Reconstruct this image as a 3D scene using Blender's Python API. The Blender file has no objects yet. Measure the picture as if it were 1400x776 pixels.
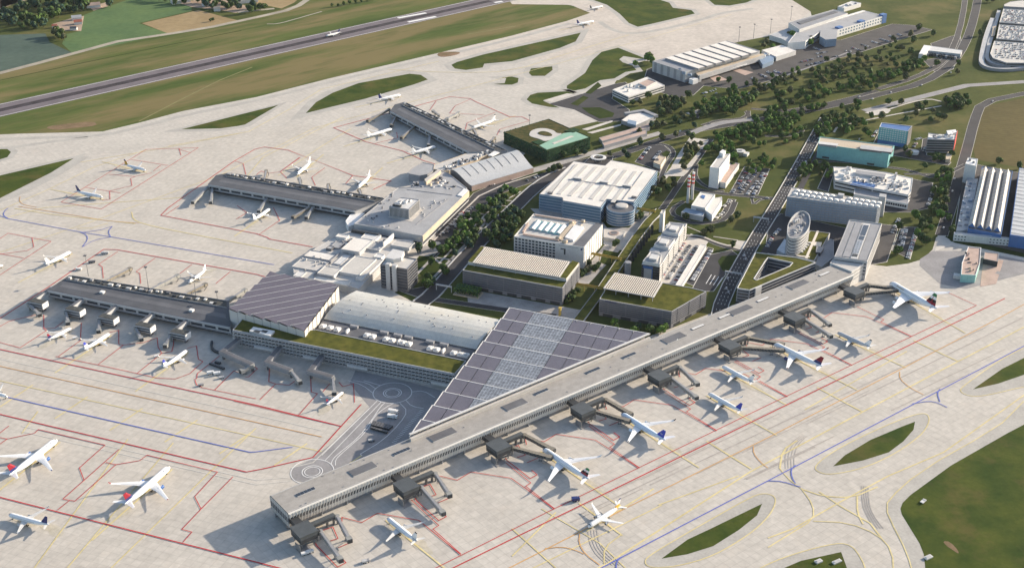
import bpy, math, random
from mathutils import Vector, Matrix
random.seed(11)
S = bpy.context.scene
C = S.collection

# ------------------------------------------------------------------ camera
H, FPX, IW, IH = 640.0, 1720.0, 1400.0, 776.0
TH = math.atan(878.0 / FPX)
cam = bpy.data.objects.new('camera', bpy.data.cameras.new('camera'))
C.objects.link(cam)
cam.location = (0, 0, H)
cam.rotation_euler = (math.pi / 2 - TH, 0, 0)
cam.data.sensor_width = 36.0
cam.data.lens = 36.0 * FPX / IW
cam.data.clip_start = 5.0
cam.data.clip_end = 30000.0
S.camera = cam

# ------------------------------------------------------------------ sky, sun, exposure
SUN_AZ, SUN_EL = 29.0, 18.0
w = bpy.data.worlds.new('World'); S.world = w; w.use_nodes = True
nt = w.node_tree
sky = nt.nodes.new('ShaderNodeTexSky'); sky.sky_type = 'NISHITA'; sky.sun_disc = False
sky.sun_elevation = math.radians(SUN_EL); sky.sun_rotation = math.radians(90 - SUN_AZ)
sky.altitude = 300; sky.air_density = 1.0; sky.dust_density = 2.0; sky.ozone_density = 1.0
bg = nt.nodes['Background']; bg.inputs['Strength'].default_value = 0.115
nt.links.new(sky.outputs[0], bg.inputs[0])
sun = bpy.data.objects.new('sun', bpy.data.lights.new('sun', 'SUN')); C.objects.link(sun)
sun.data.energy = 4.4; sun.data.angle = math.radians(0.55); sun.data.color = (1.0, 0.87, 0.70)
_e, _a = math.radians(SUN_EL), math.radians(SUN_AZ)
sd = Vector((math.cos(_e) * math.cos(_a), math.cos(_e) * math.sin(_a), math.sin(_e)))
sun.rotation_euler = (-sd).to_track_quat('-Z', 'Y').to_euler()
S.view_settings.view_transform = 'Standard'; S.view_settings.look = 'None'
S.view_settings.exposure = 1.13; S.view_settings.gamma = 1.0; S.view_settings.use_curve_mapping = False
S.render.engine = 'CYCLES'
S.cycles.max_bounces = 4; S.cycles.diffuse_bounces = 2; S.cycles.glossy_bounces = 2
S.cycles.transparent_max_bounces = 4; S.cycles.volume_bounces = 0

# ------------------------------------------------------------------ photo pixel -> place on the ground (or at height z)
def ray(px, py):
    x = (px - IW / 2) / FPX; y = (IH / 2 - py) / FPX
    return (x, math.cos(TH) + y * math.sin(TH), -math.sin(TH) + y * math.cos(TH))
def G(px, py, z=0.0):
    d = ray(px, py); t = (H - z) / -d[2]
    return Vector((d[0] * t, d[1] * t))
def zm(x0, y0, s, *pts):                    # points read off an enlarged crop
    return [(x0 + x / s, y0 + y / s) for x, y in pts]
def az(a): a = math.radians(a); return Vector((math.cos(a), math.sin(a)))

# ------------------------------------------------------------------ materials
M = {}
def mat(key, col, rough=0.8, var=0.0, scale=0.05, metal=0.0, spec=0.3, col2=None, detail=6.0, bump=0.0, wear=None, joints=None, stripes=None, stretch=None):
    m = bpy.data.materials.new(key); m.use_nodes = True; M[key] = m
    n = m.node_tree.nodes; l = m.node_tree.links; b = n['Principled BSDF']
    b.inputs['Roughness'].default_value = rough; b.inputs['Metallic'].default_value = metal
    b.inputs['Specular IOR Level'].default_value = spec
    c = tuple(col) + (1,)
    b.inputs['Base Color'].default_value = c
    geo = None
    def pos():
        nonlocal geo
        if geo is None:
            geo = n.new('ShaderNodeNewGeometry').outputs['Position']
            if stretch:
                mp0 = n.new('ShaderNodeMapping'); mp0.vector_type = 'TEXTURE'; mp0.inputs['Rotation'].default_value = (0, 0, math.radians(stretch[0])); mp0.inputs['Scale'].default_value = (stretch[1], 1, 1)
                l.new(geo, mp0.inputs[0]); geo = mp0.outputs[0]
        return geo
    out = None
    def noise(sc, det=detail, rg=0.55):
        t = n.new('ShaderNodeTexNoise'); t.inputs['Scale'].default_value = sc; t.inputs['Detail'].default_value = det
        t.inputs['Roughness'].default_value = rg
        l.new(pos(), t.inputs['Vector']); return t.outputs[0]
    def ramp(src, a, b_, ca, cb):
        r = n.new('ShaderNodeValToRGB'); r.color_ramp.elements[0].position = a; r.color_ramp.elements[1].position = b_
        r.color_ramp.elements[0].color = ca; r.color_ramp.elements[1].color = cb
        l.new(src, r.inputs[0]); return r.outputs[0]
    def mix(mode, f, a, b_):
        x = n.new('ShaderNodeMix'); x.data_type = 'RGBA'; x.blend_type = mode
        for s, v in ((x.inputs[0], f), (x.inputs[6], a), (x.inputs[7], b_)):
            if hasattr(v, 'is_linked'): l.new(v, s)
            else: s.default_value = v
        return x.outputs[2]
    if var or col2:
        c2 = tuple(col2) + (1,) if col2 else tuple(v * (1 - var) for v in col) + (1,)
        c1 = c if col2 else tuple(min(1, v * (1 + var)) for v in col) + (1,)
        out = ramp(noise(scale), 0.36, 0.64, c2, c1)
        out = mix('MULTIPLY', 0.5, out, ramp(noise(scale * 9, 4), 0.3, 0.75, (0.72, 0.72, 0.72, 1), (1.15, 1.15, 1.15, 1)))
    if wear:
        for colr, sc, lo, hi, amt in wear:
            f = ramp(noise(sc, 8, 0.65), lo, hi, (0, 0, 0, 1), (amt, amt, amt, 1))
            out = mix('MIX', f, out if out is not None else c, tuple(colr) + (1,))
    if joints or stripes:
        bw, bh, mort, rot, dark = joints or stripes
        mp = n.new('ShaderNodeMapping'); mp.inputs['Rotation'].default_value = (0, 0, math.radians(-rot)); l.new(pos(), mp.inputs[0])
        t = n.new('ShaderNodeTexBrick'); t.offset = 0.0; t.inputs['Scale'].default_value = 1.0
        t.inputs['Brick Width'].default_value = bw; t.inputs['Row Height'].default_value = bh; t.inputs['Mortar Size'].default_value = mort
        t.inputs['Color1'].default_value = (1, 1, 1, 1); t.inputs['Color2'].default_value = (0.925, 0.925, 0.925, 1) if joints else (1, 1, 1, 1)
        t.inputs['Mortar'].default_value = (dark, dark, dark, 1)
        l.new(mp.outputs[0], t.inputs[0])
        out = mix('MULTIPLY', 1.0, out if out is not None else c, t.outputs[0])
    if out is not None: l.new(out, b.inputs['Base Color'])
    if bump:
        bp = n.new('ShaderNodeBump'); bp.inputs['Strength'].default_value = bump; bp.inputs['Distance'].default_value = 1.0
        l.new(noise(0.4, 5), bp.inputs['Height']); l.new(bp.outputs[0], b.inputs['Normal'])
    return m

# ground
mat('meadow', (0.092, 0.100, 0.030), 0.95, col2=(0.056, 0.072, 0.019), scale=0.012, spec=0.05, wear=[((0.17, 0.13, 0.06), 0.006, 0.52, 0.72, 0.75), ((0.045, 0.065, 0.018), 0.02, 0.55, 0.7, 0.7)])
mat('airfield_grass', (0.098, 0.120, 0.034), 0.95, col2=(0.060, 0.090, 0.022), scale=0.014, spec=0.05, wear=[((0.185, 0.145, 0.068), 0.011, 0.43, 0.58, 0.85), ((0.05, 0.075, 0.02), 0.025, 0.55, 0.72, 0.7)], stretch=(41, 5))
mat('lawn', (0.038, 0.056, 0.012), 0.95, col2=(0.024, 0.038, 0.008), scale=0.03, spec=0.05, wear=[((0.10, 0.09, 0.035), 0.015, 0.55, 0.75, 0.6)])
mat('island_grass', (0.070, 0.086, 0.017), 0.95, col2=(0.032, 0.056, 0.011), scale=0.03, spec=0.05, wear=[((0.125, 0.095, 0.035), 0.02, 0.52, 0.70, 0.65), ((0.03, 0.045, 0.012), 0.08, 0.58, 0.72, 0.5)])
mat('dark_crop', (0.085, 0.118, 0.095), 0.95, col2=(0.065, 0.095, 0.078), scale=0.01, spec=0.05)  # crop colour lifted so that it carries the far haze
mat('green_crop', (0.11, 0.165, 0.065), 0.95, col2=(0.085, 0.14, 0.06), scale=0.012, spec=0.05)
mat('ripe_crop', (0.33, 0.25, 0.14), 0.95, col2=(0.26, 0.19, 0.10), scale=0.01, spec=0.05)
mat('bare_soil', (0.40, 0.31, 0.24), 0.95, col2=(0.32, 0.24, 0.18), scale=0.02, spec=0.05)
mat('red_soil', (0.26, 0.175, 0.115), 0.95, col2=(0.15, 0.11, 0.06), scale=0.05, spec=0.05)
mat('stubble', (0.13, 0.105, 0.045), 0.95, col2=(0.10, 0.085, 0.035), scale=0.01, spec=0.05, stripes=(9, 400, 0.8, 70, 0.88))
mat('concrete_slabs', (0.50, 0.465, 0.415), 0.85, var=0.05, scale=0.02, spec=0.2,
    wear=[((0.40, 0.365, 0.335), 0.012, 0.54, 0.78, 0.3), ((0.57, 0.505, 0.425), 0.05, 0.55, 0.75, 0.45), ((0.36, 0.335, 0.32), 0.16, 0.62, 0.78, 0.25)],
    joints=(7.5, 7.5, 0.2, 38, 0.80))
mat('concrete_left', (0.50, 0.462, 0.408), 0.85, var=0.05, scale=0.02, spec=0.2,
    wear=[((0.40, 0.36, 0.33), 0.014, 0.54, 0.78, 0.28), ((0.57, 0.50, 0.42), 0.05, 0.55, 0.75, 0.45), ((0.37, 0.34, 0.32), 0.16, 0.62, 0.78, 0.22)], joints=(7.5, 7.5, 0.2, 69, 0.80))
mat('shoulder', (0.40, 0.38, 0.345), 0.9, var=0.08, scale=0.05, spec=0.2)
mat('far_concrete', (0.52, 0.465, 0.405), 0.85, var=0.07, scale=0.015, spec=0.2, joints=(10, 10, 0.1, 41, 0.9))
mat('runway', (0.155, 0.135, 0.145), 0.9, var=0.12, scale=0.03, spec=0.2)
mat('dry_grass', (0.20, 0.185, 0.075), 0.95, var=0.15, scale=0.05)
mat('rubber', (0.042, 0.035, 0.040), 0.9, var=0.35, scale=0.08, spec=0.2)
mat('rubber_thin', (0.37, 0.34, 0.31), 0.9, var=0.1, scale=0.1, spec=0.2)
mat('asphalt', (0.046, 0.045, 0.049), 0.9, var=0.18, scale=0.04, spec=0.25)
mat('asphalt_light', (0.064, 0.060, 0.060), 0.9, var=0.15, scale=0.04, spec=0.25)
mat('asphalt_grey', (0.27, 0.26, 0.26), 0.9, var=0.1, scale=0.05, spec=0.25)
mat('paving', (0.36, 0.34, 0.32), 0.85, var=0.12, scale=0.08, joints=(3, 3, 0.08, 69, 0.85))
mat('pale_paving', (0.52, 0.48, 0.43), 0.85, var=0.1, scale=0.08)
mat('dirt_road', (0.33, 0.295, 0.235), 0.95, var=0.15, scale=0.03)
mat('paint_red', (0.45, 0.022, 0.03), 0.7, var=0.1, scale=0.05); mat('paint_blue', (0.10, 0.13, 0.42), 0.7)
mat('paint_orange', (0.56, 0.31, 0.11), 0.7, var=0.1, scale=0.05); mat('stand_stain', (0.45, 0.41, 0.335), 0.85, var=0.12, scale=0.2); mat('paint_yellow', (0.58, 0.49, 0.25), 0.8, var=0.14, scale=0.04)
mat('paint_white', (0.72, 0.71, 0.69), 0.7, var=0.06, scale=0.1); mat('paint_pale', (0.58, 0.55, 0.49), 0.8, var=0.06, scale=0.1)
# buildings
mat('white', (0.72, 0.71, 0.69), 0.6, var=0.05, scale=0.08); mat('white_roof', (0.70, 0.66, 0.60), 0.7, var=0.06, scale=0.05, wear=[((0.5, 0.46, 0.41), 0.06, 0.55, 0.75, 0.4)])
mat('cream_roof', (0.52, 0.495, 0.455), 0.7, var=0.06, scale=0.06)
mat('off_white', (0.58, 0.57, 0.55), 0.65, var=0.06, scale=0.07, wear=[((0.4, 0.39, 0.37), 0.1, 0.55, 0.8, 0.4)])
mat('light_grey', (0.42, 0.42, 0.42), 0.65, var=0.07, scale=0.07); mat('mid_grey', (0.27, 0.27, 0.28), 0.65, var=0.08, scale=0.08)
mat('dark_grey', (0.12, 0.12, 0.128), 0.6, var=0.12, scale=0.06); mat('charcoal', (0.045, 0.048, 0.052), 0.5, var=0.15, scale=0.2)
mat('roof_grey', (0.34, 0.34, 0.345), 0.75, var=0.09, scale=0.06, wear=[((0.22, 0.22, 0.23), 0.03, 0.5, 0.75, 0.5)])
mat('roof_pale', (0.50, 0.475, 0.44), 0.75, var=0.07, scale=0.1, wear=[((0.38, 0.36, 0.34), 0.05, 0.52, 0.75, 0.45)])
mat('pier_roof', (0.335, 0.315, 0.29), 0.75, var=0.08, scale=0.15, wear=[((0.27, 0.255, 0.237), 0.03, 0.5, 0.75, 0.5)], joints=(12, 2.5, 0.06, 37.5, 0.9))
mat('membrane_dark', (0.085, 0.088, 0.098), 0.7, var=0.12, scale=0.06)
mat('gravel_dark', (0.065, 0.068, 0.066), 0.9, var=0.3, scale=0.3)
mat('metal_roof', (0.50, 0.50, 0.49), 0.45, var=0.05, scale=0.05, metal=0.2, stripes=(400, 2.0, 0.08, 69, 0.82))
mat('vault_roof', (0.52, 0.51, 0.47), 0.5, var=0.06, scale=0.04, metal=0.1, stripes=(2.2, 400, 0.10, -21, 0.84), wear=[((0.58, 0.52, 0.40), 0.03, 0.5, 0.7, 0.5)])
mat('sedum', (0.112, 0.110, 0.024), 0.95, col2=(0.062, 0.068, 0.016), scale=0.12, spec=0.05, wear=[((0.16, 0.12, 0.04), 0.05, 0.55, 0.75, 0.5)])
mat('moss_brown', (0.105, 0.085, 0.035), 0.95, col2=(0.045, 0.055, 0.02), scale=0.15, spec=0.05)
mat('ivy_green', (0.035, 0.075, 0.035), 0.95, col2=(0.02, 0.045, 0.024), scale=0.25, spec=0.05)
mat('mint_roof', (0.25, 0.42, 0.31), 0.6, var=0.06, scale=0.05)
mat('teal', (0.16, 0.37, 0.38), 0.55, var=0.06, scale=0.05); mat('teal_pale', (0.27, 0.50, 0.46), 0.55, var=0.05, scale=0.05)
mat('blue_panel', (0.065, 0.15, 0.35), 0.5, var=0.08, scale=0.1); mat('blue_grey', (0.20, 0.27, 0.36), 0.5, var=0.06, scale=0.08)
mat('brick_pink', (0.42, 0.31, 0.26), 0.85, var=0.1, scale=0.1); mat('sand', (0.50, 0.415, 0.31), 0.8, var=0.08, scale=0.06)
mat('red_paint', (0.50, 0.06, 0.05), 0.6); mat('slate', (0.080, 0.088, 0.092), 0.5, var=0.1, scale=0.2); mat('ochre', (0.42, 0.31, 0.075), 0.6, var=0.08, scale=0.1); mat('house_red', (0.36, 0.12, 0.08), 0.85, var=0.1, scale=0.1)
mat('glass_dark', (0.035, 0.042, 0.055), 0.18, spec=0.6); mat('glass_blue', (0.06, 0.13, 0.21), 0.15, spec=0.7); mat('glass_pale', (0.30, 0.36, 0.42), 0.2, spec=0.6, var=0.08, scale=0.2)
mat('glass_teal', (0.16, 0.26, 0.29), 0.2, spec=0.6)
mat('solar', (0.165, 0.150, 0.172), 0.32, spec=0.5, var=0.06, scale=0.05, stripes=(1.0, 1.7, 0.05, 69, 0.6))
mat('solar_left', (0.155, 0.138, 0.162), 0.32, spec=0.5, var=0.06, scale=0.05, stripes=(1.7, 1.0, 0.05, 23, 0.65))
mat('skylight_glass', (0.19, 0.20, 0.215), 0.25, spec=0.5, var=0.25, scale=0.25, stripes=(4.6, 3.0, 0.42, 69, 1.6))
mat('fin_panel', (0.60, 0.585, 0.55), 0.45, metal=0.1, spec=0.5); mat('fin_glass', (0.11, 0.115, 0.125), 0.25, spec=0.6)
mat('louvre_grey', (0.165, 0.168, 0.185), 0.6, var=0.05, scale=0.1); mat('louvre_dark', (0.070, 0.073, 0.085), 0.6, var=0.1, scale=0.1)
mat('slat_cream', (0.66, 0.60, 0.52), 0.6, var=0.04, scale=0.2)
# aircraft and vehicles
mat('plane_white', (0.80, 0.80, 0.79), 0.32, spec=0.5, var=0.02, scale=0.3); mat('plane_grey', (0.50, 0.50, 0.50), 0.35, spec=0.5, var=0.04, scale=0.3)
mat('plane_wing', (0.62, 0.61, 0.58), 0.4, spec=0.5, var=0.04, scale=0.3); mat('plane_silver', (0.45, 0.45, 0.46), 0.35, spec=0.5, metal=0.3)
mat('plane_palesky', (0.68, 0.75, 0.82), 0.32, spec=0.5, var=0.02, scale=0.3)
mat('navy', (0.018, 0.028, 0.13), 0.35, spec=0.5); mat('royal', (0.03, 0.05, 0.38), 0.35, spec=0.5); mat('black', (0.012, 0.012, 0.014), 0.5); mat('fin_red', (0.26, 0.011, 0.024), 0.35, spec=0.5)
mat('fin_maroon', (0.20, 0.02, 0.03), 0.35); mat('fin_green', (0.015, 0.16, 0.06), 0.35); mat('gold', (0.62, 0.33, 0.04), 0.4); mat('text_gold', (0.50, 0.36, 0.16), 0.5)
mat('engine_blue', (0.03, 0.10, 0.30), 0.35); mat('rubber_tyre', (0.015, 0.015, 0.016), 0.8); mat('bridge_grey', (0.27, 0.27, 0.255), 0.55, var=0.12, scale=0.3); mat('bridge_brown', (0.20, 0.18, 0.145), 0.55, var=0.15, scale=0.4)
mat('steel', (0.24, 0.24, 0.24), 0.5, metal=0.3)
for k, c in (('car_white', (0.72, 0.72, 0.71)), ('car_silver', (0.42, 0.43, 0.45)), ('car_black', (0.02, 0.02, 0.024)), ('car_blue', (0.05, 0.10, 0.26)), ('car_red', (0.34, 0.03, 0.03)), ('car_grey', (0.16, 0.165, 0.175))):
    mat(k, c, 0.3, spec=0.5)
# plants
mat('bark', (0.085, 0.062, 0.042), 0.9, var=0.2, scale=1.0)
for k, c in (('leaf_dark', (0.052, 0.080, 0.026)), ('leaf_mid', (0.070, 0.122, 0.026)), ('leaf_bright', (0.100, 0.182, 0.030)), ('leaf_olive', (0.098, 0.100, 0.044)), ('leaf_blue', (0.038, 0.080, 0.055))):
    mat(k, c, 0.8, var=0.35, scale=0.35, spec=0.15)

# ------------------------------------------------------------------ mesh builder
class MB:
    def __init__(s): s.v = []; s.f = []; s.m = []
    def poly(s, pts, m):
        i = len(s.v); s.v += [tuple(p) for p in pts]; s.f.append(tuple(range(i, i + len(pts)))); s.m.append(m); return s
    def prism(s, pts, z0, z1, m, top=None, bottom=False):
        pts = ccw(pts); n = len(pts)
        for i in range(n):
            a, b = pts[i], pts[(i + 1) % n]
            s.poly([(a[0], a[1], z0), (b[0], b[1], z0), (b[0], b[1], z1), (a[0], a[1], z1)], m)
        if top: s.poly([(p[0], p[1], z1) for p in pts], top)
        if bottom: s.poly([(p[0], p[1], z0) for p in reversed(pts)], m)
        return s
    def box(s, c, size, m, rot=0.0, top=None):           # c: centre of the base
        dx, dy = az(rot) * (size[0] / 2), az(rot + 90) * (size[1] / 2); c2 = Vector(c[:2]); z = c[2] if len(c) > 2 else 0
        return s.prism([c2 - dx - dy, c2 + dx - dy, c2 + dx + dy, c2 - dx + dy], z, z + size[2], m, top or m, True)
    def bar(s, p, q, wd, ht, m):                          # box-section member from p to q (3D), p and q on its centre line
        p, q = Vector(p), Vector(q); d = (q - p).normalized()
        side = d.cross(Vector((0, 0, 1)))
        if side.length < 1e-4: side = Vector((1, 0, 0))
        side.normalize(); up = side.cross(d); a, b = side * wd / 2, up * ht / 2
        r0 = [p - a - b, p + a - b, p + a + b, p - a + b]; r1 = [q - a - b, q + a - b, q + a + b, q - a + b]
        s.loft([r0, r1], m, True); return s
    def loft(s, rings, m, caps=True, mf=None):
        n = len(rings[0]); base = len(s.v)
        for r in rings: s.v += [tuple(p) for p in r]
        for k in range(len(rings) - 1):
            for i in range(n):
                j = (i + 1) % n
                s.f.append((base + k * n + i, base + k * n + j, base + (k + 1) * n + j, base + (k + 1) * n + i)); s.m.append(mf(k, i) if mf else m)
        if caps:
            s.f.append(tuple(base + i for i in reversed(range(n)))); s.m.append(mf(0, 0) if mf else m)
            s.f.append(tuple(base + (len(rings) - 1) * n + i for i in range(n))); s.m.append(mf(len(rings) - 2, 0) if mf else m)
        return s
    def tube(s, p, q, r0, r1, m, n=10):
        p, q = Vector(p), Vector(q); d = (q - p).normalized(); a = d.orthogonal().normalized(); b = d.cross(a)
        ring = lambda o, r: [o + (a * math.cos(t) + b * math.sin(t)) * r for t in [2 * math.pi * k / n for k in range(n)]]
        return s.loft([ring(p, r0), ring(q, r1)], m)
    def mesh(s, name, off=(0, 0, 0), smooth=False):
        me = bpy.data.meshes.new(name); ox, oy, oz = off
        me.from_pydata([(x - ox, y - oy, z - oz) for x, y, z in s.v], [], s.f)
        keys = []
        for k in s.m:
            if k not in keys: keys.append(k)
        for k in keys: me.materials.append(M[k])
        me.polygons.foreach_set('material_index', [keys.index(k) for k in s.m])
        if smooth: me.polygons.foreach_set('use_smooth', [True] * len(s.f))
        me.update(); return me
    def build(s, name, parent=None, world=True, smooth=False):
        if not s.f: return None
        if parent is None:
            xs, ys, zs = zip(*s.v); off = ((min(xs) + max(xs)) / 2, (min(ys) + max(ys)) / 2, min(zs))
            o = bpy.data.objects.new(name, s.mesh(name, off, smooth)); o.location = off
        else:
            off = tuple(parent['_org']) if world and '_org' in parent else (0, 0, 0)
            o = bpy.data.objects.new(name, s.mesh(name, off, smooth)); o.parent = parent
            o['_org'] = off
        C.objects.link(o); return o
def ccw(pts):
    pts = [Vector(p[:2]) for p in pts]
    a = sum(pts[i].x * pts[(i + 1) % len(pts)].y - pts[(i + 1) % len(pts)].x * pts[i].y for i in range(len(pts)))
    return pts if a > 0 else pts[::-1]
def inset(pts, d):
    pts = ccw(pts); n = len(pts); out = []
    for i in range(n):
        a, b, c = pts[i - 1], pts[i], pts[(i + 1) % n]
        n1 = Vector((-(b - a).y, (b - a).x)).normalized(); n2 = Vector((-(c - b).y, (c - b).x)).normalized()
        k = 1 + n1.dot(n2); out.append(b + (n1 + n2) * (d / max(k, 0.25)))
    return out
def tag(o, label=None, cat=None, group=None, kind=None):
    for k, v in (('label', label), ('category', cat), ('group', group), ('kind', kind)):
        if v: o[k] = v
    return o
def thing(name, label, cat, loc=(0, 0, 0), rot=0.0, group=None, world=True):
    o = bpy.data.objects.new(name, None); C.objects.link(o); o.location = loc; o.rotation_euler = (0, 0, math.radians(rot))
    o.empty_display_size = 2.0
    if world: o['_org'] = tuple(loc)
    return tag(o, label, cat, group)
def copy_tree(o, parent=None):
    c = o.copy(); C.objects.link(c)
    if parent: c.parent = parent
    for ch in KIDS.get(o.name, []): copy_tree(ch, c)
    return c
KIDS = {}
def kids_index():
    KIDS.clear()
    for o in bpy.data.objects:
        if o.parent: KIDS.setdefault(o.parent.name, []).append(o)
def sheet(name, polys, m, z, kind='structure'):
    mb = MB()
    for p in polys: mb.poly([(q.x, q.y, z) for q in ccw([G(*a) for a in p])], m)
    return tag(mb.build(name), kind=kind)
def strip(mb, pts, width, z, m, closed=False, bot=None):      # flat ribbon along a world polyline
    pts = [Vector(p[:2]) for p in pts]; n = len(pts); L = []; R = []
    for i in range(n):
        a = pts[i - 1] if (i > 0 or closed) else pts[i]; c = pts[(i + 1) % n] if (i < n - 1 or closed) else pts[i]
        d1 = (pts[i] - a).normalized() if (pts[i] - a).length > 1e-6 else None; d2 = (c - pts[i]).normalized() if (c - pts[i]).length > 1e-6 else None
        d1 = d1 or d2; d2 = d2 or d1
        n1 = Vector((-d1.y, d1.x)); n2 = Vector((-d2.y, d2.x)); k = max(0.35, 1 + n1.dot(n2)); nn = (n1 + n2) / k * (width / 2)
        L.append(pts[i] + nn); R.append(pts[i] - nn)
    for i in range(n if closed else n - 1):
        j = (i + 1) % n
        mb.poly([(R[i].x, R[i].y, z), (R[j].x, R[j].y, z), (L[j].x, L[j].y, z), (L[i].x, L[i].y, z)], m)
def smooth_line(pts, it=2):
    for _ in range(it):
        q = [pts[0]]
        for a, b in zip(pts, pts[1:]): q += [(a[0] * .75 + b[0] * .25, a[1] * .75 + b[1] * .25), (a[0] * .25 + b[0] * .75, a[1] * .25 + b[1] * .75)]
        pts = q + [pts[-1]]
    return pts
def smooth_ring(pts, it=2):
    for _ in range(it):
        q = []
        for a, b in zip(pts, pts[1:] + pts[:1]): q += [(a[0] * .75 + b[0] * .25, a[1] * .75 + b[1] * .25), (a[0] * .25 + b[0] * .75, a[1] * .25 + b[1] * .75)]
        pts = q
    return pts

# ================================================================== GROUND
mb = MB(); mb.poly([(-5000, -1500, 0), (5000, -1500, 0), (5000, 7000, 0), (-5000, 7000, 0)], 'meadow'); tag(mb.build('ground'), kind='structure')
Z1, Z2, Z3, Z4, Z5, Z6 = 0.05, 0.10, 0.15, 0.20, 0.26, 0.32
# grass strips on both sides of the runway
sheet('airfield_grass_ground', [[(-500, 190), (-500, 300), (0, 186), (25, 183), (140, 180), (190, 168), (250, 152), (350, 133), (450, 107.5), (525, 90), (600, 72.5), (700, 49), (775, 29), (800, 22), (830, 10), (790, -10), (900, -40), (640, -45), (425, 0), (350, 24), (235, 46), (160, 57), (105, 72), (50, 87), (0, 100)]], 'airfield_grass', 0.03)
# fields beyond the airfield
sheet('crop_field', [[(-300, 60), (0, 48), (62, 46), (68, 58), (100, 73), (0, 98), (-300, 160)]], 'dark_crop', Z1)
sheet('meadow_field', [[(112, 22), (130, 15), (175, 0), (262, 0), (262, 15), (190, 32), (230, 46), (180, 57), (100, 74), (85, 60), (90, 47), (110, 43)]], 'green_crop', Z1)
sheet('wheat_field', [[(194, 32), (272, 14), (312, 25), (325, 28), (322, 31), (232, 47)], [(350, 5), (385, 12), (402, 4), (420, -12), (350, -20)]], 'ripe_crop', Z1)
sheet('farmyard_ground', [[(72, 33), (95, 26), (115, 22), (111, 43), (92, 42), (80, 43)], [(0, 0), (38, -3), (20, 5), (0, 13)], [(-60, -30), (40, -28), (38, 0), (20, 5), (0, 12), (-60, 22)], [(122, 10), (150, 2), (147, 9), (128, 15)], [(236, 2), (300, -6), (345, 12), (322, 18), (300, 14), (262, 10)]], 'bare_soil', Z2)
mb = MB(); strip(mb, [G(*p) for p in [(-200, 136), (0, 100), (50, 87), (105, 72), (160, 57), (235, 46), (290, 37), (350, 24), (390, 15), (408, 8), (440, -14)]], 13, Z2, 'dirt_road')
strip(mb, [G(*p) for p in [(325, 17), (345, 15), (375, 12)]], 10, Z2 + .01, 'dirt_road'); strip(mb, [G(*p) for p in smooth_line([(365, 33), (380, 33), (405, 26), (440, 16)])], 4, Z2, 'dirt_road')
tag(mb.build('perimeter_track'), kind='structure')
mb = MB(); strip(mb, [G(*p) for p in [(-100, 130), (0, 110), (90, 91), (225, 63), (330, 42)]], 3.0, Z2, 'lawn'); strip(mb, [G(*p) for p in [(190, 166), (240, 140), (300, 110), (345, 92)]], 2.5, Z2, 'dry_grass'); strip(mb, [G(*p) for p in [(640, 47), (705, 36)]], 2.5, Z2, 'dry_grass')
tag(mb.build('grass_track'), kind='structure')
# runway: two straight edges
ra, rb_ = G(0, 142), G(635, 2.5); rd = (rb_ - ra).normalized(); rn = Vector((-rd.y, rd.x))
lo = G(0, 160); rw = abs((lo - ra).dot(rn)); rc = ra - rn * rw / 2
rp = lambda s, t: rc + rd * s + rn * t
mb = MB(); mb.poly([(*rp(-1500, -rw / 2), Z2), (*rp(3500, -rw / 2), Z2), (*rp(3500, rw / 2), Z2), (*rp(-1500, rw / 2), Z2)], 'runway'); tag(mb.build('runway'), kind='structure')
mb = MB()
for t, wd in ((4.2, 6.0), (-4.2, 5.4), (0, 2.4)): strip(mb, [rp(-1500, t), rp(980, t)], wd, Z3, 'rubber')
tag(mb.build('runway_tyre_marks'), kind='structure')
mb = MB()
for t in (-rw / 2 + 3, rw / 2 - 3): strip(mb, [rp(-1500, t), rp(3500, t)], 1.2, Z3, 'paint_white')
for a, b in (((544, 25), (582.5, 18)), ((558, 30.5), (596, 23)), ((676, 4), (687, 2.2))): strip(mb, [G(*a), G(*b)], 8.0, Z4, 'paint_white')
tag(mb.build('runway_markings'), kind='structure')
# concrete apron
sheet('apron', [[(-500, 300), (0, 184), (25, 183), (140, 180), (190, 168), (250, 152), (350, 133), (450, 107.5), (525, 90), (600, 72.5), (700, 49), (775, 29), (800, 22), (807, 18), (800, 13), (780, 7.5), (755, 4.5), (725, 4.5), (703, 5.5), (690, -8), (830, -40), (1000, -44), (1060, -14), (1108, 16), (1112, 30), (1075, 42), (1049, 50), (1012, 57), (980, 64), (900, 86), (885, 82), (860, 90), (843, 110), (830, 130), (800, 150), (817, 166), (790, 172), (740, 185), (700, 230), (640, 260), (620, 300), (590, 330), (560, 365), (540, 400), (600, 430), (690, 450), (860, 470), (900, 455), (1100, 380), (1150, 350), (1194, 352), (1194, 362), (1212, 364), (1242, 360), (1262, 354), (1275, 341), (1280, 324), (1293, 323), (1300, 330), (1400, 352), (1800, 430), (1800, 1100), (-500, 1100)]], 'concrete_slabs', Z1)
sheet('left_apron', [[(-500, 420), (0, 290), (100, 262), (150, 225), (250, 190), (420, 170), (560, 195), (600, 230), (480, 320), (400, 370), (330, 440), (500, 520), (600, 540), (560, 600), (430, 660), (380, 690), (330, 776), (300, 1000), (-500, 1000)]], 'concrete_left', Z1 + 0.03)
sheet('far_apron', [[(700, 6), (690, -8), (830, -40), (1000, -44), (1060, -14), (1108, 16), (1075, 40), (1012, 57), (900, 84), (885, 82), (845, 66), (822, 72), (770, 80), (700, 84), (640, 84), (600, 73), (700, 49), (775, 29), (807, 18), (780, 7)]], 'far_concrete', Z1 + 0.04)
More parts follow.
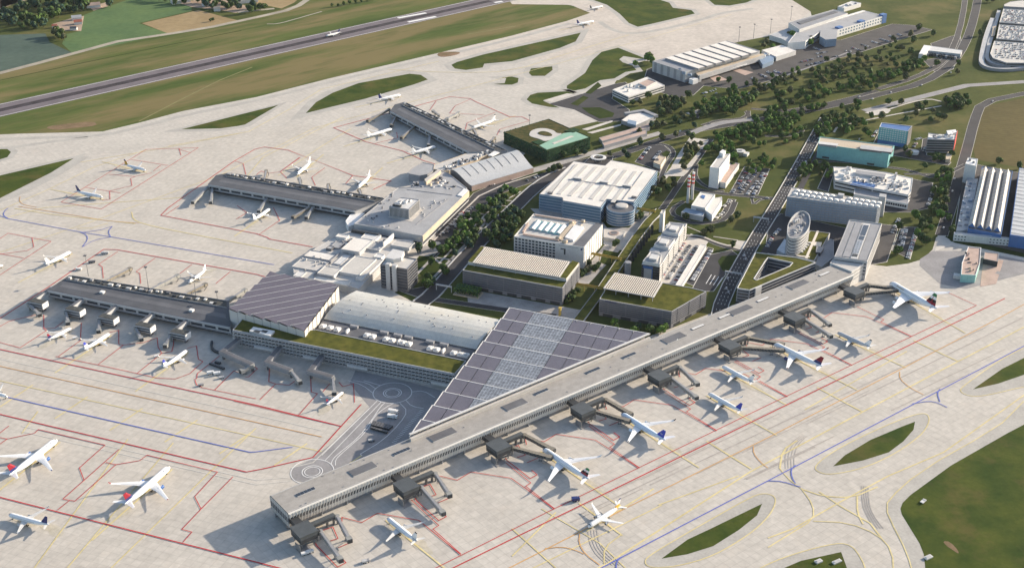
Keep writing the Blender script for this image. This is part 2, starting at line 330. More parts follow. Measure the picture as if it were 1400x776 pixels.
# taxiway shoulders and grass islands
ISL = [
 ([(0, 240), (101, 216.5), (70, 236), (0, 271), (-200, 330), (-200, 290)], 9),
 ([(0, 204), (10, 204), (15, 208), (10, 215), (0, 218), (-120, 250), (-120, 232)], 9),
 ([(248, 177), (381, 143.6), (335, 170.5), (324, 172.7), (302, 175.6)], 11),
 ([(418, 155), (432, 140), (455, 127), (490, 114), (560, 101), (575, 102.5), (585, 109), (565, 116), (500, 135), (450, 147)], 14),
 ([(617, 89), (625, 85), (660, 75), (700, 66), (794, 45), (787, 57), (765, 66), (700, 84), (662, 87.5), (660, 92.5), (637, 96), (622, 94)], 12),
 ([(675, 115), (690, 114), (692, 107), (685, 106), (700, 105), (709, 107), (708, 113), (700, 116), (685, 116)], 9),
 ([(723, 100), (726, 94), (755, 91), (755.5, 96), (745, 104), (727, 104)], 10),
 (zm(700, 0, 4, (300, 485), (300, 470), (400, 400), (440, 330), (490, 285), (580, 262), (740, 325), (700, 322), (610, 308), (587, 325), (605, 342), (660, 360), (680, 385), (620, 395), (560, 430), (480, 440), (400, 485), (340, 497)), 10),
 (zm(700, 0, 4, (80, 545), (100, 520), (140, 508), (300, 500), (345, 515), (300, 525), (170, 552), (200, 565), (260, 590), (200, 585), (110, 567)), 9),
 ([(810, 0), (830, 7), (847, 19), (860, 32), (872, 37), (895, 32), (950, 19), (945, 14), (920, 11), (915, 4), (902, 0), (885, -16), (800, -14)], 10),
 ([(971, 2), (977, 7), (997, 8), (1020, 4), (1030, 0), (1044, -12), (955, -12)], 9),
 ([(1330, 532), (1370, 504), (1400, 489), (1480, 458), (1480, 500), (1400, 512), (1365, 524)], 0),
 ([(1139, 637), (1155, 622), (1190, 601), (1235, 582), (1251, 576), (1249, 587), (1235, 603), (1215, 618), (1180, 629)], 0),
 ([(904.5, 763), (940, 737), (972, 722), (1042, 688), (1035, 704), (1010, 724), (975, 746), (940, 757)], 0),
 ([(1060, 781), (1095, 766), (1150, 754), (1158, 776), (1160, 810), (1030, 810)], 0)]
sh = MB(); gr = MB()
for pts, r in ISL:
    wp = ccw([G(*p) for p in pts])
    if r: sh.poly([(p.x, p.y, Z2 + .01) for p in inset(wp, -r)], 'shoulder')
    gr.poly([(p.x, p.y, Z3) for p in wp], 'island_grass')
RING = [smooth_ring([(1310, 535), (1320, 525), (1365, 493), (1400, 475), (1480, 440), (1490, 515), (1400, 528), (1360, 538), (1330, 543)], 2),
        smooth_ring([(1113, 638), (1128, 624), (1160, 605), (1225, 575), (1262, 563), (1272, 570), (1266, 587), (1250, 602), (1220, 622), (1180, 640), (1135, 649), (1118, 645)], 2),
        smooth_ring([(880, 767), (890, 757), (950, 722), (1012, 687), (1040, 673), (1060, 677), (1060, 690), (1050, 707), (1025, 730), (975, 760), (925, 774), (888, 776)], 2),
        smooth_ring([(1010, 792), (1050, 770), (1090, 755), (1145, 741), (1164, 745), (1174, 757), (1184, 776), (1190, 820), (1000, 820)], 2)]
for r in RING: sh.poly([(p.x, p.y, Z2) for p in ccw([G(*p) for p in r])], 'shoulder')
GR = [(1430, 560), (1400, 580), (1377, 592), (1300, 636), (1245, 676), (1234, 687), (1231, 695), (1233, 703), (1257, 742), (1263, 757), (1265, 776), (1275, 840), (1900, 1000), (1900, 380)]
GRE = [(1400, 548), (1370, 578), (1330, 603), (1285, 628), (1245, 655), (1225, 673), (1213, 687), (1213, 700), (1222, 720), (1235, 745), (1243, 765), (1246, 776), (1256, 850)]
sh.poly([(p.x, p.y, Z2) for p in ccw([G(*p) for p in GRE + [(1900, 1000), (1900, 340)]])], 'shoulder')
gr.poly([(p.x, p.y, Z3) for p in ccw([G(*p) for p in GR])], 'island_grass')
for pts, wd in (([(-60, 196), (0, 190), (140, 186), (195, 173), (255, 157), (350, 138), (450, 112.5), (525, 95), (600, 77.5), (700, 54), (780, 32)], 11), ([(15, 202), (60, 195), (120, 188)], 9), ([(-40, 282), (0, 276), (45, 256), (80, 238), (118, 214)], 10), ([(820, 30), (834, 40), (858, 47), (900, 42), (960, 27), (985, 18), (1030, 12)], 11)):
    strip(sh, [G(*p) for p in smooth_line(pts, 1)], wd, Z2 + .02, 'shoulder')
tag(sh.build('taxiway_shoulder'), kind='structure'); tag(gr.build('grass_island_ground'), kind='structure')
# hardstanding in greyer concrete
sheet('service_yard', [[(486, 506), (560, 522), (612, 536), (560, 612), (430, 662), (398, 655), (398, 640), (425, 628), (452, 607), (505, 556), (478, 524)], [(1257, 363), (1258, 354), (1275, 343), (1330, 343), (1410, 358), (1410, 372), (1320, 395), (1285, 388)]], 'asphalt_grey', Z2 + .02)

# ---- painted lines
LN = {k: MB() for k in ('paint_red', 'paint_blue', 'paint_orange', 'paint_yellow', 'paint_white', 'paint_pale', 'rubber_thin')}
LZ = {'rubber_thin': 0.215, 'paint_pale': 0.225, 'paint_yellow': 0.24, 'paint_white': 0.28, 'paint_orange': 0.32, 'paint_blue': 0.36, 'paint_red': 0.40}
CNT = {}
def ln(c, wd, pts, sm=0):
    if sm: pts = smooth_line(pts, sm)
    CNT[c] = CNT.get(c, 0) + 1
    strip(LN[c], [G(*p) for p in pts], wd, LZ[c] + 0.0008 * CNT[c], c)
R_ = 'paint_red'
ln(R_, 1.1, [(540, 815), (700, 736.5), (1374, 408)]); ln(R_, .7, [(560, 794), (753, 697.5), (1050, 553.5), (1335, 417.5), (1294, 399)])
PIER0 = G(370, 677, 19); PD = az(37.5); PN = az(37.5 - 90)           # long pier's own axes
def pl(s, o): return PIER0 + PD * s + PN * o
def tolocal(px, py, z=0): q = G(px, py, z) - PIER0; return (q.dot(PD), q.dot(PN))
STAND = [([(467.5, 719), (467.5, 707), (495, 714), (516, 701.5), (572.5, 711), (630, 758)], .7), ([(431, 741), (432.6, 745), (461.5, 775), (473, 769), (466, 761)], .8),
         ([(480.8, 740.7), (462, 748.7)], .7), ([(438, 726), (455, 720), (462, 736), (449, 740)], .7), ([(562, 683), (600, 718), (592, 723), (630, 757)], .7)]
for k in range(7):
    for pts, wd in STAND:
        strip(LN[R_], [pl(s + 95.3 * k, o) for s, o in [tolocal(*p) for p in pts]], wd, LZ[R_] + .0008 * (80 + k * 5 + STAND.index((pts, wd))), R_)
ln(R_, 1.1, [(-40, 469), (0, 477.5), (350, 553.5), (467, 582.6)]); ln(R_, 1.1, [(-60, 552), (67, 582), (337, 645), (360, 640.6), (428, 625), (494, 552.5)])
a = lambda *p: zm(0, 388, 4, *p)
for p in (a((-40, 310), (110, 350), (255, 255), (240, 245), (240, 170)), a((240, 245), (300, 242), (350, 205)), a((305, 397), (535, 443), (750, 490), (860, 515), (960, 520), (1040, 490), (1110, 425), (1085, 412), (1075, 340), (1025, 352)),
          a((320, 397), (440, 310), (445, 215)), a((535, 443), (675, 335), (650, 330), (650, 255), (600, 265)), a((750, 490), (885, 380), (865, 347), (860, 295), (790, 320), (675, 335)), a((885, 380), (940, 370), (950, 330), (950, 290)),
          a((1065, 520), (1075, 552), (1105, 567), (1400, 628)), a((1075, 520), (1080, 490), (1200, 395)), a((1175, 580), (1275, 480)), a((-20, 245), (50, 205), (110, 190), (200, 170)),
          zm(250, 480, 6.465, (280, 345), (450, 175), (490, 190)), zm(250, 480, 6.465, (680, 430), (820, 290), (760, 270), (765, 160)), zm(250, 480, 6.465, (820, 290), (940, 300), (990, 265)), zm(250, 480, 6.465, (1015, 575), (1190, 375), (1135, 360), (1130, 220)),
          zm(250, 480, 6.465, (550, 228), (580, 228), (660, 155), (610, 125), (545, 125)), zm(440, 520, 6.47, (10, 100), (70, 30)), zm(440, 520, 6.47, (150, 15), (185, 55), (280, 30), (290, 195))): ln(R_, .7, p)
ln(R_, .7, [(320, 548), (440, 576.5), (467, 582.6)])
ln(R_, 1.1, [(-10, 442), (64, 394), (95, 373), (142, 341), (160, 341.5), (350, 375), (364, 379)])
a = lambda *p: zm(0, 194, 4, *p)
for p in (a((-60, 570), (45, 500), (280, 545), (-60, 768)), a((175, 525), (185, 575), (150, 595), (0, 615)), a((0, 612), (130, 635)), a((335, 330), (800, 42), (1085, 33), (555, 368), (335, 330)), a((470, 250), (660, 280)), a((595, 178), (740, 190), (830, 170)),
          a((740, 190), (715, 200), (722, 240), (600, 270), (602, 315), (560, 320)), a((720, 98), (920, 130)), a((880, 128), (840, 160)), a((980, 38), (990, 75)), a((975, 40), (1040, 60)), a((645, 600), (540, 670), (560, 685), (565, 745)),
          a((850, 635), (745, 710), (765, 720), (770, 776)), a((1050, 670), (985, 720)), a((1260, 710), (1180, 776)), a((1285, 105), (1330, 120), (1345, 180)), a((905, 400), (980, 350))): ln(R_, .7, p)
ln(R_, 1.1, zm(0, 194, 4, (1400, 502), (880, 402)) + zm(230, 130, 4.565, (0, 705), (410, 415), (540, 340), (600, 325), (750, 345), (880, 400)) + zm(350, 194, 4, (180, 45), (530, 185), (740, 215), (640, 262)))
ln(R_, 1.1, [(350, 319.5)] + zm(350, 194, 4, (60, 522), (75, 532), (310, 575)))
for p in (zm(350, 194, 4, (240, 85), (135, 162)), zm(350, 194, 4, (378, 142), (305, 195), (325, 240)), zm(350, 194, 4, (130, 430), (20, 505)), zm(350, 194, 4, (130, 430), (95, 360)), zm(350, 194, 4, (530, 185), (490, 230)), zm(230, 130, 4.565, (700, 480), (825, 390)),
          zm(230, 130, 4.565, (430, 690), (490, 735), (425, 775)), zm(230, 130, 4.565, (550, 500), (580, 475), (620, 490), (700, 480), (740, 520))): ln(R_, .7, p)
ln(R_, 1.1, zm(350, 0, 4, (880, 580), (425, 700), (600, 776)) + zm(350, 194, 4, (800, 50), (920, 105), (980, 122))); ln(R_, 1.1, zm(350, 0, 4, (880, 580), (1060, 530), (1170, 540)) + zm(600, 140, 6.47, (335, 0), (630, 130), (735, 130), (800, 160)))
for p in (zm(350, 0, 4, (985, 555), (950, 605)), zm(350, 0, 4, (1170, 545), (1090, 580), (1060, 620), (1250, 630)), zm(600, 140, 6.47, (235, 240), (250, 185), (500, 90)), zm(600, 140, 6.47, (515, 290), (540, 240), (800, 165)), zm(420, 130, 6.465, (600, 430), (800, 380), (790, 330))): ln(R_, .7, p)
a = lambda *p: zm(0, 582, 4, *p)
for p in (a((-60, 52), (40, 72), (190, 40), (210, 20), (575, 105), (435, 230), (460, 297)), a((650, 130), (345, 400), (410, 412), (635, 212), (580, 200)), a((635, 212), (765, 190), (805, 160), (1190, 252), (1065, 387), (1100, 455), (995, 565), (1050, 580), (1000, 637)), a((1275, 278), (1100, 455)), a((380, 408), (315, 460)), a((-20, 55), (50, 0)), a((-20, 115), (40, 72))): ln(R_, .7, p)
ln(R_, 1.1, [(-60, 664), (0, 679.5), (350, 768), (420, 786), (600, 830)])
B_ = 'paint_blue'
ln(B_, 1.1, [(700, 841), (822, 776), (1050, 657), (1187, 585), (1400, 473), (1520, 410)]); ln(B_, 1.1, [(11, 543), (182, 582), (342, 618), (350, 617.5), (400, 611)])
for p in (zm(1050, 388, 4, (790, 655), (880, 640), (930, 650), (980, 675)), zm(1050, 388, 4, (940, 575), (925, 600), (940, 645)), zm(1050, 582, 4, (0, 300), (80, 303), (180, 335)), zm(1050, 582, 4, (150, 215), (125, 240), (130, 280), (150, 315)), zm(700, 582, 4, (600, 715), (570, 745), (570, 790))): ln(B_, 1.0, p, 1)
ln(B_, 1.0, zm(0, 194, 4, (-60, 385), (45, 420), (450, 495), (610, 520), (1400, 655), (1500, 672)))
for p in (((45, 362), (20, 385), (20, 405), (50, 422)), ((435, 492), (475, 510), (480, 535), (450, 575)), ((615, 462), (590, 490), (605, 520)), ((450, 495), (540, 485), (615, 462)), ((450, 575), (520, 535), (610, 520))): ln(B_, .9, zm(0, 194, 4, *p), 1)
O_ = 'paint_orange'
ln(O_, .9, [(600, 826), (700, 774), (802, 722), (860, 692), (1050, 598), (1225, 508), (1360, 438), (1480, 372)]); ln(O_, .9, [(-40, 492), (0, 500.5), (350, 577), (440, 597)])
ln(O_, .9, zm(0, 194, 4, (100, 352), (590, 432), (760, 445))); ln(O_, .8, zm(0, 194, 4, (110, 300), (105, 325), (130, 345), (200, 358)), 1); ln(O_, .8, zm(1050, 388, 4, (720, 480), (720, 520), (780, 570), (850, 605)), 1)
ln(O_, .8, zm(700, 582, 4, (370, 590), (365, 640), (400, 700), (480, 760)), 1); ln(O_, .8, zm(700, 582, 4, (180, 670), (270, 660), (340, 675), (395, 700)), 1); ln(O_, .8, zm(700, 582, 4, (1320, 110), (1320, 150), (1360, 200), (1400, 230)), 1)
Y_ = 'paint_yellow'
for p, wd, sm in (([(760, 805), (830, 770), (1025, 645), (1100, 605), (1275, 512), (1400, 447), (1500, 396)], 1.5, 0), ([(700, 790), (905, 690)], 1.1, 0), ([(1050, 735), (1085, 722), (1150, 685), (1215, 650), (1290, 618), (1400, 540), (1480, 500)], 1.3, 0),
        ([(1050, 748), (1082, 728), (1112, 710), (1112, 690), (1096, 668)], 1.1, 1), ([(1112, 712), (1160, 714), (1200, 730), (1220, 752), (1222, 790)], 1.1, 1), ([(1120, 672), (1150, 692), (1190, 715), (1205, 735)], 1.4, 0), ([(1096, 668), (1125, 678), (1165, 680), (1200, 665)], 1.4, 1), ([(1172, 678), (1172, 700), (1180, 716)], 1.4, 1),
        ([(1066, 640), (1070, 615), (1090, 602)], 1.6, 1), ([(1066, 640), (1080, 656), (1096, 668)], 1.1, 0), ([(826, 770), (826, 748), (850, 730)], 1.1, 1), ([(740, 695), (820, 742), (880, 800)], 1.0, 0),
        ([(-20, 516), (350, 597), (440, 617)], 1.1, 0), ([(0, 345), (120, 305), (300, 240), (430, 175), (560, 140), (650, 117), (760, 88), (860, 60), (1000, 20)], 1.1, 0), ([(0, 300), (60, 284), (250, 270)], 1.4, 0), ([(480, 176), (440, 200), (380, 240)], 1.2, 0),
        ([(20, 285), (70, 293), (185, 306)], 1.5, 0), ([(180, 290), (182, 300), (195, 306), (240, 316), (400, 346)], 1.5, 1), ([(230, 200), (340, 180), (395, 150), (440, 122), (600, 84)], 1.2, 0), ([(330, 250), (360, 215), (420, 185), (470, 160)], 1.2, 0), ([(110, 222), (240, 200), (330, 182)], 1.2, 1), ([(105, 312), (125, 312), (148, 305)], 1.1, 0),
        ([(-20, 296), (60, 262), (130, 228), (200, 205)], 1.1, 0), ([(530, 95), (620, 100), (700, 98), (780, 72), (860, 48)], 1.4, 1)): ln(Y_, wd, p, sm)
for k in range(5):                                   # lead-in lines across the near taxilane
    s0 = 60 + k * 150
    strip(LN[Y_], [pl(s0, 142), pl(s0, 196)], 1.7, LZ[Y_] + .01, Y_)
for k in range(8):
    strip(LN[Y_], [G(-30 + k * 75, 510 + k * 16), G(-75 + k * 75, 540 + k * 16)], 1.5, LZ[Y_] + .01, Y_)
for p in ([(152, 776), (287, 645), (350, 585)], [(92, 776), (237, 605)], [(47, 776), (175, 600)], [(30, 592), (52, 562)], [(700, 760), (760, 700)], [(760, 776), (700, 722)], [(900, 690), (1010, 650)], [(1100, 560), (1240, 480)]): ln(Y_, 1.2, p)
for r in RING:
    strip(LN[Y_], [G(*p) for p in r], 1.0, LZ[Y_], Y_, closed=True)
ln(Y_, 1.0, GRE)
W_ = 'paint_pale'
for p in ([(30, 582), (350, 656), (395, 652)], [(28, 589), (350, 662), (398, 657)], [(395, 640), (428, 632), (505, 558)], [(-20, 486), (350, 567), (440, 588)]): ln(W_, .9, p)
W2 = 'paint_white'
def ellipse(c, r, wd, arc=(0, 360)):
    c = G(*c); n = 40
    strip(LN[W2], [c + az(arc[0] + (arc[1] - arc[0]) * i / n) * r for i in range(n + 1)], wd, LZ[W2], W2)
ellipse((536.5, 537), 18.5, .7); ellipse((536.5, 537), 8.6, .7); ellipse((536.5, 537), 6.5, .6); ellipse((427, 644.5), 18.5, .8); ellipse((427, 644.5), 8.8, .8); ellipse((427, 644.5), 6.6, .7)
q = lambda *p: zm(440, 520, 6.47, *p)
for p, sm in ((q((0, 660), (490, 180)), 0), (q((30, 705), (525, 190)), 0), (q((80, 745), (95, 700), (130, 660), (330, 500), (440, 350), (520, 230), (560, 195)), 1), (q((120, 750), (120, 700), (180, 640), (400, 450), (460, 320), (560, 240), (640, 200)), 1), (q((690, 200), (760, 270), (690, 380), (540, 530), (340, 650)), 1), (q((745, 175), (790, 225), (900, 248)), 1),
              (q((800, 100), (900, 90), (1000, 150)), 1), (q((230, 0), (360, 40), (450, 110)), 1), (q((280, 0), (400, 20), (480, 75)), 1), (q((370, 0), (520, 45)), 0), (q((340, 650), (355, 665)), 0)): ln(W2, .6, p, sm)
for t in range(22):
    u = t / 21; a0 = (620 + (870 - 620) * u, 545 + (260 - 545) * u); ln(W2, .45, q(a0, (a0[0] + 34, a0[1] + 10)))
for k in range(4):                                   # tyre arcs where aircraft turn
    ln('rubber_thin', .8, [(804 + k * 4, 724), (806 + k * 4.5, 742 + k), (815 + k * 5, 758), (832 + k * 5, 772)], 2); ln('rubber_thin', .8, [(1074 + k * 4, 640), (1073 + k * 4, 622), (1080 + k * 4, 606), (1094 + k * 3, 596)], 2)
    ln('rubber_thin', .9, [(1178 + k * 3, 664), (1179 + k * 3, 690), (1186 + k * 3, 706), (1196 + k * 4, 722)], 2)
for a_, b_ in (((700, 735), (1350, 425)), ((720, 742), (1360, 440)), ((850, 700), (1400, 430)), ((1000, 660), (1400, 470))):
    for _ in range(4):
        t0 = random.uniform(0, .6); t1 = t0 + random.uniform(.15, .4); j = random.uniform(-5, 5)
        ln('rubber_thin', random.uniform(.7, 1.8), [(a_[0] + (b_[0] - a_[0]) * t0, a_[1] + (b_[1] - a_[1]) * t0 + j), (a_[0] + (b_[0] - a_[0]) * t1, a_[1] + (b_[1] - a_[1]) * t1 + j)])

# ---- landside roads, car parks, lawns
RD = MB(); LT = MB(); PV = MB(); KB = MB()
def up(k):                                           # each sheet a hair above the one before, so none share a plane
    CNT[k] = CNT.get(k, 0) + 1; return 0.0015 * CNT[k]
def road(pts, wd, m='asphalt', sm=1, z=Z4, kerb=True, mbx=None):
    pts = [G(*p) for p in (smooth_line(pts, sm) if sm else pts)]
    z += up('rd')
    strip(mbx or RD, pts, wd, z, m)
    if kerb: strip(KB, pts, wd + 0.9, z - 0.04, 'paint_pale')
def lot(pts, m='asphalt', z=Z4 - 0.06, kerb=0.7):
    z += up('rd')
    wp = ccw([G(*p) for p in pts]); RD.poly([(p.x, p.y, z) for p in wp], m)
    if kerb: KB.poly([(p.x, p.y, z - 0.05) for p in inset(wp, -kerb)], 'paint_pale')
def lawn_patch(pts, m='lawn', z=Z5):
    z += up('lt'); LT.poly([(p.x, p.y, z) for p in ccw([G(*p) for p in pts])], m)
def pave(pts, m='paving', z=Z5):
    z += up('pv'); PV.poly([(p.x, p.y, z) for p in ccw([G(*p) for p in pts])], m)
# hangar forecourts
lot([(952, 108), (975, 95), (1050, 73), (1075, 74), (1117, 55), (1150, 55), (1220, 33), (1250, 35), (1274, 41), (1225, 56), (1175, 72), (1125, 86), (1090, 97), (1050, 111), (1012, 121), (990, 120), (960, 117)], 'asphalt_light')
lot([(885, 95), (893, 92), (952, 108), (962, 117), (948, 130), (925, 134), (902, 126), (880, 112)], 'asphalt')
lot(zm(700, 0, 4, (200, 570), (560, 460), (620, 450), (640, 470), (560, 500), (545, 540), (640, 600), (640, 660), (480, 668), (380, 620), (340, 600)), 'asphalt')
lawn_patch(zm(700, 0, 4, (400, 510), (470, 450), (490, 470), (430, 515))); lawn_patch(zm(700, 0, 4, (320, 570), (390, 525), (420, 535), (360, 580))); lawn_patch(zm(700, 0, 4, (380, 590), (480, 588), (560, 620), (550, 640), (480, 650), (420, 620)))
pave(zm(700, 0, 4, (170, 550), (300, 512), (345, 515), (215, 560)), 'pale_paving')
for p in (zm(660, 120, 5.54, (750, 315), (990, 245), (980, 262), (790, 325)), zm(660, 120, 5.54, (790, 340), (1050, 275), (1045, 288), (830, 348))): pave(p, 'pale_paving')
# roads
road([(1340, -20), (1332, 25), (1320, 60), (1300, 90), (1262, 114), (1200, 130), (1132, 146), (1070, 158), (1000, 170), (950, 178), (900, 192), (860, 207), (810, 222), (770, 232), (735, 243), (690, 258), (650, 276), (622, 296), (600, 322)], 15, 'asphalt')
road([(1322, -20), (1316, 25), (1306, 60), (1290, 86), (1250, 107), (1200, 122)], 10, 'asphalt_light'); road([(1200, 124), (1150, 138), (1090, 150), (1050, 154)], 9, 'asphalt')
lot(zm(1050, 0, 4, (890, 240), (1000, 200), (1050, 190), (1060, 270), (1010, 380), (960, 400), (920, 400), (850, 330), (1040, 300), (1060, 270), (900, 255)), 'asphalt_light')
road([(1182, 152), (1270, 130), (1322, 117), (1400, 112), (1500, 108)], 13, 'asphalt_grey', 0); pave([(1182, 154), (1212, 148), (1218, 151), (1214, 155), (1195, 158)], 'pale_paving'); road([(1214, 150), (1245, 140), (1270, 135), (1287, 139)], 3.5, 'pale_paving', 1, Z5, False)
road([(1140, 181), (1145, 173), (1205, 160), (1287, 145)], 3.2, 'pale_paving', 1, Z5, False)
road([(1480, 112), (1400, 128), (1342, 140), (1332, 165), (1322, 205), (1312, 240), (1300, 282), (1287, 322)], 14, 'asphalt', 1)
# elevated motorway deck
HW = smooth_line([(980, 445), (988, 407), (1026, 338), (1064, 278), (1096, 222), (1108, 200), (1120, 178), (1130, 160)], 1)
strip(RD, [G(*p) for p in HW], 15, Z6, 'asphalt'); strip(RD, [G(*p) for p in [(1010, 415), (1045, 345), (1080, 285), (1116, 215), (1125, 195)]], 8, Z5, 'asphalt')
for dx in (-3.7, 0.2, 3.9):
    pts = [G(*p) for p in HW]
    for i in range(len(pts) - 1):
        d = (pts[i + 1] - pts[i]); L = d.length; d.normalize(); nn = Vector((-d.y, d.x))
        for k in range(int(L // 9)): strip(LN[W2], [pts[i] + d * k * 9 + nn * dx, pts[i] + d * (k * 9 + 4) + nn * dx], .35, Z6 + .06, W2)
# terminal curb, left viaduct and park
VI = [(575, 415), (592, 402), (648, 338), (700, 288), (726, 262), (752, 243), (780, 232)]
strip(RD, [G(*p) for p in smooth_line(VI, 1)], 18, Z6 + .1, 'asphalt'); road([(555, 395), (585, 408), (640, 416), (700, 425), (760, 432)], 9, 'asphalt', 1, Z5)
lot([(596, 322), (648, 264), (700, 240), (735, 234), (730, 244), (700, 255), (668, 274), (630, 306), (605, 342), (590, 345)], 'asphalt', Z4)
lot(zm(560, 270, 5.97, (200, 350), (560, 0), (690, 0), (530, 130), (330, 340), (240, 410)), 'asphalt', Z4 + .02)
lot([(548, 398), (568, 405), (596, 410), (606, 400), (640, 345), (600, 385), (580, 392)], 'asphalt', Z4 + .02)
park = zm(560, 270, 5.97, (60, 600), (60, 500), (180, 460), (330, 345), (560, 130), (700, 10), (760, -40), (830, 80), (600, 330), (300, 690), (180, 700))
lawn_patch(park, 'lawn', Z5 + .01)
for p in (((60, 625), (330, 345)), ((190, 660), (440, 400), (660, 160), (700, 0)), ((270, 690), (560, 380), (830, 90)), ((200, 490), (330, 345), (520, 160)), ((220, 490), (410, 520)), ((285, 565), (335, 610)), ((330, 350), (450, 375)), ((410, 450), (470, 458)), ((560, 130), (740, 165)), ((600, 170), (640, 230), (690, 235)), ((720, 15), (836, 30)), ((720, 60), (836, 80)), ((560, 380), (600, 250)), ((190, 490), (255, 540))):
    strip(PV, [G(*q_) for q_ in zm(560, 270, 5.97, *p)], 3.4, Z6, 'paving')
pave(zm(560, 270, 5.97, (70, 420), (130, 395), (260, 400), (230, 450), (150, 480), (60, 475)), 'paving', Z6 + .03); pave(zm(560, 270, 5.97, (160, 370), (180, 358), (240, 362), (258, 375), (230, 388), (180, 386)), 'pale_paving', Z6)
for pts in ([(592, 330), (620, 302), (655, 268)], [(655, 268), (690, 252), (735, 238)], [(600, 360), (640, 318), (672, 285), (712, 262)]): road(pts, 2.4, 'pale_paving', 0, Z6 + .02, False)
lawn_patch([(715, 222), (742, 212), (760, 222), (728, 230)]); lawn_patch([(690, 245), (730, 232), (745, 236), (715, 246)], z=Z5 + .03)
pave([(728, 230), (770, 218), (900, 180), (905, 184), (775, 223), (735, 235), (700, 247), (695, 243)], 'paving', Z6 + .04)
# middle block: plaza, campus paths, roads
pave([(638, 395), (655, 398), (800, 425), (790, 440), (640, 415)], 'paving'); pave([(725, 285), (742, 286), (830, 305), (870, 310), (858, 325), (740, 300)], 'paving')
pave(zm(700, 194, 4, (720, 380), (760, 385), (620, 560), (420, 776), (330, 776), (500, 570)), 'paving', Z5); pave(zm(700, 194, 4, (500, 470), (700, 500), (620, 600), (500, 560)), 'pale_paving', Z5 + .01)
lawn_patch(zm(700, 194, 4, (500, 590), (600, 610), (560, 690), (480, 660)), z=Z6); lawn_patch(zm(700, 194, 4, (490, 430), (560, 400), (680, 430), (640, 470), (520, 470)), z=Z6)
road([(972, 190), (955, 215), (930, 250), (910, 280), (895, 298)], 8, 'asphalt'); road(zm(860, 130, 6.99, (330, 800), (420, 700), (500, 560), (600, 410)), 6, 'pale_paving', 0)
pave(zm(860, 130, 6.99, (540, 500), (610, 410), (765, 430), (700, 520), (560, 470)), 'pale_paving', Z5); pave(zm(860, 130, 6.99, (380, 776), (470, 660), (560, 665), (660, 545), (690, 560), (560, 740), (520, 776)), 'pale_paving', Z5)
lot(zm(860, 130, 6.99, (60, 640), (180, 490), (240, 470), (330, 480), (400, 540), (330, 660), (290, 740), (200, 690)), 'asphalt'); road(zm(860, 130, 6.99, (240, 465), (340, 470), (410, 510), (430, 570), (360, 660), (310, 770), (280, 850)), 6, 'asphalt')
lawn_patch(zm(860, 130, 6.99, (310, 560), (360, 530), (395, 550), (370, 590), (340, 600)))
road([(728, 250), (768, 228), (800, 219), (838, 213)], 12, 'asphalt_light'); lot([(796, 226), (808, 214), (838, 214), (835, 226), (815, 230)], 'asphalt', Z5 + .04)
# white-tower car park and campus loops
lot([(998, 264), (1018, 228), (1052, 231), (1036, 266)], 'asphalt_light'); road([(940, 255), (965, 262), (1000, 266), (1040, 270), (1062, 272)], 8, 'asphalt')
road([(952, 225), (950, 243), (965, 256), (990, 262)], 5, 'asphalt'); road([(945, 300), (922, 296), (918, 286), (935, 275)], 6, 'asphalt'); road([(922, 298), (950, 306), (985, 303), (998, 293), (1005, 276)], 7, 'asphalt')
lot([(985, 295), (996, 272), (1006, 273), (992, 300)], 'asphalt_light')
lot([(890, 385), (945, 320), (968, 330), (928, 388)], 'pale_paving', Z4); lot([(938, 386), (968, 338), (975, 340), (948, 390)], 'asphalt'); lot([(945, 398), (972, 348), (1000, 342), (1010, 350), (975, 398)], 'asphalt')
road([(938, 322), (962, 325), (985, 336), (1015, 342)], 7, 'asphalt'); road([(936, 322), (958, 322), (978, 331), (1000, 337), (1020, 330)], 3, 'pale_paving', 1, Z5, False); pave(zm(920, 290, 5.97, (525, 230), (605, 240), (560, 310), (490, 290)), 'pale_paving', Z5); road(zm(920, 290, 5.97, (120, 120), (240, 170)), 1.4, 'pale_paving', 0, Z5, False); road(zm(920, 290, 5.97, (330, 200), (530, 230)), 1.8, 'pale_paving', 0, Z5, False)
lawn_patch(zm(920, 290, 5.97, (365, 400), (400, 360), (530, 350), (450, 510), (400, 470)), z=Z5)
for k in range(4): road(zm(920, 290, 5.97, (270 + 30 * k, 585 + 6 * k), (315 + 30 * k, 510 + 8 * k)), .8, 'paint_white', 0, Z5, False)
road([(1060, 272), (1040, 272), (1030, 280), (1028, 272)], 3, 'asphalt', 1)
# east side
lot([(1046, 345), (1052, 305), (1068, 292), (1200, 322), (1200, 360), (1120, 365)], 'asphalt', Z3)
lot([(1200, 306), (1228, 309), (1222, 330), (1212, 358), (1190, 362), (1196, 330)], 'asphalt_light'); lot([(1220, 342), (1232, 310), (1256, 311), (1244, 354)], 'asphalt_light')
lot([(1206, 280), (1248, 245), (1275, 250), (1268, 285), (1245, 290), (1210, 290)], 'asphalt'); lot([(1118, 258), (1132, 228), (1142, 228), (1132, 262)], 'asphalt')
road([(1320, 225), (1280, 245), (1240, 232), (1225, 230), (1150, 220), (1110, 222)], 6, 'asphalt'); road([(1296, 240), (1270, 238), (1236, 238)], 4, 'asphalt')
lot([(1195, 195), (1205, 175), (1212, 178), (1205, 200), (1260, 205), (1262, 190), (1273, 188), (1266, 212), (1300, 222), (1296, 226), (1240, 216), (1195, 208)], 'asphalt')
lot([(1305, 318), (1320, 222), (1412, 240), (1420, 350), (1330, 334)], 'asphalt_light', Z3); pave([(1282, 322), (1293, 322), (1300, 330), (1400, 350), (1400, 356), (1300, 336), (1278, 344)], 'pale_paving', Z4)
lawn_patch([(1291, 323), (1300, 324), (1400, 346), (1400, 352), (1305, 332)], z=Z5)
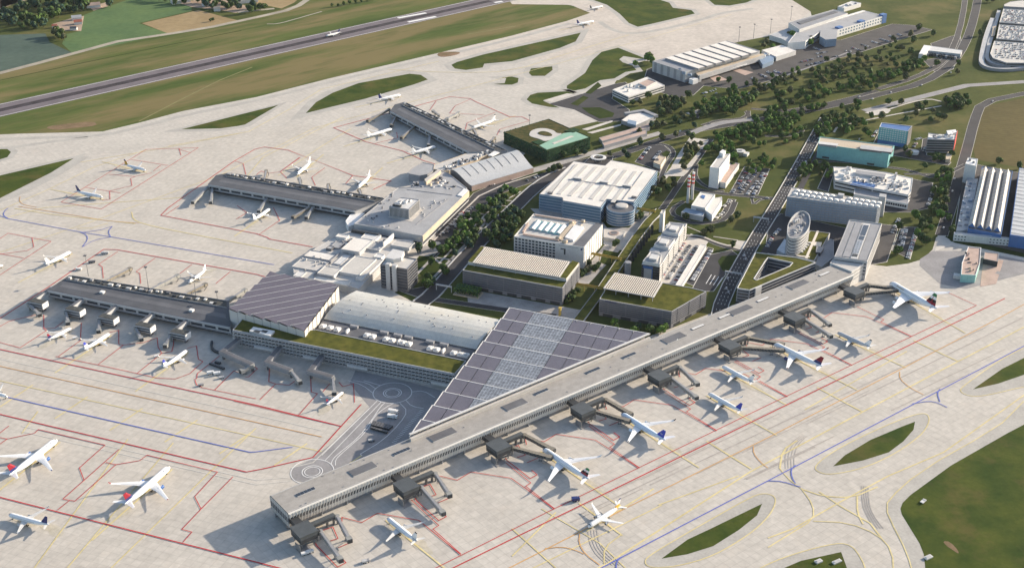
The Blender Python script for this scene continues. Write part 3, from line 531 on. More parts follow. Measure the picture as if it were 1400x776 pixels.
lot([(1340, 392), (1345, 352), (1372, 356), (1362, 388)], 'brick_pink', Z4, 0); road([(1362, 372), (1375, 376)], 8, 'asphalt_grey', 0, Z4, False)
sheet('stubble_field', [[(1342, 146), (1400, 134), (1600, 110), (1600, 262), (1400, 230), (1334, 218), (1331, 205)]], 'stubble', Z1)
lawn_patch(zm(1050, 0, 4, (520, 0), (1015, 0), (1050, 100), (1000, 190), (880, 160), (680, 130), (620, 70)), 'meadow', Z1)
# loops round the woodland
for p in (zm(960, 80, 6.99, (0, 500), (80, 465), (250, 430), (520, 300), (700, 200), (900, 130), (1100, 60), (1400, -60)), ): road(p, 4, 'asphalt_grey', 1, Z3, False)
for p in (zm(960, 80, 6.99, (0, 640), (150, 590), (360, 580), (440, 540), (440, 500)), zm(860, 130, 6.99, (1140, 240), (1150, 200), (1120, 160)), zm(860, 130, 6.99, (640, 220), (680, 150), (760, 110), (860, 90)), zm(960, 80, 6.99, (470, 480), (700, 500), (960, 490)), zm(960, 80, 6.99, (600, 740), (800, 745), (940, 720), (960, 680))): road(p, 6, 'asphalt_light', 1, Z3, True)
pave(zm(860, 130, 6.99, (540, 175), (665, 138), (625, 200)), 'pale_paving'); pave(zm(960, 80, 6.99, (55, 170), (130, 155), (245, 205), (120, 225)), 'brick_pink', Z5); pave(zm(960, 80, 6.99, (265, 105), (330, 95), (490, 135), (410, 163)), 'brick_pink', Z5)
road([(940, 185), (960, 176), (985, 168), (1012, 165), (1035, 163)], 11, 'asphalt_grey', 1, Z5)
tag(KB.build('kerb'), kind='structure'); tag(RD.build('road'), kind='structure'); tag(LT.build('lawn'), kind='structure'); tag(PV.build('pavement'), kind='structure')

hz = MB(); hz.prism([(-5050, -1550), (5050, -1550), (5050, 7050), (-5050, 7050)], -1.0, 665.0, 'white', 'white', True)
ho_ = tag(hz.build('haze'), kind='stuff'); hm = bpy.data.materials.new('haze_air'); hm.use_nodes = True; hm.node_tree.nodes.clear()
vo = hm.node_tree.nodes.new('ShaderNodeVolumePrincipled'); vo.inputs['Color'].default_value = (0.80, 0.88, 1.0, 1); vo.inputs['Density'].default_value = 0.000008; vo.inputs['Anisotropy'].default_value = 0.2
hmo = hm.node_tree.nodes.new('ShaderNodeOutputMaterial'); hm.node_tree.links.new(vo.outputs[0], hmo.inputs['Volume']); ho_.data.materials.clear(); ho_.data.materials.append(hm)

# ================================================================== BUILDING HELPERS
def Gs(pts, z): return [G(x, y, z) for x, y in pts]
def shell(root, wp, z0, z1, wall, roof, parapet=0.9, name='wall', rname='roof', rim=None):
    wp = ccw(wp); inn = inset(wp, 0.7); n = len(wp); mb = MB()
    for i in range(n):
        a, b, c, d = wp[i], wp[(i + 1) % n], inn[(i + 1) % n], inn[i]
        mb.poly([(*a, z0), (*b, z0), (*b, z1), (*a, z1)], wall)
        mb.poly([(*a, z1), (*b, z1), (*c, z1), (*d, z1)], rim or wall)
        mb.poly([(*d, z1), (*c, z1), (*c, z1 - parapet), (*d, z1 - parapet)], rim or wall)
    mb.build(name, root)
    r = MB(); r.poly([(*p, z1 - parapet + .02) for p in inn], roof)
    return r.build(rname, root)
def building(name, label, px, h, wall, roof, parapet=0.9, base=0.0, cat='building', group=None, wp=None, rim=None):
    wp = ccw(wp or Gs(px, h)); c = sum(wp, Vector((0, 0))) / len(wp)
    root = thing(name, label, cat, (c.x, c.y, 0), 0, group)
    shell(root, wp, base, h, wall, roof, parapet, rim=rim)
    return root, wp
def edge_n(a, b):
    d = (b - a).normalized(); return d, Vector((d.y, -d.x))
def bands(root, wp, z0, z1, n, key, fill=0.5, out=0.10, sides=None, name='window_band', gap=0.8):
    wp = ccw(wp); st = (z1 - z0) / n
    for k in range(n):
        mb = MB(); a0 = z0 + st * k + st * (1 - fill) / 2; a1 = a0 + st * fill
        for i in range(len(wp)):
            if sides and i not in sides: continue
            a, b = wp[i], wp[(i + 1) % len(wp)]
            if (b - a).length < 3 * gap: continue
            d, nn = edge_n(a, b); p, q = a + d * gap + nn * out, b - d * gap + nn * out
            mb.poly([(*p, a0), (*q, a0), (*q, a1), (*p, a1)], key)
            mb.poly([(*p, a1), (*q, a1), (*(b - d * gap), a1), (*(a + d * gap), a1)], key)
        mb.build(name, root)
def ledges(root, wp, z0, z1, n, key, th=0.7, out=0.55, name='floor_ledge', sides=None):
    wp = ccw(wp); st = (z1 - z0) / n; big = inset(wp, -out)
    for k in range(n):
        z = z0 + st * k; mb = MB()
        for i in range(len(wp)):
            if sides and i not in sides: continue
            j = (i + 1) % len(wp); a, b, c, d = wp[i], wp[j], big[j], big[i]
            mb.poly([(*d, z), (*c, z), (*c, z + th), (*d, z + th)], key); mb.poly([(*d, z + th), (*c, z + th), (*b, z + th), (*a, z + th)], key); mb.poly([(*a, z), (*b, z), (*c, z), (*d, z)], key)
        mb.build(name, root)
def windows(root, a, b, z0, z1, cols, rows, wd, ht, key, name='window', lo=0.04, hi=0.96, out=0.08):
    d, nn = edge_n(a, b); L = (b - a).length; rot = math.atan2(d.y, d.x); proto = None; org = Vector(root['_org'])
    for r in range(rows):
        for c in range(cols):
            p = a + d * L * (lo + (hi - lo) * (c + .5) / cols) + nn * out; z = z0 + (z1 - z0) * (r + .5) / rows - ht / 2
            if proto is None:
                mb = MB(); mb.loft([[(-wd / 2, 0, 0), (wd / 2, 0, 0), (wd / 2, 0, ht), (-wd / 2, 0, ht)], [(-wd / 2, .3, 0), (wd / 2, .3, 0), (wd / 2, .3, ht), (-wd / 2, .3, ht)]], key)
                o = mb.build(name, root, world=False); proto = o
            else:
                o = proto.copy(); C.objects.link(o); o.parent = root
            o.location = Vector((p.x, p.y, z)) - org; o.rotation_euler = (0, 0, rot)
def fins(root, a, b, z0, z1, n, key, wd=0.5, dp=0.6, name='facade_fins', base=0.0):
    d, nn = edge_n(a, b); L = (b - a).length; mb = MB(); rot = math.degrees(math.atan2(d.y, d.x))
    for k in range(n):
        p = a + d * L * (k + .5) / n + nn * (dp / 2 + base); mb.box((p.x, p.y, z0), (wd, dp, z1 - z0), key, rot)
    mb.build(name, root)
def units(root, spots, z, key='off_white', name='roof_unit', rot=-20.6):
    for x, y, sx, sy, sz in spots:
        p = G(x, y, z); mb = MB(); mb.box((p.x, p.y, z - .3), (sx, sy, sz), key, rot); mb.box((p.x, p.y, z - .3 + sz), (sx * .55, sy * .55, .5), 'mid_grey', rot); mb.build(name, root)
def scatter_units(root, px, z, n, keys=('off_white', 'light_grey', 'mid_grey'), s=(2, 5), hz=(1, 2.6), rot=-20.6, name='roof_unit'):
    xs = [p[0] for p in px]; ys = [p[1] for p in px]
    def inside(x, y):
        c = False
        for i in range(len(px)):
            (x1, y1), (x2, y2) = px[i - 1], px[i]
            if (y1 > y) != (y2 > y) and x < (x2 - x1) * (y - y1) / (y2 - y1) + x1: c = not c
        return c
    k = 0; t = 0; done = []
    while k < n and t < n * 60:
        t += 1; x, y = random.uniform(min(xs), max(xs)), random.uniform(min(ys), max(ys))
        if not inside(x, y): continue
        p = G(x, y, z)
        if any((p - q).length < s[1] * .9 for q in done): continue
        done.append(p); k += 1; mb = MB(); sx, sy, sz = random.uniform(*s), random.uniform(*s), random.uniform(*hz)
        mb.box((p.x, p.y, z - .6), (sx, sy, sz + .6), random.choice(keys), rot)
        if random.random() < .5: mb.tube((p.x, p.y, z + sz), (p.x, p.y, z + sz + .5), min(sx, sy) * .3, min(sx, sy) * .3, 'mid_grey', 10)
        mb.build(name, root)
def slab(root, wp, z0, z1, key, name, top=None):
    mb = MB(); mb.prism(wp, z0, z1, key, top or key, True); return mb.build(name, root)
def clip(poly, n, c):                                  # keep points with p.n >= c
    out = []
    for i in range(len(poly)):
        a, b = poly[i - 1], poly[i]; da, db = a.dot(n) - c, b.dot(n) - c
        if (da >= 0) != (db >= 0): out.append(a + (b - a) * (da / (da - db)))
        if db >= 0: out.append(b)
    return out
def text_mesh(s, size, key, depth=0.03):
    cu = bpy.data.curves.new('lettering', 'FONT'); cu.body = s; cu.size = size; cu.align_x = 'CENTER'; cu.align_y = 'CENTER'; cu.extrude = depth; cu.resolution_u = 2
    t = bpy.data.objects.new('lettering', cu); C.objects.link(t)
    me = bpy.data.meshes.new_from_object(t.evaluated_get(bpy.context.evaluated_depsgraph_get()))
    bpy.data.objects.remove(t); me.materials.clear(); me.materials.append(M[key]); return me
def frame_obj(name, me, parent, p, x, y):               # mesh placed with its own x, y axes
    o = bpy.data.objects.new(name, me); C.objects.link(o); o.parent = parent
    x = Vector(x).normalized(); y = Vector(y).normalized(); zc = x.cross(y)
    m = Matrix((x, y, zc)).transposed().to_4x4(); m.translation = Vector(p); o.matrix_local = m; return o

# ================================================================== LONG PIER
PL = 700.0; PW = 29.3
pier = thing('pier_terminal', 'very long pale flat-roofed pier with ribbed sides and eight dark gate boxes', 'terminal', (*pl(PL / 2, PW / 2), 0))
def extr(prof, s0, s1, m, name, parent, mf=None):
    mb = MB()
    for i in range(len(prof) - 1):
        (o0, z0), (o1, z1) = prof[i], prof[i + 1]
        mb.poly([(*pl(s0, o0), z0), (*pl(s1, o0), z0), (*pl(s1, o1), z1), (*pl(s0, o1), z1)], m if not mf else mf[i])
    return mb.build(name, parent)
slab(pier, [pl(0, 0), pl(PL, 0), pl(PL, PW), pl(0, PW)], 18.2, 19.0, 'pier_roof', 'roof')
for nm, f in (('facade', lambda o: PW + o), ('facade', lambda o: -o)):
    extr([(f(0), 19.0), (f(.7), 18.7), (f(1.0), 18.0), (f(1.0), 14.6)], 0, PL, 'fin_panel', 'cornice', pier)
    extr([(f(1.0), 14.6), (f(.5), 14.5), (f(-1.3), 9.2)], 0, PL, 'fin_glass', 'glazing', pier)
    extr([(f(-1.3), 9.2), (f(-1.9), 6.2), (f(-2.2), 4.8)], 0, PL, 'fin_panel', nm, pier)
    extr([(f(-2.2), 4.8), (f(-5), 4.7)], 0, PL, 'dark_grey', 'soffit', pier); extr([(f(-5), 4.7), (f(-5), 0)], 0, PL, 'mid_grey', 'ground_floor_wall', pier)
mb = MB()
for sgn in (1, -1):
    f = (lambda o: PW + o) if sgn == 1 else (lambda o: -o)
    for k in range(int(PL / 2.8)):
        s = 1.4 + k * 2.8
        for (o0, z0), (o1, z1) in (((1.08, 18.0), (1.08, 14.6)), ((.62, 14.5), (-1.15, 9.3)), ((-1.15, 9.2), (-2.0, 4.9))):
            mb.bar((*pl(s, f(o0)), z0), (*pl(s, f(o1)), z1), .8, .45, 'off_white')
mb.build('facade_fins', pier)
mb = MB()
for z0, z1, key, o in ((14.6, 18.9, 'fin_panel', .5), (9, 14.6, 'fin_glass', .2), (4.8, 9, 'fin_panel', 0)):
    mb.poly([(*pl(-o, -1), z0), (*pl(-o, PW + 1), z0), (*pl(-o, PW + 1), z1), (*pl(-o, -1), z1)], key)
mb.poly([(*pl(0, -1), 4.8), (*pl(0, PW + 1), 4.8), (*pl(5, PW + 1), 4.8), (*pl(5, -1), 4.8)], 'dark_grey'); mb.poly([(*pl(5, 2), 0), (*pl(5, PW - 2), 0), (*pl(5, PW - 2), 4.8), (*pl(5, 2), 4.8)], 'dark_grey')
mb.build('end_facade', pier)
mb = MB()
for k in range(11): mb.bar((*pl(-.7, k * 2.9), 18.6), (*pl(-.4, k * 2.9), 4.9), .35, .35, 'light_grey')
mb.build('end_fins', pier)
for k in range(29):
    for o in (3.6, PW - 3.6):
        p = pl(8 + k * 24, o)
        mb = MB(); mb.tube((*p, 0), (*p, 4.8), .5, .5, 'light_grey', 8); mb.build('column', pier)
# roof lights: long pale-framed slots and broad dark gratings, as along the roof
for (x, y), L, Wd, key in (((418, 672), 17, 4.2, 'glass_dark'), ((496, 641), 24, 10, 'dark_grey'), ((549, 617), 17, 4.2, 'glass_dark'), ((605, 594), 26, 10, 'dark_grey'), ((740, 535.5), 16, 4.2, 'glass_dark'), ((704, 553), 24, 10, 'dark_grey'), ((810.5, 506.5), 17, 4.2, 'glass_dark'), ((860, 486), 17, 4.2, 'glass_dark'),
                           ((921, 462), 27, 11, 'dark_grey'), ((954, 447), 17, 3.6, 'off_white'), ((991, 432), 17, 3.6, 'off_white'), ((1012, 424), 30, 10, 'dark_grey'), ((1043, 409.5), 17, 3.6, 'off_white'), ((1091, 389), 28, 10, 'dark_grey'), ((1127, 374.5), 16, 3.6, 'off_white')):
    s, o = tolocal(x, y, 19); p = pl(s, o)
    fr = MB(); fr.box((*p, 19.0), (L, Wd, .45), 'light_grey' if key != 'off_white' else 'dark_grey', 37.5); fo = fr.build('skylight', pier)
    nb = 5 if key == 'glass_dark' else 1
    pn = MB()
    for i in range(nb): pn.box((*pl(s - L / 2 + L * (i + .5) / nb, o), 19.45), (L / nb - .5, Wd - .8, .2), key, 37.5)
    g_ = pn.build('pane', fo); 
for k in range(60):
    s = random.uniform(6, PL - 6); o = random.choice((3, 26, 15)) + random.uniform(-1.5, 1.5)
    if k < 40: mb = MB(); p = pl(s, o); mb.box((*p, 19.0), (.9, .9, .5), 'mid_grey', 37.5); mb.build('roof_vent', pier)
mb = MB()
for o in (.9, PW - .9): mb.bar((*pl(0, o), 19.15), (*pl(PL, o), 19.15), .4, .3, 'light_grey')
mb.build('roof_kerb', pier)
# pier head building
hw, hp = building('pier_head_building', 'tall grey block with striped roof and skylight at the far pier end', zm(1100, 280, 6.47, (400, 128), (685, 165), (555, 497), (263, 457)), 24, 'light_grey', 'roof_pale', 1.0)
q = lambda *p: Gs(zm(1100, 280, 6.47, *p), 24)
for a_ in (((388, 138), (440, 146), (325, 452), (272, 452)), ((452, 146), (510, 153), (400, 458), (335, 453)), ((590, 165), (665, 177), (545, 488), (475, 478))): slab(hw, q(*a_), 23.2, 23.7, 'mid_grey', 'roof_panel')
slab(hw, q((520, 165), (580, 172), (468, 476), (408, 468)), 23.2, 24.1, 'off_white', 'skylight_frame')
for t0, t1, key in ((.02, .34, 'glass_dark'), (.36, .48, 'glass_dark'), (.5, .88, 'skylight_glass'), (.9, .98, 'charcoal')):
    L0, R0, R1, L1 = q((526, 172), (572, 178), (462, 468), (414, 462)); slab(hw, [L0.lerp(L1, t0), R0.lerp(R1, t0), R0.lerp(R1, t1), L0.lerp(L1, t1)], 24.05, 24.3, key, 'skylight')
bands(hw, hp, 5, 22, 4, 'glass_dark', .35, sides=None)
fw, fp = building('pier_head_foyer', 'low pale wedge joining the striped tall block to the long pier roof', zm(1100, 280, 6.47, (225, 512), (263, 460), (553, 500), (418, 588)), 20.5, 'off_white', 'roof_pale', .6)
for i in range(len(fp)):
    a_, b_ = fp[i], fp[(i + 1) % len(fp)]; d, nn = edge_n(a_, b_)
    if nn.dot(az(-60)) > .6 and (b_ - a_).length > 10: windows(fw, a_, b_, 6, 19, 10, 3, 1.6, 1.5, 'mid_grey')

# ================================================================== TRIANGULAR SOLAR TERMINAL
TA = G(697, 421, 24); U = (G(887.5, 456.5, 24) - TA).normalized(); V = (G(560, 594, 24) - TA).normalized()
TW, TL = (G(887.5, 456.5, 24) - TA).length, (G(560, 594, 24) - TA).length
def tp(x, y): return TA + U * x + V * y
tri = thing('solar_roof_terminal', 'large triangular roof of stepped dark solar panels with a broad clear glass strip', 'terminal', (*tp(TW / 3, TL / 3), 0))
NR = 10; rl = TL / NR
mb = MB()
for a_, b_ in ((tp(2, 2), tp(2, TL - 4)), (tp(2, TL - 4), tp(TW - 4, 2)), (tp(TW - 4, 2), tp(2, 2))): mb.poly([(*a_, 0), (*b_, 0), (*b_, 21.8), (*a_, 21.8)], 'off_white')
mb.build('wall', tri)
for i in range(NR):
    y0, y1 = i * rl, (i + 1) * rl; xe0, xe1 = TW * (1 - y0 / TL), TW * (1 - y1 / TL)
    zf, zn = 24.6, 22.2
    def P3(x, y): return (*tp(x, y), zf + (zn - zf) * (y - y0) / rl)
    def strip_cells(x0, x1, m, name, cell):
        n = max(1, round((x1 - x0) / cell)); 
        for k in range(n):
            a0, a1 = x0 + (x1 - x0) * k / n, x0 + (x1 - x0) * (k + 1) / n
            b0, b1 = min(a1, xe0), min(a1, xe1)
            if a0 >= xe0: continue
            pts = [P3(a0 + .25, y0 + .3), P3(min(a1 - .25, xe0), y0 + .3)]
            if a1 > xe1: 
                if a0 < xe1: pts += ([P3(a1 - .25, y0 + rl * (xe0 - a1) / max(xe0 - xe1, .01))] if a1 < xe0 else []) + [P3(max(a0, xe1), y1 - .3), P3(a0 + .25, y1 - .3)]
                else: pts += ([P3(a1 - .25, y0 + rl * (xe0 - a1) / (xe0 - xe1))] if a1 < xe0 else []) + [P3(a0 + .25, y0 + rl * (xe0 - a0) / (xe0 - xe1))]
            else: pts += [P3(a1 - .25, y1 - .3), P3(a0 + .25, y1 - .3)]
            mb = MB(); mb.poly(pts, m); mb.build(name, tri)
    g0, g1 = 27 + i * .6, 70 + i * 0.5
    strip_cells(0, min(g0, xe0), 'solar', 'solar_panel', 14)
    if xe0 > g0: strip_cells(g0, min(g1, xe0), 'skylight_glass', 'roof_glazing', 200)
    if xe0 > g1: strip_cells(g1, xe0, 'solar', 'solar_panel', 15)
    mb = MB()                                             # white ridge beam and the vertical step behind it
    mb.bar((*tp(-.5, y0), zf - .2), (*tp(xe0 + 1, y0), zf - .2), .7, .7, 'white'); mb.bar((*tp(-.2, y0), zf), (*tp(-.2, y1), zn), .7, .7, 'white')
    mb.bar((*tp(xe0, y0), zf - .1), (*tp(xe1, y1), zf - .1), 2.2, 1.0, 'off_white')
    mb.poly([(*tp(0, y0 - .2), zn - .2), (*tp(xe0, y0 - .2), zn - .2), (*tp(xe0, y0 - .2), zf - .3), (*tp(0, y0 - .2), zf - .3)], 'light_grey')
    mb.build('ridge_beam', tri)
    mb = MB(); mb.bar((*tp(xe0 + 1.4, y0 + 2), 20.4), (*tp(xe1 + 1.4, y1 + 2), 20.4), 2.6, 3.0, 'roof_pale'); mb.build('side_ledge', tri)
mb = MB()
for k in range(6):
    for j in range(3 + k): mb.bar((*tp(74 + j * 15, 0.4), 24.8), (*tp(74 + j * 15, 3.0), 24.6), .5, .4, 'white')
mb.build('panel_brackets', tri)

# ================================================================== SQUARE SAWTOOTH SOLAR ROOF
SQ = [G(369.4, 372, 26), G(463, 390, 26), G(416, 451, 26), G(313, 422, 26)]
c_ = sum(SQ, Vector((0, 0))) / 4; sq = thing('sawtooth_solar_hall', 'square hall under a dark violet sawtooth solar roof of diagonal ridges', 'terminal', (c_.x, c_.y, 0))
mb = MB(); mb.prism(SQ, 0, 24.6, 'light_grey'); mb.build('wall', sq)
e_ = az(23); n_ = az(113); ts = [p.dot(n_) for p in SQ]; t0, t1 = min(ts), max(ts); K = 11; st = (t1 - t0) / K
for k in range(K):
    a0, a1 = t0 + st * k, t0 + st * (k + 1)
    pg = clip(clip([p.copy() for p in SQ], n_, a0), -n_, -a1)
    if len(pg) < 3: continue
    zz = lambda p: 24.8 + 2.6 * (p.dot(n_) - a0) / st
    mb = MB(); mb.poly([(p.x, p.y, zz(p)) for p in ccw(pg)], 'solar_left'); mb.build('solar_panel', sq)
    hi = [p for p in pg if abs(p.dot(n_) - a1) < .05]
    if len(hi) > 1:
        hi.sort(key=lambda p: p.dot(e_)); mb = MB(); a_, b_ = hi[0] - e_ * .6, hi[-1] + e_ * .6
        mb.bar((*a_, 27.3), (*b_, 27.3), .5, .45, 'off_white'); mb.poly([(*a_, 24.6), (*b_, 24.6), (*b_, 27.2), (*a_, 27.2)], 'light_grey'); mb.build('ridge', sq)
for a_, b_, key, z1 in ((SQ[2], SQ[1], 'slat_cream', 24.5), (SQ[3], SQ[0], 'fin_panel', 24.5), (SQ[2], SQ[3], 'fin_panel', 24.5)):
    d = (b_ - a_); n = 9
    for k in range(n):
        p, q_ = a_ + d * (k / n), a_ + d * ((k + (.93 if key != 'slat_cream' else .6)) / n); mb = MB(); nn = Vector((d.y, -d.x)).normalized()
        if (p + nn - c_).length < (p - c_).length: nn = -nn
        mb.poly([(*(p + nn * .4), 4), (*(q_ + nn * .4), 4), (*(q_ + nn * .4), z1 + 1.2), (*(p + nn * .4), z1 + .1)], key); mb.build('facade_panel', sq)

# ================================================================== FRONT TERMINAL BLOCK AND VAULTED HALL
FT = Gs([(318, 451), (622, 511), (637.5, 493), (432, 450.5), (416, 452), (335.4, 431)], 18)
ft = thing('green_roof_terminal', 'long grey banded terminal front with a planted green roof, three jet bridges below it', 'terminal', (*(sum(FT, Vector((0, 0))) / 6), 0))
shell(ft, FT, 0, 18.4, 'light_grey', 'sedum', .5)
A_, B_ = FT[0], FT[1]; d, nn = edge_n(A_, B_)
for k in range(4):
    z = 3.0 + k * 3.8; mb = MB(); p, q_ = A_ + nn * .1 + d * 1, B_ + nn * .1 - d * 1; mb.poly([(*p, z), (*q_, z), (*q_, z + 1.7), (*p, z + 1.7)], 'glass_dark'); mb.build('window_band', ft)
    mb = MB(); mb.bar((*(A_ + nn * .6), z + 2.6), (*(B_ + nn * .6), z + 2.6), 1.2, 1.1, 'light_grey'); mb.build('floor_ledge', ft)
for t in (.10, .33, .53, .9): mb = MB(); p = A_ + d * (B_ - A_).length * t; mb.bar((*(p + nn * 1.0), 4.2), (*(p + d * 22 + nn * 1.0), 4.2), 2.0, 2.2, 'off_white'); mb.build('loading_canopy', ft)
fins(ft, A_, B_, 1.5, 18, 62, 'light_grey', .35, 1.3)
mb = MB(); mb.prism(Gs(zm(300, 360, 7.056, (290, 660), (330, 622), (535, 662), (490, 708)), 18.4), 17.9, 20.0, 'off_white', 'white', True); mb.build('roof_hatch', ft)
for x in (370, 440): mb = MB(); mb.prism(Gs(zm(300, 360, 7.056, (x - 48, 655), (x - 20, 640), (x + 32, 650), (x + 8, 672)), 20), 20.0, 20.15, 'charcoal', 'charcoal', True); mb.build('hatch_opening', ft)
TR = Gs([(432.5, 450.5), (637.5, 493), (651, 477), (442.5, 435.5)], 14)
slab(ft, TR, 12, 14, 'dark_grey', 'plant_deck')
for k, x in enumerate((.03, .08, .13, .20, .33, .37, .46, .50, .545, .57, .61, .75, .79, .835, .90, .945, .98)):
    p = TR[0].lerp(TR[1], x).lerp(TR[3].lerp(TR[2], x), .3); tall = k in (3, 8, 13)
    mb = MB(); mb.box((*p, 14), (1.6 if tall else 5.5, 6.5, 3.2 if tall else 2.4), 'white', -20.6); mb.box((*(p + az(-110) * 1.2), 16.4), (1.4 if tall else 3.0, 2.8, 1.4), 'off_white', -20.6); mb.build('cooling_unit', ft)
for x in (.22, .42, .51, .58, .72, .81): mb = MB(); p = TR[0].lerp(TR[1], x).lerp(TR[3].lerp(TR[2], x), .78); mb.box((*p, 14), (8.5, 3, 2.6), 'mid_grey', -20.6); mb.build('louvred_box', ft)
FLp, FRp, BRp, BLp = G(442.5, 435.5, 15), G(651, 477, 15), G(688, 437.5, 21), G(487.5, 397, 21)
vh = thing('vaulted_terminal_hall', 'broad pale barrel-vaulted hall roof between the two solar roofs', 'terminal', (*((FLp + BRp) / 2), 0))
prof = [(0, 15), (.08, 17.4), (.18, 19.6), (.30, 21.4), (.42, 22.6), (.55, 23.2), (.68, 23.1), (.8, 22.6), (.9, 21.9), (1, 21)]
mb = MB(); mb.loft([[(*FLp.lerp(BLp, t), z) for t, z in prof] + [(*FLp.lerp(BLp, t), z - .6) for t, z in reversed(prof)], [(*FRp.lerp(BRp, t), z) for t, z in prof] + [(*FRp.lerp(BRp, t), z - .6) for t, z in reversed(prof)]], 'vault_roof'); mb.build('vault_roof', vh, smooth=False)
mb = MB()
for A0, B0 in ((FLp, BLp), (FRp, BRp)):
    mb.poly([(*A0, 0), (*B0, 0)] + [(*A0.lerp(B0, t), z - .5) for t, z in reversed(prof)], 'light_grey')
mb.poly([(*FLp, 0), (*FRp, 0), (*FRp, 14.6), (*FLp, 14.6)], 'glass_dark'); mb.poly([(*BLp, 0), (*BRp, 0), (*BRp, 20.6), (*BLp, 20.6)], 'light_grey'); mb.build('wall', vh)
for _ in range(34):
    u, t = random.uniform(.05, .95), random.uniform(.15, .9); i = max(k for k in range(len(prof)) if prof[k][0] <= t); z = prof[i][1] + (prof[i + 1][1] - prof[i][1]) * (t - prof[i][0]) / (prof[i + 1][0] - prof[i][0])
    p = FLp.lerp(FRp, u).lerp(BLp.lerp(BRp, u), t); mb = MB(); mb.box((*p, z - .2), (1.1, 1.1, .7), 'mid_grey', -20.6); mb.build('roof_hatch', vh)

# ================================================================== OLDER PIERS (dark roofs) with stand gates
def pier_old(label, NL, NRr, SR, SL, z, tips=()):
    q_ = [G(*p, z) for p in (NL, NRr, SR, SL)]; c = sum(q_, Vector((0, 0))) / 4
    r = thing('pier_terminal', label, 'terminal', (c.x, c.y, 0)); nl, nr, sr, sl = q_
    poly = [nl, nr, sr, sl] + [G(*p, z) for p in tips]
    mb = MB(); mb.prism(poly, 4.8, z - .1, 'light_grey'); mb.build('upper_wall', r); mb = MB(); mb.prism(inset(poly, 3.5), 0, 4.8, 'charcoal'); mb.build('ground_floor_wall', r)  # charcoal paints the undercroft's shadow into the recessed ground-floor wall
    mb = MB(); mb.prism(inset(poly, -1.0), 4.3, 5.0, 'mid_grey', 'mid_grey', True); mb.build('floor_slab', r)
    mb = MB(); mb.prism(inset(poly, -.6), z - .2, z + .5, 'mid_grey', 'membrane_dark', True); mb.build('roof', r)
    # plant strip along the far side
    f = lambda u, t: nl.lerp(nr, u).lerp(sl.lerp(sr, u), t)
    mb = MB(); mb.prism([f(.02, .02), f(.99, .02), f(.99, .30), f(.02, .30)], z + .5, z + .75, 'gravel_dark', 'gravel_dark'); mb.build('plant_strip', r)
    mb = MB()
    for t in (.02, .30): a_, b_ = f(.02, t), f(.99, t); mb.bar((*a_, z + 1.1), (*b_, z + 1.1), .4, 1.3, 'mid_grey')
    mb.build('plant_screen', r)
    L = (nr - nl).length; dd = (nr - nl).normalized(); rot = math.degrees(math.atan2(dd.y, dd.x)); x = 6
    while x < L - 8:
        p = f(x / L, random.uniform(.09, .22)); mb = MB(); s_ = random.uniform(2, 5.5)
        mb.box((*p, z + .75), (s_, random.uniform(2, 4), random.uniform(.8, 2.2)), random.choice(('off_white', 'light_grey', 'dark_grey', 'mid_grey', 'charcoal')), rot); mb.build('roof_unit', r); x += random.uniform(5, 10)
    # bright edge and window strip on the near side
    a_, b_ = sl, sr; d, n1 = edge_n(a_, b_); n1 = n1 if n1.dot(az(-110)) > 0 else -n1
    mb = MB(); mb.bar((*(a_ + n1 * 1.1), z - .8), (*(b_ + n1 * 1.1), z - .8), 1.0, 2.0, 'light_grey'); mb.build('edge_beam', r)
    n = int((b_ - a_).length / 16)
    for k in range(n):
        p, q2 = a_.lerp(b_, (k + .08) / n) + n1 * .12, a_.lerp(b_, (k + .9) / n) + n1 * .12; mb = MB(); mb.poly([(*p, 6.2), (*q2, 6.2), (*q2, z - 3), (*p, z - 3)], 'glass_dark'); mb.build('window_band', r)
    mb = MB(); mb.prism([f(.03, .55), f(.98, .55), f(.98, .72), f(.03, .72)], z + .5, z + .58, 'dark_grey', 'dark_grey'); mb.build('roof_walkway', r)
    return r, f
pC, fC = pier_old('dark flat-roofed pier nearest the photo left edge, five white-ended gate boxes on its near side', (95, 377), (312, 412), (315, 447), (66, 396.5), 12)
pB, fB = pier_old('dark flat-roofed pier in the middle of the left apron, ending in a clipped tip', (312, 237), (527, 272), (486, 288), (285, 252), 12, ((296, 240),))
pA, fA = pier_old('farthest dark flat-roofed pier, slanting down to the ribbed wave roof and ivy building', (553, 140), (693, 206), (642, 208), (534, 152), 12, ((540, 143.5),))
mb = MB(); p = G(140, 400, 12.6); mb.box((*p, 12.5), (4.5, 4, 2.0), 'white', -20.6); mb.build('roof_unit', pC); mb = MB(); p = G(262, 425, 12.6); mb.box((*p, 12.5), (4.5, 4, 2.2), 'white', -20.6); mb.build('roof_unit', pC)

# ================================================================== TERMINAL ONE AND SERVICE ROOFS
t1, t1p = building('flat_roof_terminal', 'wide grey flat-roofed terminal block carrying a striped cube', zm(470, 220, 6.467, (90, 553), (695, 660), (1105, 262), (1010, 220), (480, 235)), 14, 'light_grey', 'roof_grey', .5, cat='terminal', rim='light_grey')
for i in range(len(t1p)):
    a_, b_ = t1p[i], t1p[(i + 1) % len(t1p)]
    if edge_n(a_, b_)[1].dot(az(-20)) > .8: mb = MB(); nn = edge_n(a_, b_)[1]; mb.bar((*(a_ + nn * .3), 10), (*(b_ + nn * .3), 10), .6, 7.4, 'sand'); mb.build('fascia', t1)
bands(t1, t1p, 1, 6, 1, 'glass_dark', .6)
mb = MB(); mb.prism(Gs(zm(470, 220, 6.467, (385, 495), (600, 535), (715, 420), (670, 410)), 14), 13.6, 13.75, 'pale_paving', 'pale_paving'); mb.build('roof_path', t1)
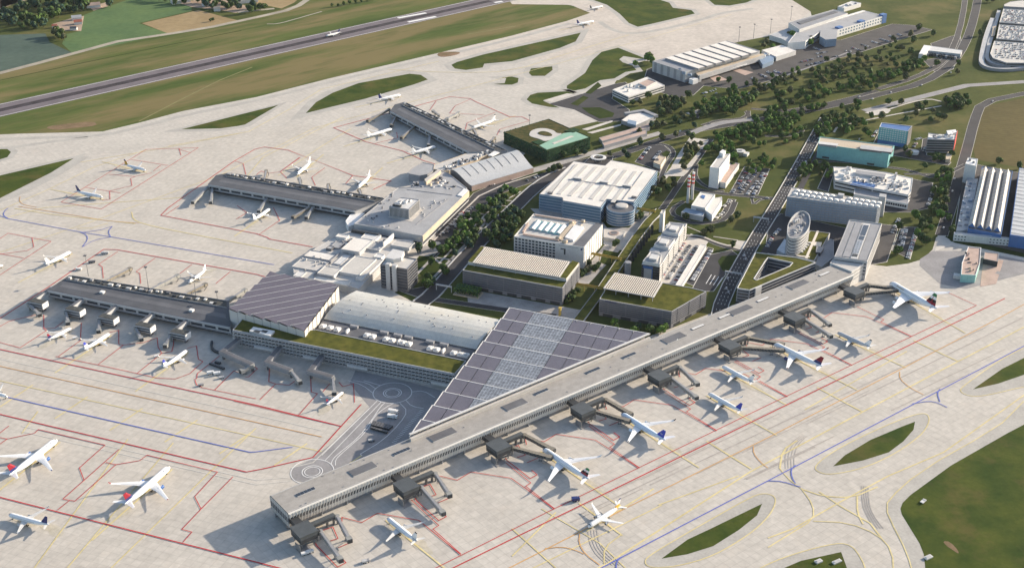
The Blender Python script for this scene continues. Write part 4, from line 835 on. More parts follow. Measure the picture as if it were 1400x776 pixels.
scatter_units(t1, zm(470, 220, 6.467, (230, 460), (400, 480), (400, 380), (470, 290), (430, 270)), 14, 9, ('mid_grey', 'dark_grey'), (1, 2), (.5, 1.2))
scatter_units(t1, zm(470, 220, 6.467, (640, 600), (760, 420), (1040, 290), (900, 280), (700, 400)), 14, 12, ('mid_grey', 'off_white', 'light_grey'), (1, 2.6), (.4, 1.2)); scatter_units(t1, zm(470, 220, 6.467, (140, 550), (340, 300), (480, 270), (300, 480), (560, 600), (400, 590)), 14, 12, ('mid_grey', 'off_white', 'dark_grey'), (1, 2.4), (.4, 1.2))
for a_, b_ in (((560, 250), (960, 300)), ((640, 560), (930, 330)), ((200, 560), (600, 640))): p, p2 = [G(*v, 14) for v in zm(470, 220, 6.467, a_, b_)]; mb = MB(); mb.bar((*p, 13.75), (*p2, 13.75), .7, .5, 'mid_grey'); mb.build('roof_gutter', t1)
cb, cbp = building('roof_cube', 'grey cube with vertically streaked facade standing on the flat terminal roof', zm(470, 220, 6.467, (400, 402), (500, 320), (670, 340), (575, 427)), 27, 'mid_grey', 'off_white', .6, 13.4)
for i in range(4): fins(cb, cbp[i], cbp[(i + 1) % 4], 13.6, 26.6, 16, random.choice(('off_white', 'light_grey')), .55, .25); bands(cb, cbp, 14, 26, 1, 'glass_dark', .9, .05, [i])
units(cb, [(547, 277, 5, 9, 2), (555, 276, 4, 8, 2.2), (560, 274.5, 4, 4, 1.5)], 27, 'white'); units(cb, [(543, 281.5, 11, 3, 2)], 27, 'charcoal')
# annexes north of it
nb, nbp = building('plant_block', 'low grey roof crowded with plant beside the wave-roofed hall', zm(540, 190, 6.99, (140, 465), (180, 405), (290, 400), (430, 290), (520, 332), (690, 470), (605, 545), (330, 500)), 13, 'light_grey', 'roof_grey', .5)
scatter_units(nb, zm(540, 190, 6.99, (330, 470), (340, 400), (430, 340), (500, 400), (620, 460), (560, 500)), 13, 16, ('mid_grey', 'dark_grey', 'sand', 'off_white'), (2, 4.5), (1, 2.5)); scatter_units(nb, zm(540, 190, 6.99, (150, 460), (190, 415), (280, 420), (260, 465)), 13, 5, ('charcoal', 'mid_grey', 'dark_grey'), (2, 4))
mb = MB(); mb.prism(Gs(zm(540, 190, 6.99, (280, 385), (420, 285), (440, 300), (300, 410)), 17), 12, 17, 'sand', 'pale_paving'); mb.build('raised_wall', nb)
mb = MB(); mb.prism(Gs(zm(540, 190, 6.99, (595, 540), (660, 475), (700, 490), (640, 550)), 14), 13, 14.6, 'white', 'white'); mb.build('white_rooflight', nb)
fan, _ = building('fan_pavilion', 'low rounded grey roof bulging onto the apron beside pier and plant roof', zm(540, 190, 6.99, (130, 310), (170, 275), (265, 222), (375, 245), (365, 300), (310, 335), (235, 350), (130, 330)), 11, 'mid_grey', 'roof_grey', .4)
lk, lkp = building('link_roof', 'long narrow pale roof with a line of plant behind the wave-roofed hall', zm(540, 190, 6.99, (365, 285), (375, 245), (800, 95), (960, 120), (520, 300), (440, 300)), 11, 'sand', 'roof_pale', .4)
scatter_units(lk, zm(540, 190, 6.99, (450, 270), (880, 110), (930, 135), (520, 295)), 11, 30, ('mid_grey', 'dark_grey', 'off_white', 'charcoal', 'white'), (2, 4), (1, 2.4))
mb = MB(); mb.prism(Gs(zm(540, 190, 6.99, (890, 155), (950, 115), (1000, 130), (930, 165)), 12), 11, 12.3, 'white', 'white'); mb.build('white_rooflight', lk)
NLn, NRn, BRn, BLn = G(645, 254, 8), G(729.5, 229, 8), G(705, 205, 16), G(615.5, 232.7, 15)
wv = thing('wave_roof_hall', 'hall with a pale metal wave roof sweeping down to the kerb, dark slots', 'terminal', (*((NLn + BRn) / 2), 0))
prof = [(0, 8), (.1, 8.4), (.25, 10), (.4, 12.4), (.55, 15), (.7, 17), (.83, 17.8), (.93, 17.2), (1, 15.5)]
mb = MB(); ring = lambda a_, b_: [(*a_.lerp(b_, t), z) for t, z in prof] + [(*a_.lerp(b_, t), z - .6) for t, z in reversed(prof)]
mb.loft([ring(NLn, BLn), ring(NRn, BRn)], 'metal_roof'); mb.build('wave_roof', wv)
mb = MB()
for a_, b_ in ((NLn, BLn), (NRn, BRn)): mb.poly([(*a_, 0), (*b_, 0)] + [(*a_.lerp(b_, t), z - .5) for t, z in reversed(prof)], 'dark_grey')
mb.poly([(*NLn, 0), (*NRn, 0), (*NRn, 7.5), (*NLn, 7.5)], 'brick_pink'); mb.poly([(*BLn, 0), (*BRn, 0), (*BRn, 15), (*BLn, 15)], 'light_grey'); mb.build('wall', wv)
for k in range(7):
    u = .12 + k * .125; mb = MB(); a_, b_ = NLn.lerp(NRn, u), BLn.lerp(BRn, u)
    for j in range(3, 6):
        (t0_, z0), (t1_, z1) = prof[j], prof[j + 1]; mb.bar((*a_.lerp(b_, t0_), z0 + .1), (*a_.lerp(b_, t1_), z1 + .1), .7 if k % 2 else 1.0, .3, 'dark_grey')
    mb.build('roof_slot', wv)
# pale service roofs between terminal and sawtooth hall
q = lambda *p: zm(380, 300, 6.364, *p)
sv, svp = building('service_roofs', 'jumble of low pale service roofs below the flat terminal', q((130, 395), (330, 245), (470, 165), (640, 90), (1000, 165), (1180, 175), (1110, 255), (900, 395), (700, 600), (560, 565), (140, 490)), 9, 'light_grey', 'roof_pale', .4)
for cx, cy, su, sv_, z, wall, roof in ((690, 215, 24, 36, 14, 'light_grey', 'white_roof'), (800, 152, 20, 20, 11.5, 'off_white', 'off_white'), (690, 395, 27, 44, 12.2, 'off_white', 'cream_roof'), (365, 308, 34, 17, 10, 'mid_grey', 'white_roof'), (275, 392, 34, 22, 10, 'light_grey', 'roof_pale'), (450, 442, 21, 20, 12.8, 'off_white', 'cream_roof'), (800, 425, 9, 54, 11.4, 'off_white', 'cream_roof'),
        (560, 345, 9, 26, 10, 'light_grey', 'off_white'), (855, 225, 18, 22, 11, 'light_grey', 'roof_grey'), (1085, 210, 24, 16, 12.4, 'light_grey', 'roof_pale'), (560, 140, 14, 9, 12, 'off_white', 'white_roof'), (615, 262, 7, 14, 11, 'mid_grey', 'light_grey'), (470, 530, 42, 9, 9.9, 'off_white', 'white_roof'), (880, 312, 10, 10, 12.5, 'off_white', 'off_white'), (190, 470, 10, 14, 10.4, 'light_grey', 'off_white'), (520, 215, 12, 18, 10.6, 'mid_grey', 'roof_grey'), (455, 240, 7, 8, 11.5, 'dark_grey', 'light_grey')):
    p = G(*q((cx, cy))[0], z); ring_ = [p + az(-20.6) * su / 2 * a_ + az(69.4) * sv_ / 2 * b_ for a_, b_ in ((-1, -1), (1, -1), (1, 1), (-1, 1))]; shell(sv, ring_, 8.3, z, wall, roof, .5, 'roof_block', 'block_roof')
p = G(*q((960, 155))[0], 16); mb = MB(); mb.box((*p, 8.5), (1.2, 28, 7), 'off_white', -20.6); mb.build('upstand_wall', sv); p = G(*q((760, 108))[0], 12); mb = MB(); mb.box((*p, 8.5), (36, 3, 4), 'charcoal', -20.6); mb.build('louvre_bank', sv)
scatter_units(sv, q((520, 130), (640, 110), (700, 180), (560, 260), (480, 230)), 9, 9, ('mid_grey', 'dark_grey', 'off_white', 'charcoal'), (1.5, 4), (1, 3)); scatter_units(sv, q((250, 320), (400, 300), (560, 350), (500, 480), (200, 450)), 9, 12, s=(1, 3), hz=(.8, 2.4)); scatter_units(sv, q((800, 260), (900, 170), (990, 200), (900, 300)), 9, 7, s=(1.5, 3.5))
for a_, b_ in (((540, 290), (320, 475)), ((660, 310), (760, 190)), ((310, 480), (500, 515))):
    p, q2 = [G(*v, 10.2) for v in q(a_, b_)]; mb = MB(); mb.bar((*p, 10.2), (*q2, 10.2), 1.2, 1.2, 'mid_grey'); mb.build('pipe_duct', sv)
w1, _ = building('rounded_white_annex', 'small bright white rounded annex at the corner of the flat terminal', zm(470, 220, 6.467, (15, 530), (60, 470), (120, 450), (185, 460), (95, 560), (40, 580)), 8, 'white', 'white', .4)
tb, tbp = building('slab_office_block', 'dark eight-storey slab with banded windows and two pale stair shafts between park and vaulted hall', q((890, 390), (1125, 432), (1212, 342), (965, 300)), 29, 'dark_grey', 'cream_roof', .8)
bands(tb, tbp, 3, 28, 7, 'glass_dark', .5); ledges(tb, tbp, 2.4, 27.5, 7, 'dark_grey', .7, .3)
for a_, b_ in (((960, 385), (985, 398)), ((1015, 398), (1040, 402))): p = G(*q(a_)[0], 31); mb = MB(); mb.box((*p, 0), (5, 5, 31.5), 'light_grey', -20.6); mb.build('stair_shaft', tb)
mb = MB(); mb.prism(Gs(q((935, 330), (1000, 255), (1100, 275), (1075, 330), (1010, 345)), 33), 28, 33, 'off_white', 'off_white'); mb.build('penthouse', tb)
# gate lounges under the sawtooth hall etc. are built with the bridges

# ================================================================== IVY BUILDING, CENTRAL BLOCKS
q = lambda *p: zm(660, 120, 5.54, *p)
iv, ivp = building('ivy_building', 'box wrapped in dark green climbing plants with a mint and brown garden roof', q((500, 235), (815, 375), (485, 475), (160, 335)), 18, 'ivy_green', 'moss_brown', .5)
slab(iv, Gs(q((430, 437), (610, 345), (700, 332), (800, 375), (485, 468)), 18), 17.4, 18.1, 'mint_roof', 'mint_roof_deck'); slab(iv, Gs(q((620, 330), (690, 305), (735, 322), (690, 340)), 18), 17.3, 18.7, 'ivy_green', 'roof_garden')
slab(iv, [G(*p, 18) for p in smooth_ring(q((350, 350), (370, 318), (450, 300), (540, 320), (560, 345), (615, 342), (480, 410), (430, 385), (360, 368)), 2)], 17.2, 17.75, 'roof_pale', 'roof_terrace')
slab(iv, [G(*p, 18) for p in smooth_ring(q((405, 345), (450, 325), (510, 340), (535, 365), (470, 365)), 2)], 17.75, 18.2, 'moss_brown', 'roof_garden'); slab(iv, Gs(q((370, 410), (430, 395), (475, 412), (420, 432)), 18), 17.3, 18.6, 'ivy_green', 'roof_garden')
slab(iv, Gs(q((525, 420), (670, 365), (690, 370), (540, 428)), 18), 18.1, 18.4, 'pale_paving', 'rooflight')
mb = MB()
for i in range(4):
    a_, b_ = ivp[i], ivp[(i + 1) % 4]; d, nn = edge_n(a_, b_); L = (b_ - a_).length
    for k in range(int(L * 3.2)):
        p = a_ + d * random.uniform(0, L) + nn * random.uniform(.1, .9); z = random.uniform(.3, 17.8); s_ = random.uniform(.5, 1.3); t = az(random.uniform(0, 360))
        mb.poly([(p.x - t.x * s_, p.y - t.y * s_, z - s_ * .6), (p.x + t.x * s_, p.y + t.y * s_, z - s_ * .3), (p.x + nn.x * .5, p.y + nn.y * .5, z + s_)], random.choice(('leaf_blue', 'leaf_dark', 'leaf_olive')))
o_ = mb.build('climbing_plants', iv); o_['kind'] = 'stuff'
# blue office block with white roof
q = lambda *p: zm(700, 190, 6.99, *p)
bo, bop = building('blue_office_complex', 'large office block with sprawling white striped roof and blue banded glass walls', q((260, 525), (590, 210), (720, 230), (890, 250), (945, 200), (1165, 240), (1390, 302), (1185, 578), (1165, 600), (1050, 588), (905, 575), (850, 652), (485, 588), (480, 560)), 22, 'blue_grey', 'white_roof', .3, rim='dark_grey')
bands(bo, bop, 1.5, 20.5, 5, 'glass_blue', .55); ledges(bo, bop, 1.0, 20.6, 5, 'blue_grey', .8, .35)
st0 = [q((300, 515), (600, 222))[0], q((300, 515), (600, 222))[1]]
for k in range(7):
    f = lambda t: ((300 + 720 * t, 515 + 110 * t), (610 + 650 * t, 222 + 76 * t))
    t0_, t1_ = k / 7 + .02, k / 7 + .075; (ax, ay), (bx, by) = f(t0_); (cx, cy), (dx, dy) = f(t1_)
    slab(bo, Gs(q((ax + 10, ay - 10), (bx - 18, by + 18), (dx - 18, dy + 18), (cx + 10, cy - 10)), 22), 21.7, 22.2, 'cream_roof', 'roof_rib')
for x, y in ((630, 385), (880, 420), (1100, 455)): p = G(*q((x, y))[0], 22); mb = MB(); mb.box((*p, 21.5), (11, 5, 2.8), 'mid_grey', -20.6, 'off_white'); mb.build('roof_unit', bo)
for a_, b_ in (((540, 385), (1130, 470)), ((1255, 310), (1060, 575)), ((600, 245), (390, 505))): p, p2 = [G(*v, 22) for v in q(a_, b_)]; mb = MB(); mb.bar((*p, 22.2), (*p2, 22.2), .9, .5, 'mid_grey'); mb.build('roof_gutter', bo)
for x, y in ((365, 520), (1165, 560)): p = G(*q((x, y))[0], 22); mb = MB(); mb.box((*p, 21.5), (6, 4, 2), 'dark_grey', -20.6); mb.build('roof_unit', bo)
cc = G(*q((1040, 655))[0], 18.5); cyl = thing('round_glass_rotunda', 'round blue banded glass drum at the corner of the white-roofed office block', 'building', (cc.x, cc.y, 0)); cp = [cc + az(360 * k / 32) * 17.5 for k in range(32)]
shell(cyl, cp, 0, 19, 'blue_grey', 'dark_grey', .6); bands(cyl, cp, 1.5, 18.3, 5, 'glass_blue', .5, gap=0.0); ledges(cyl, cp, 1.0, 18.2, 5, 'light_grey', .5, .4)
mb = MB(); rr = lambda r, z: [(*(cc + az(360 * k / 24) * r + az(70) * 4), z) for k in range(24)]; mb.loft([rr(8.0, 18.4), rr(8.0, 20.2), rr(7.0, 20.6), rr(2, 20.9)], 'roof_pale'); mb.build('roof_drum', cyl); cp2 = G(818, 219); mb = MB(); rq = lambda r_, z: [(*(cp2 + az(360 * k / 28) * r_), z) for k in range(28)]; mb.loft([rq(11, 4), rq(11, 4.6), rq(7, 4.9), rq(6.5, 4.2)], 'off_white', False); [mb.tube((*(cp2 + az(a_) * 8), 0), (*(cp2 + az(a_) * 8), 4.2), .3, .3, 'light_grey', 6) for a_ in range(0, 360, 60)]; tag(mb.build('ring_canopy'), 'white ring-shaped canopy at the road end behind the blue office block', 'canopy')
# hotel
q = lambda *p: zm(690, 270, 5.97, *p)
ho, hop = building('white_hotel', 'white hotel block with square punched windows and bright ribbed end wall', q((75, 315), (648, 405), (800, 218), (235, 130)), 27, 'off_white', 'cream_roof', .9, cat='hotel')
A_, B_ = G(*q((75, 315))[0], 27), G(*q((648, 405))[0], 27); windows(ho, A_, B_, 4, 26, 12, 6, 2.9, 2.2, 'glass_dark', hi=.60, lo=.01)
Cc = G(*q((800, 218))[0], 27); fins(ho, B_, Cc, 1, 26.8, 8, 'white', 3.6, .5, 'end_wall_panels')
for i in range(4): 
    if i: windows(ho, hop[i], hop[(i + 1) % 4], 5, 25, 10, 4, 1.6, 1.6, 'glass_dark') if edge_n(hop[i], hop[(i + 1) % 4])[1].dot(az(70)) > .5 or edge_n(hop[i], hop[(i + 1) % 4])[1].dot(az(160)) > .5 else None
slab(ho, Gs(q((560, 385), (745, 205), (795, 218), (648, 400)), 27), 26.1, 27.0, 'dark_grey', 'dark_roof')
slab(ho, Gs(q((200, 250), (260, 185), (500, 230), (440, 300)), 27), 26, 27.4, 'teal', 'atrium_base')
for k in range(5):
    u = lambda t, s_: (195 + 260 * t + 55 * s_, 252 + 44 * t - 68 * s_)
    pts = [G(*q(u(k / 5 + dt, s_))[0], 28) for dt, s_ in ((.02, .05), (.185, .05), (.185, 1), (.02, 1))]
    mb = MB(); m0, m1 = pts[0].lerp(pts[1], .5), pts[3].lerp(pts[2], .5)
    mb.poly([(*pts[0], 27.3), (*m0, 29.3), (*m1, 29.3), (*pts[3], 27.3)][::-1], 'white'); mb.poly([(*m0, 29.3), (*pts[1], 27.3), (*pts[2], 27.3), (*m1, 29.3)][::-1], 'white'); mb.poly([(*pts[0], 27.3), (*pts[1], 27.3), (*m0, 29.3)], 'white'); mb.poly([(*pts[3], 27.3), (*m1, 29.3), (*pts[2], 27.3)], 'white'); mb.build('atrium_ridge', ho)
slab(ho, Gs(q((490, 325), (570, 225), (645, 240), (560, 350)), 28), 26, 28.6, 'white', 'white_rooflight'); slab(ho, Gs(q((430, 330), (555, 190), (585, 195), (465, 345)), 28), 26, 27.8, 'sand', 'roof_duct')
for a_, b_ in (((150, 300), (440, 350)), ((250, 145), (570, 195)), ((150, 285), (190, 210))): p, p2 = [G(*v, 27) for v in q(a_, b_)]; mb = MB(); mb.bar((*p, 27.4), (*p2, 27.4), 2.2, 1.4, 'brick_pink'); mb.build('roof_plant', ho)
units(ho, [(781, 305, 5, 4, 2.5), (793, 309, 4, 4, 2), (772, 331, 6, 4, 3), (763, 326, 5, 5, 2.5), (797, 303, 4, 4, 2.4)], 27, 'sand')
d, nn = edge_n(A_, B_) if edge_n(A_, B_)[1].dot(az(-110)) > 0 else (edge_n(A_, B_)[0], -edge_n(A_, B_)[1]); L = (B_ - A_).length
for k in range(15): mb = MB(); p = A_ + d * L * (.66 + .018 * k) + nn * .15; mb.box((*p, 24.2), (.9, .2, .7 if k % 4 else .9), 'mid_grey', -20.6); mb.build('sign_letter', ho)
mb = MB(); p = A_ + d * L * .965 + nn * .2; mb.loft([[(*(p + d * math.cos(t) * 1.2), 23.8 + math.sin(t) * 1.2) for t in [k * math.pi / 8 for k in range(16)]], [(*(p + d * math.cos(t) * 1.2 - nn * .3), 23.8 + math.sin(t) * 1.2) for t in [k * math.pi / 8 for k in range(16)]]], 'navy'); mb.build('sign_emblem', ho)
mb = MB(); p = A_ + d * L * .73 + nn * .15; mb.box((*p, 14), (1.8, .2, 7), 'charcoal', -20.6); mb.box((*(p - d * 2), 20), (6, .22, 1.2), 'charcoal', -20.6); mb.build('wall_recess', ho)
# two car parks with louvred roofs
def car_park(label, base, h, upper, h2, louv, ends, nfl):
    r, wp = building('multistorey_car_park', label, base, h, 'louvre_grey', 'sedum', .5, cat='car park', rim='light_grey')
    bands(r, wp, 4.5, h - 1.5, nfl, 'louvre_dark', .5, .05); ledges(r, wp, 4.2, h - 1.6, nfl, 'louvre_grey', .6, .3)
    for i in range(len(wp)):
        a_, b_ = wp[i], wp[(i + 1) % len(wp)]; L = (b_ - a_).length
        if L < 12: continue
        fins(r, a_, b_, 4, h, max(2, int(L / 18)), 'louvre_grey', .35, .4); d, nn = edge_n(a_, b_); n = int(L / 16)
        for k in range(n): mb = MB(); p = a_ + d * L * (k + .5) / n + nn * .1; mb.box((*p, .1), (11, .25, 3.2), 'charcoal', math.degrees(math.atan2(d.y, d.x))); mb.build('entrance_opening', r)
    if upper: shell(r, Gs(upper, h2), h - .4, h2 - 1.2, 'light_grey', 'dark_grey', .4, 'upper_wall', 'upper_roof')
    for e in ends: slab(r, Gs(e, h2), h2 - 1.4, h2 - .4, 'slat_cream', 'roof_garden', 'sedum')
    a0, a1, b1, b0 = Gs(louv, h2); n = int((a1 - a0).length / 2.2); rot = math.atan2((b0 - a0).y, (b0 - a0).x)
    mb = MB()
    for k in range(n): p, p2 = a0.lerp(a1, (k + .5) / n), b0.lerp(b1, (k + .5) / n); mb.bar((*p, h2 + .2), (*p2, h2 + .2), 1.0, .5, 'slat_cream')
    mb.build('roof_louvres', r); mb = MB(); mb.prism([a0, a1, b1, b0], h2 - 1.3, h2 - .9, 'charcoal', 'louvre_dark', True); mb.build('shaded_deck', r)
    mb = MB()
    for p, p2 in ((a0, a1), (b0, b1), (a0, b0), (a1, b1)): mb.bar((*p, h2), (*p2, h2), .6, .5, 'off_white')
    mb.build('louvre_frame', r)
    for t in (.02, .25, .5, .75, .98):
        for u, v_ in ((a0, a1), (b0, b1)): p = u.lerp(v_, t); mb = MB(); mb.box((*p, h - .5), (.5, .5, h2 - h + .3), 'light_grey', -20.6); mb.build('louvre_post', r)
    return r, wp
q = lambda *p: zm(600, 310, 5.968, *p)
k1, k1p = car_park('grey louvred car park beside the park strip, cream slat roof between two green end strips', q((195, 352), (1010, 497), (1150, 300), (345, 155)), 21.5, q((240, 280), (1040, 418), (1140, 290), (352, 160)), 25.5, q((275, 292), (985, 410), (1068, 285), (380, 165)), [q((238, 278), (275, 288), (372, 160), (345, 155)), q((985, 408), (1040, 418), (1145, 287), (1090, 272))], 6)
q = lambda *p: zm(800, 280, 4.85, *p)
k2, k2p = car_park('grey louvred car park with pointed green roof, cream slat canopy on half of it', q((95, 622), (575, 706), (805, 572), (690, 545), (515, 515), (195, 452)), 20, None, 24.5, q((122, 552), (455, 612), (515, 510), (197, 450)), [q((120, 548), (158, 556), (238, 460), (195, 450))], 6)
A_, B_ = G(*q((95, 622))[0], 20), G(*q((575, 706))[0], 20); d = (B_ - A_).normalized(); nn = Vector((d.y, -d.x)); frame_obj('lettering', text_mesh('PARKING', 3.0, 'navy'), k2, Vector((*(A_ + d * 13 + nn * .75), 18.3)) - Vector(k2['_org']), (d.x, d.y, 0), (0, 0, 1))
# row of three pale offices with a fin screen
q = lambda *p: zm(820, 270, 7.057, *p)
co, cop = building('stepped_office_row', 'stepped row of pale offices with dark slit windows and a blue end panel', q((405, 640), (672, 235), (842, 252), (582, 665)), 19, 'off_white', 'roof_grey', .6)
for i in range(4): fins(co, cop[i], cop[(i + 1) % 4], 1.5, 18.5, 14 if i % 2 else 5, 'charcoal', 1.3, .25, 'slit_windows'); bands(co, cop, 2, 18, 5, 'glass_dark', .35, .05, [i])
for a_, b_, c_, d_ in (((415, 610), (490, 520), (595, 550), (580, 640)), ((525, 450), (590, 370), (725, 400), (665, 480)), ((615, 320), (680, 245), (810, 262), (760, 350))):
    shell(co, Gs(q(a_, b_, c_, d_), 22.5), 18.4, 22.5, 'off_white', 'roof_grey', .6, 'roof_pavilion', 'pavilion_roof')
for x, y in ((525, 575), (620, 425), (715, 295)): p = G(*q((x, y))[0], 24); mb = MB(); mb.box((*p, 21.8), (12, 9, 3.0), 'light_grey', 68, 'off_white'); mb.build('plant_room', co)
for k in range(3):
    for j in range(4): x, y = q((500 + 75 * k + j * 22, 500 - 115 * k + j * 6))[0]; p = G(x, y, 19); mb = MB(); mb.box((*p, 18.4), (3, 9, .7), 'light_grey', -20.6); mb.build('rooflight', co)
a_, b_ = G(*q((405, 640))[0], 19), G(*q((582, 665))[0], 19); d = (b_ - a_).normalized(); nn = Vector((d.y, -d.x)); p = a_.lerp(b_, .35)
mb = MB(); mb.box((*(p + nn * .5), 14.5), (11, .5, 3), 'blue_panel', -20.6); mb.box((*(p + nn * .5 + d * 5), 2), (1.2, .55, 12.5), 'blue_panel', -20.6); mb.build('blue_sign_panel', co); mb = MB(); mb.box((*(p + nn * .4), 2), (9, .4, 12.4), 'light_grey', -20.6); mb.build('end_panel', co)
fs = thing('fin_screen', 'row of tall thin dark fins between the green walkway and the pale office row', 'screen', (*G(*q((370, 560))[0]), 0))
for k in range(11):
    x, y = 238 + 265 * k / 10, 725 - 375 * k / 10; p = G(*q((x, y))[0]); mb = MB(); mb.box((*p, 0), (.7, 3.0, 11.5), 'charcoal', 68); mb.build('fin', fs)
mb = MB(); p = G(*q((268, 735))[0]); mb.tube((*p, 0), (*p, 15), 3.6, 3.6, 'mid_grey', 16); tag(mb.build('vent_shaft'), 'round grey shaft at the near end of the dark fin row', 'shaft')
pt, _ = building('pale_lift_tower', 'plain narrow pale tower beside the green walkway near the round glass drum', q((580, 150), (600, 118), (634, 122), (616, 158)), 25, 'off_white', 'roof_pale', .5, cat='tower')
cn, cnp = building('parking_canopy', 'long pale canopy roof along the car rows east of the stepped offices', zm(800, 280, 4.85, (598, 530), (765, 258), (805, 268), (640, 536)), 5, 'off_white', 'white_roof', .3, cat='canopy')
# planted walkway and yellow footbridges
wk = thing('green_walkway', 'raised footway planted with grass running between the hotel plaza and the fin row', 'walkway', (*G(848, 356), 0)); cl = [G(x, y, 6.5) for x, y in ((782, 448), (795, 432), (822, 396), (850, 354), (870, 324), (887, 302), (903, 286))]
for z, wd, key, nm in ((5.6, 11, 'light_grey', 'deck'), (6.3, 9.6, 'sedum', 'planting')):
    mb = MB(); strip(mb, cl, wd, z, key)
    if nm == 'deck':
        for s_ in (-1, 1):
            side = [p + Vector((-(cl[min(i + 1, len(cl) - 1)] - cl[max(i - 1, 0)]).y, (cl[min(i + 1, len(cl) - 1)] - cl[max(i - 1, 0)]).x)).normalized() * s_ * 5.4 for i, p in enumerate(cl)]
            for a_, b_ in zip(side, side[1:]): mb.bar((*a_, 6.0), (*b_, 6.0), .4, 1.6, 'light_grey')
    mb.build(nm, wk)
for i in range(14): p = cl[0].lerp(cl[-1], (i + .5) / 14); mb = MB(); mb.tube((*p, 0), (*p, 5.6), .6, .6, 'light_grey', 8); mb.build('column', wk)
def footbridge(a_, b_, z, lab):
    p, p2 = G(*a_, z), G(*b_, z); r = thing('footbridge', lab, 'bridge', (*((p + p2) / 2), 0), group='yellow footbridges'); mb = MB(); mb.bar((*p, z - .6), (*p2, z - .6), 3.4, .5, 'ochre'); mb.build('deck', r); d, nn = edge_n(p, p2)
    for s_ in (-1, 1):
        mb = MB(); mb.bar((*(p + nn * 1.7 * s_), z + .2), (*(p2 + nn * 1.7 * s_), z + .2), .25, 1.3, 'ochre'); mb.build('railing', r)
    mb = MB(); mb.bar((*p, z - .25), (*p2, z - .25), 2.6, .2, 'sedum'); mb.build('planting', r)
    for t in (.3, .7): q_ = p.lerp(p2, t); mb = MB(); mb.tube((*q_, 0), (*q_, z - .8), .4, .4, 'ochre', 8); mb.build('column', r)
footbridge((788, 388), (824, 394), 7.5, 'yellow footbridge from the louvred car park to the green walkway'); footbridge((807, 346), (849, 354), 7.5, 'yellow footbridge from the white hotel to the green walkway'); footbridge((870, 284.5), (896, 289), 7.5, 'yellow footbridge from the blue office block to the green walkway')
mb = MB(); p = G(765.5, 431); mb.box((*p, 0), (2.2, 3, 9), 'ochre', -20.6); mb.box((*p, 9), (3, 4, .6), 'ochre', -20.6); tag(mb.build('lift_shaft'), 'small ochre lift shaft at the near corner of the louvred car park', 'shaft')
cv, _ = building('plaza_pavilion', 'low pale slab with a round opening on the hotel plaza', zm(770, 270, 7.057, (380, 280), (640, 330), (560, 400), (380, 370)), 4.5, 'light_grey', 'pale_paving', .3, cat='pavilion') if False else building('plaza_pavilion', 'low pale roof with a round brown well between hotel and glass drum', zm(700, 194, 4, (500, 470), (620, 490), (590, 535), (500, 520)), 4.5, 'light_grey', 'pale_paving', .3, cat='pavilion')
p = G(*zm(700, 194, 4, (558, 498))[0], 4.5); mb = MB(); mb.tube((*p, 4.2), (*p, 4.9), 6, 6, 'brick_pink', 20); mb.tube((*p, 4.9), (*p, 5.0), 4.5, 4.5, 'dark_grey', 20); mb.build('round_well', cv)
# triangular green office
q = lambda *p: zm(980, 270, 5.175, *p)
OUT = [G(*p, 16) for p in q((275, 390), (560, 425), (700, 460), (232, 655), (145, 642))]; INN = [G(*p, 16) for p in q((362, 425), (538, 462), (515, 487), (282, 585), (262, 575), (340, 452))]
to = thing('courtyard_office', 'three-sided office with a planted green roof round an open courtyard beside the motorway', 'building', (*(sum(OUT, Vector((0, 0))) / 5), 0))
mb = MB(); o_ = ccw(OUT); i_ = ccw(INN)
for ring_, flip in ((o_, 1), (i_, -1)):
    for k in range(len(ring_)):
        a_, b_ = ring_[k], ring_[(k + 1) % len(ring_)]; mb.poly([(*a_, 0), (*b_, 0), (*b_, 16.3), (*a_, 16.3)][::flip], 'light_grey' if flip > 0 else 'mid_grey')
mb.build('wall', to); bi = min(range(len(i_)), key=lambda k: (i_[k] - o_[0]).length); kh = [o_[k % len(o_)] for k in range(len(o_) + 1)] + [i_[(bi - k) % len(i_)] for k in range(len(i_) + 1)]
mb = MB(); mb.poly([(*p, 16) for p in kh], 'sedum'); mb.build('green_roof', to); mb = MB()
for ring_ in (o_, i_):
    for k in range(len(ring_)): mb.bar((*ring_[k], 16.2), (*ring_[(k + 1) % len(ring_)], 16.2), .9, .7, 'off_white')
mb.build('roof_coping', to); bands(to, OUT, 1, 15.5, 4, 'glass_dark', .55); ledges(to, OUT, 1, 15, 4, 'mid_grey', .8, .4); slab(to, inset(i_, .3), 0, .5, 'dark_grey', 'courtyard_floor'); bands(to, [p for p in i_], 3, 15, 3, 'glass_dark', .5, -.12)
mb = MB(); a_, b_ = G(*q((270, 640))[0], 16), G(*q((312, 622))[0], 16); d, nn = edge_n(a_, b_); mb.box((*((a_ + b_) / 2 + nn * .2), 0), ((b_ - a_).length, 2.4, 16.2), 'off_white', math.degrees(math.atan2(d.y, d.x))); mb.build('stair_shaft', to)
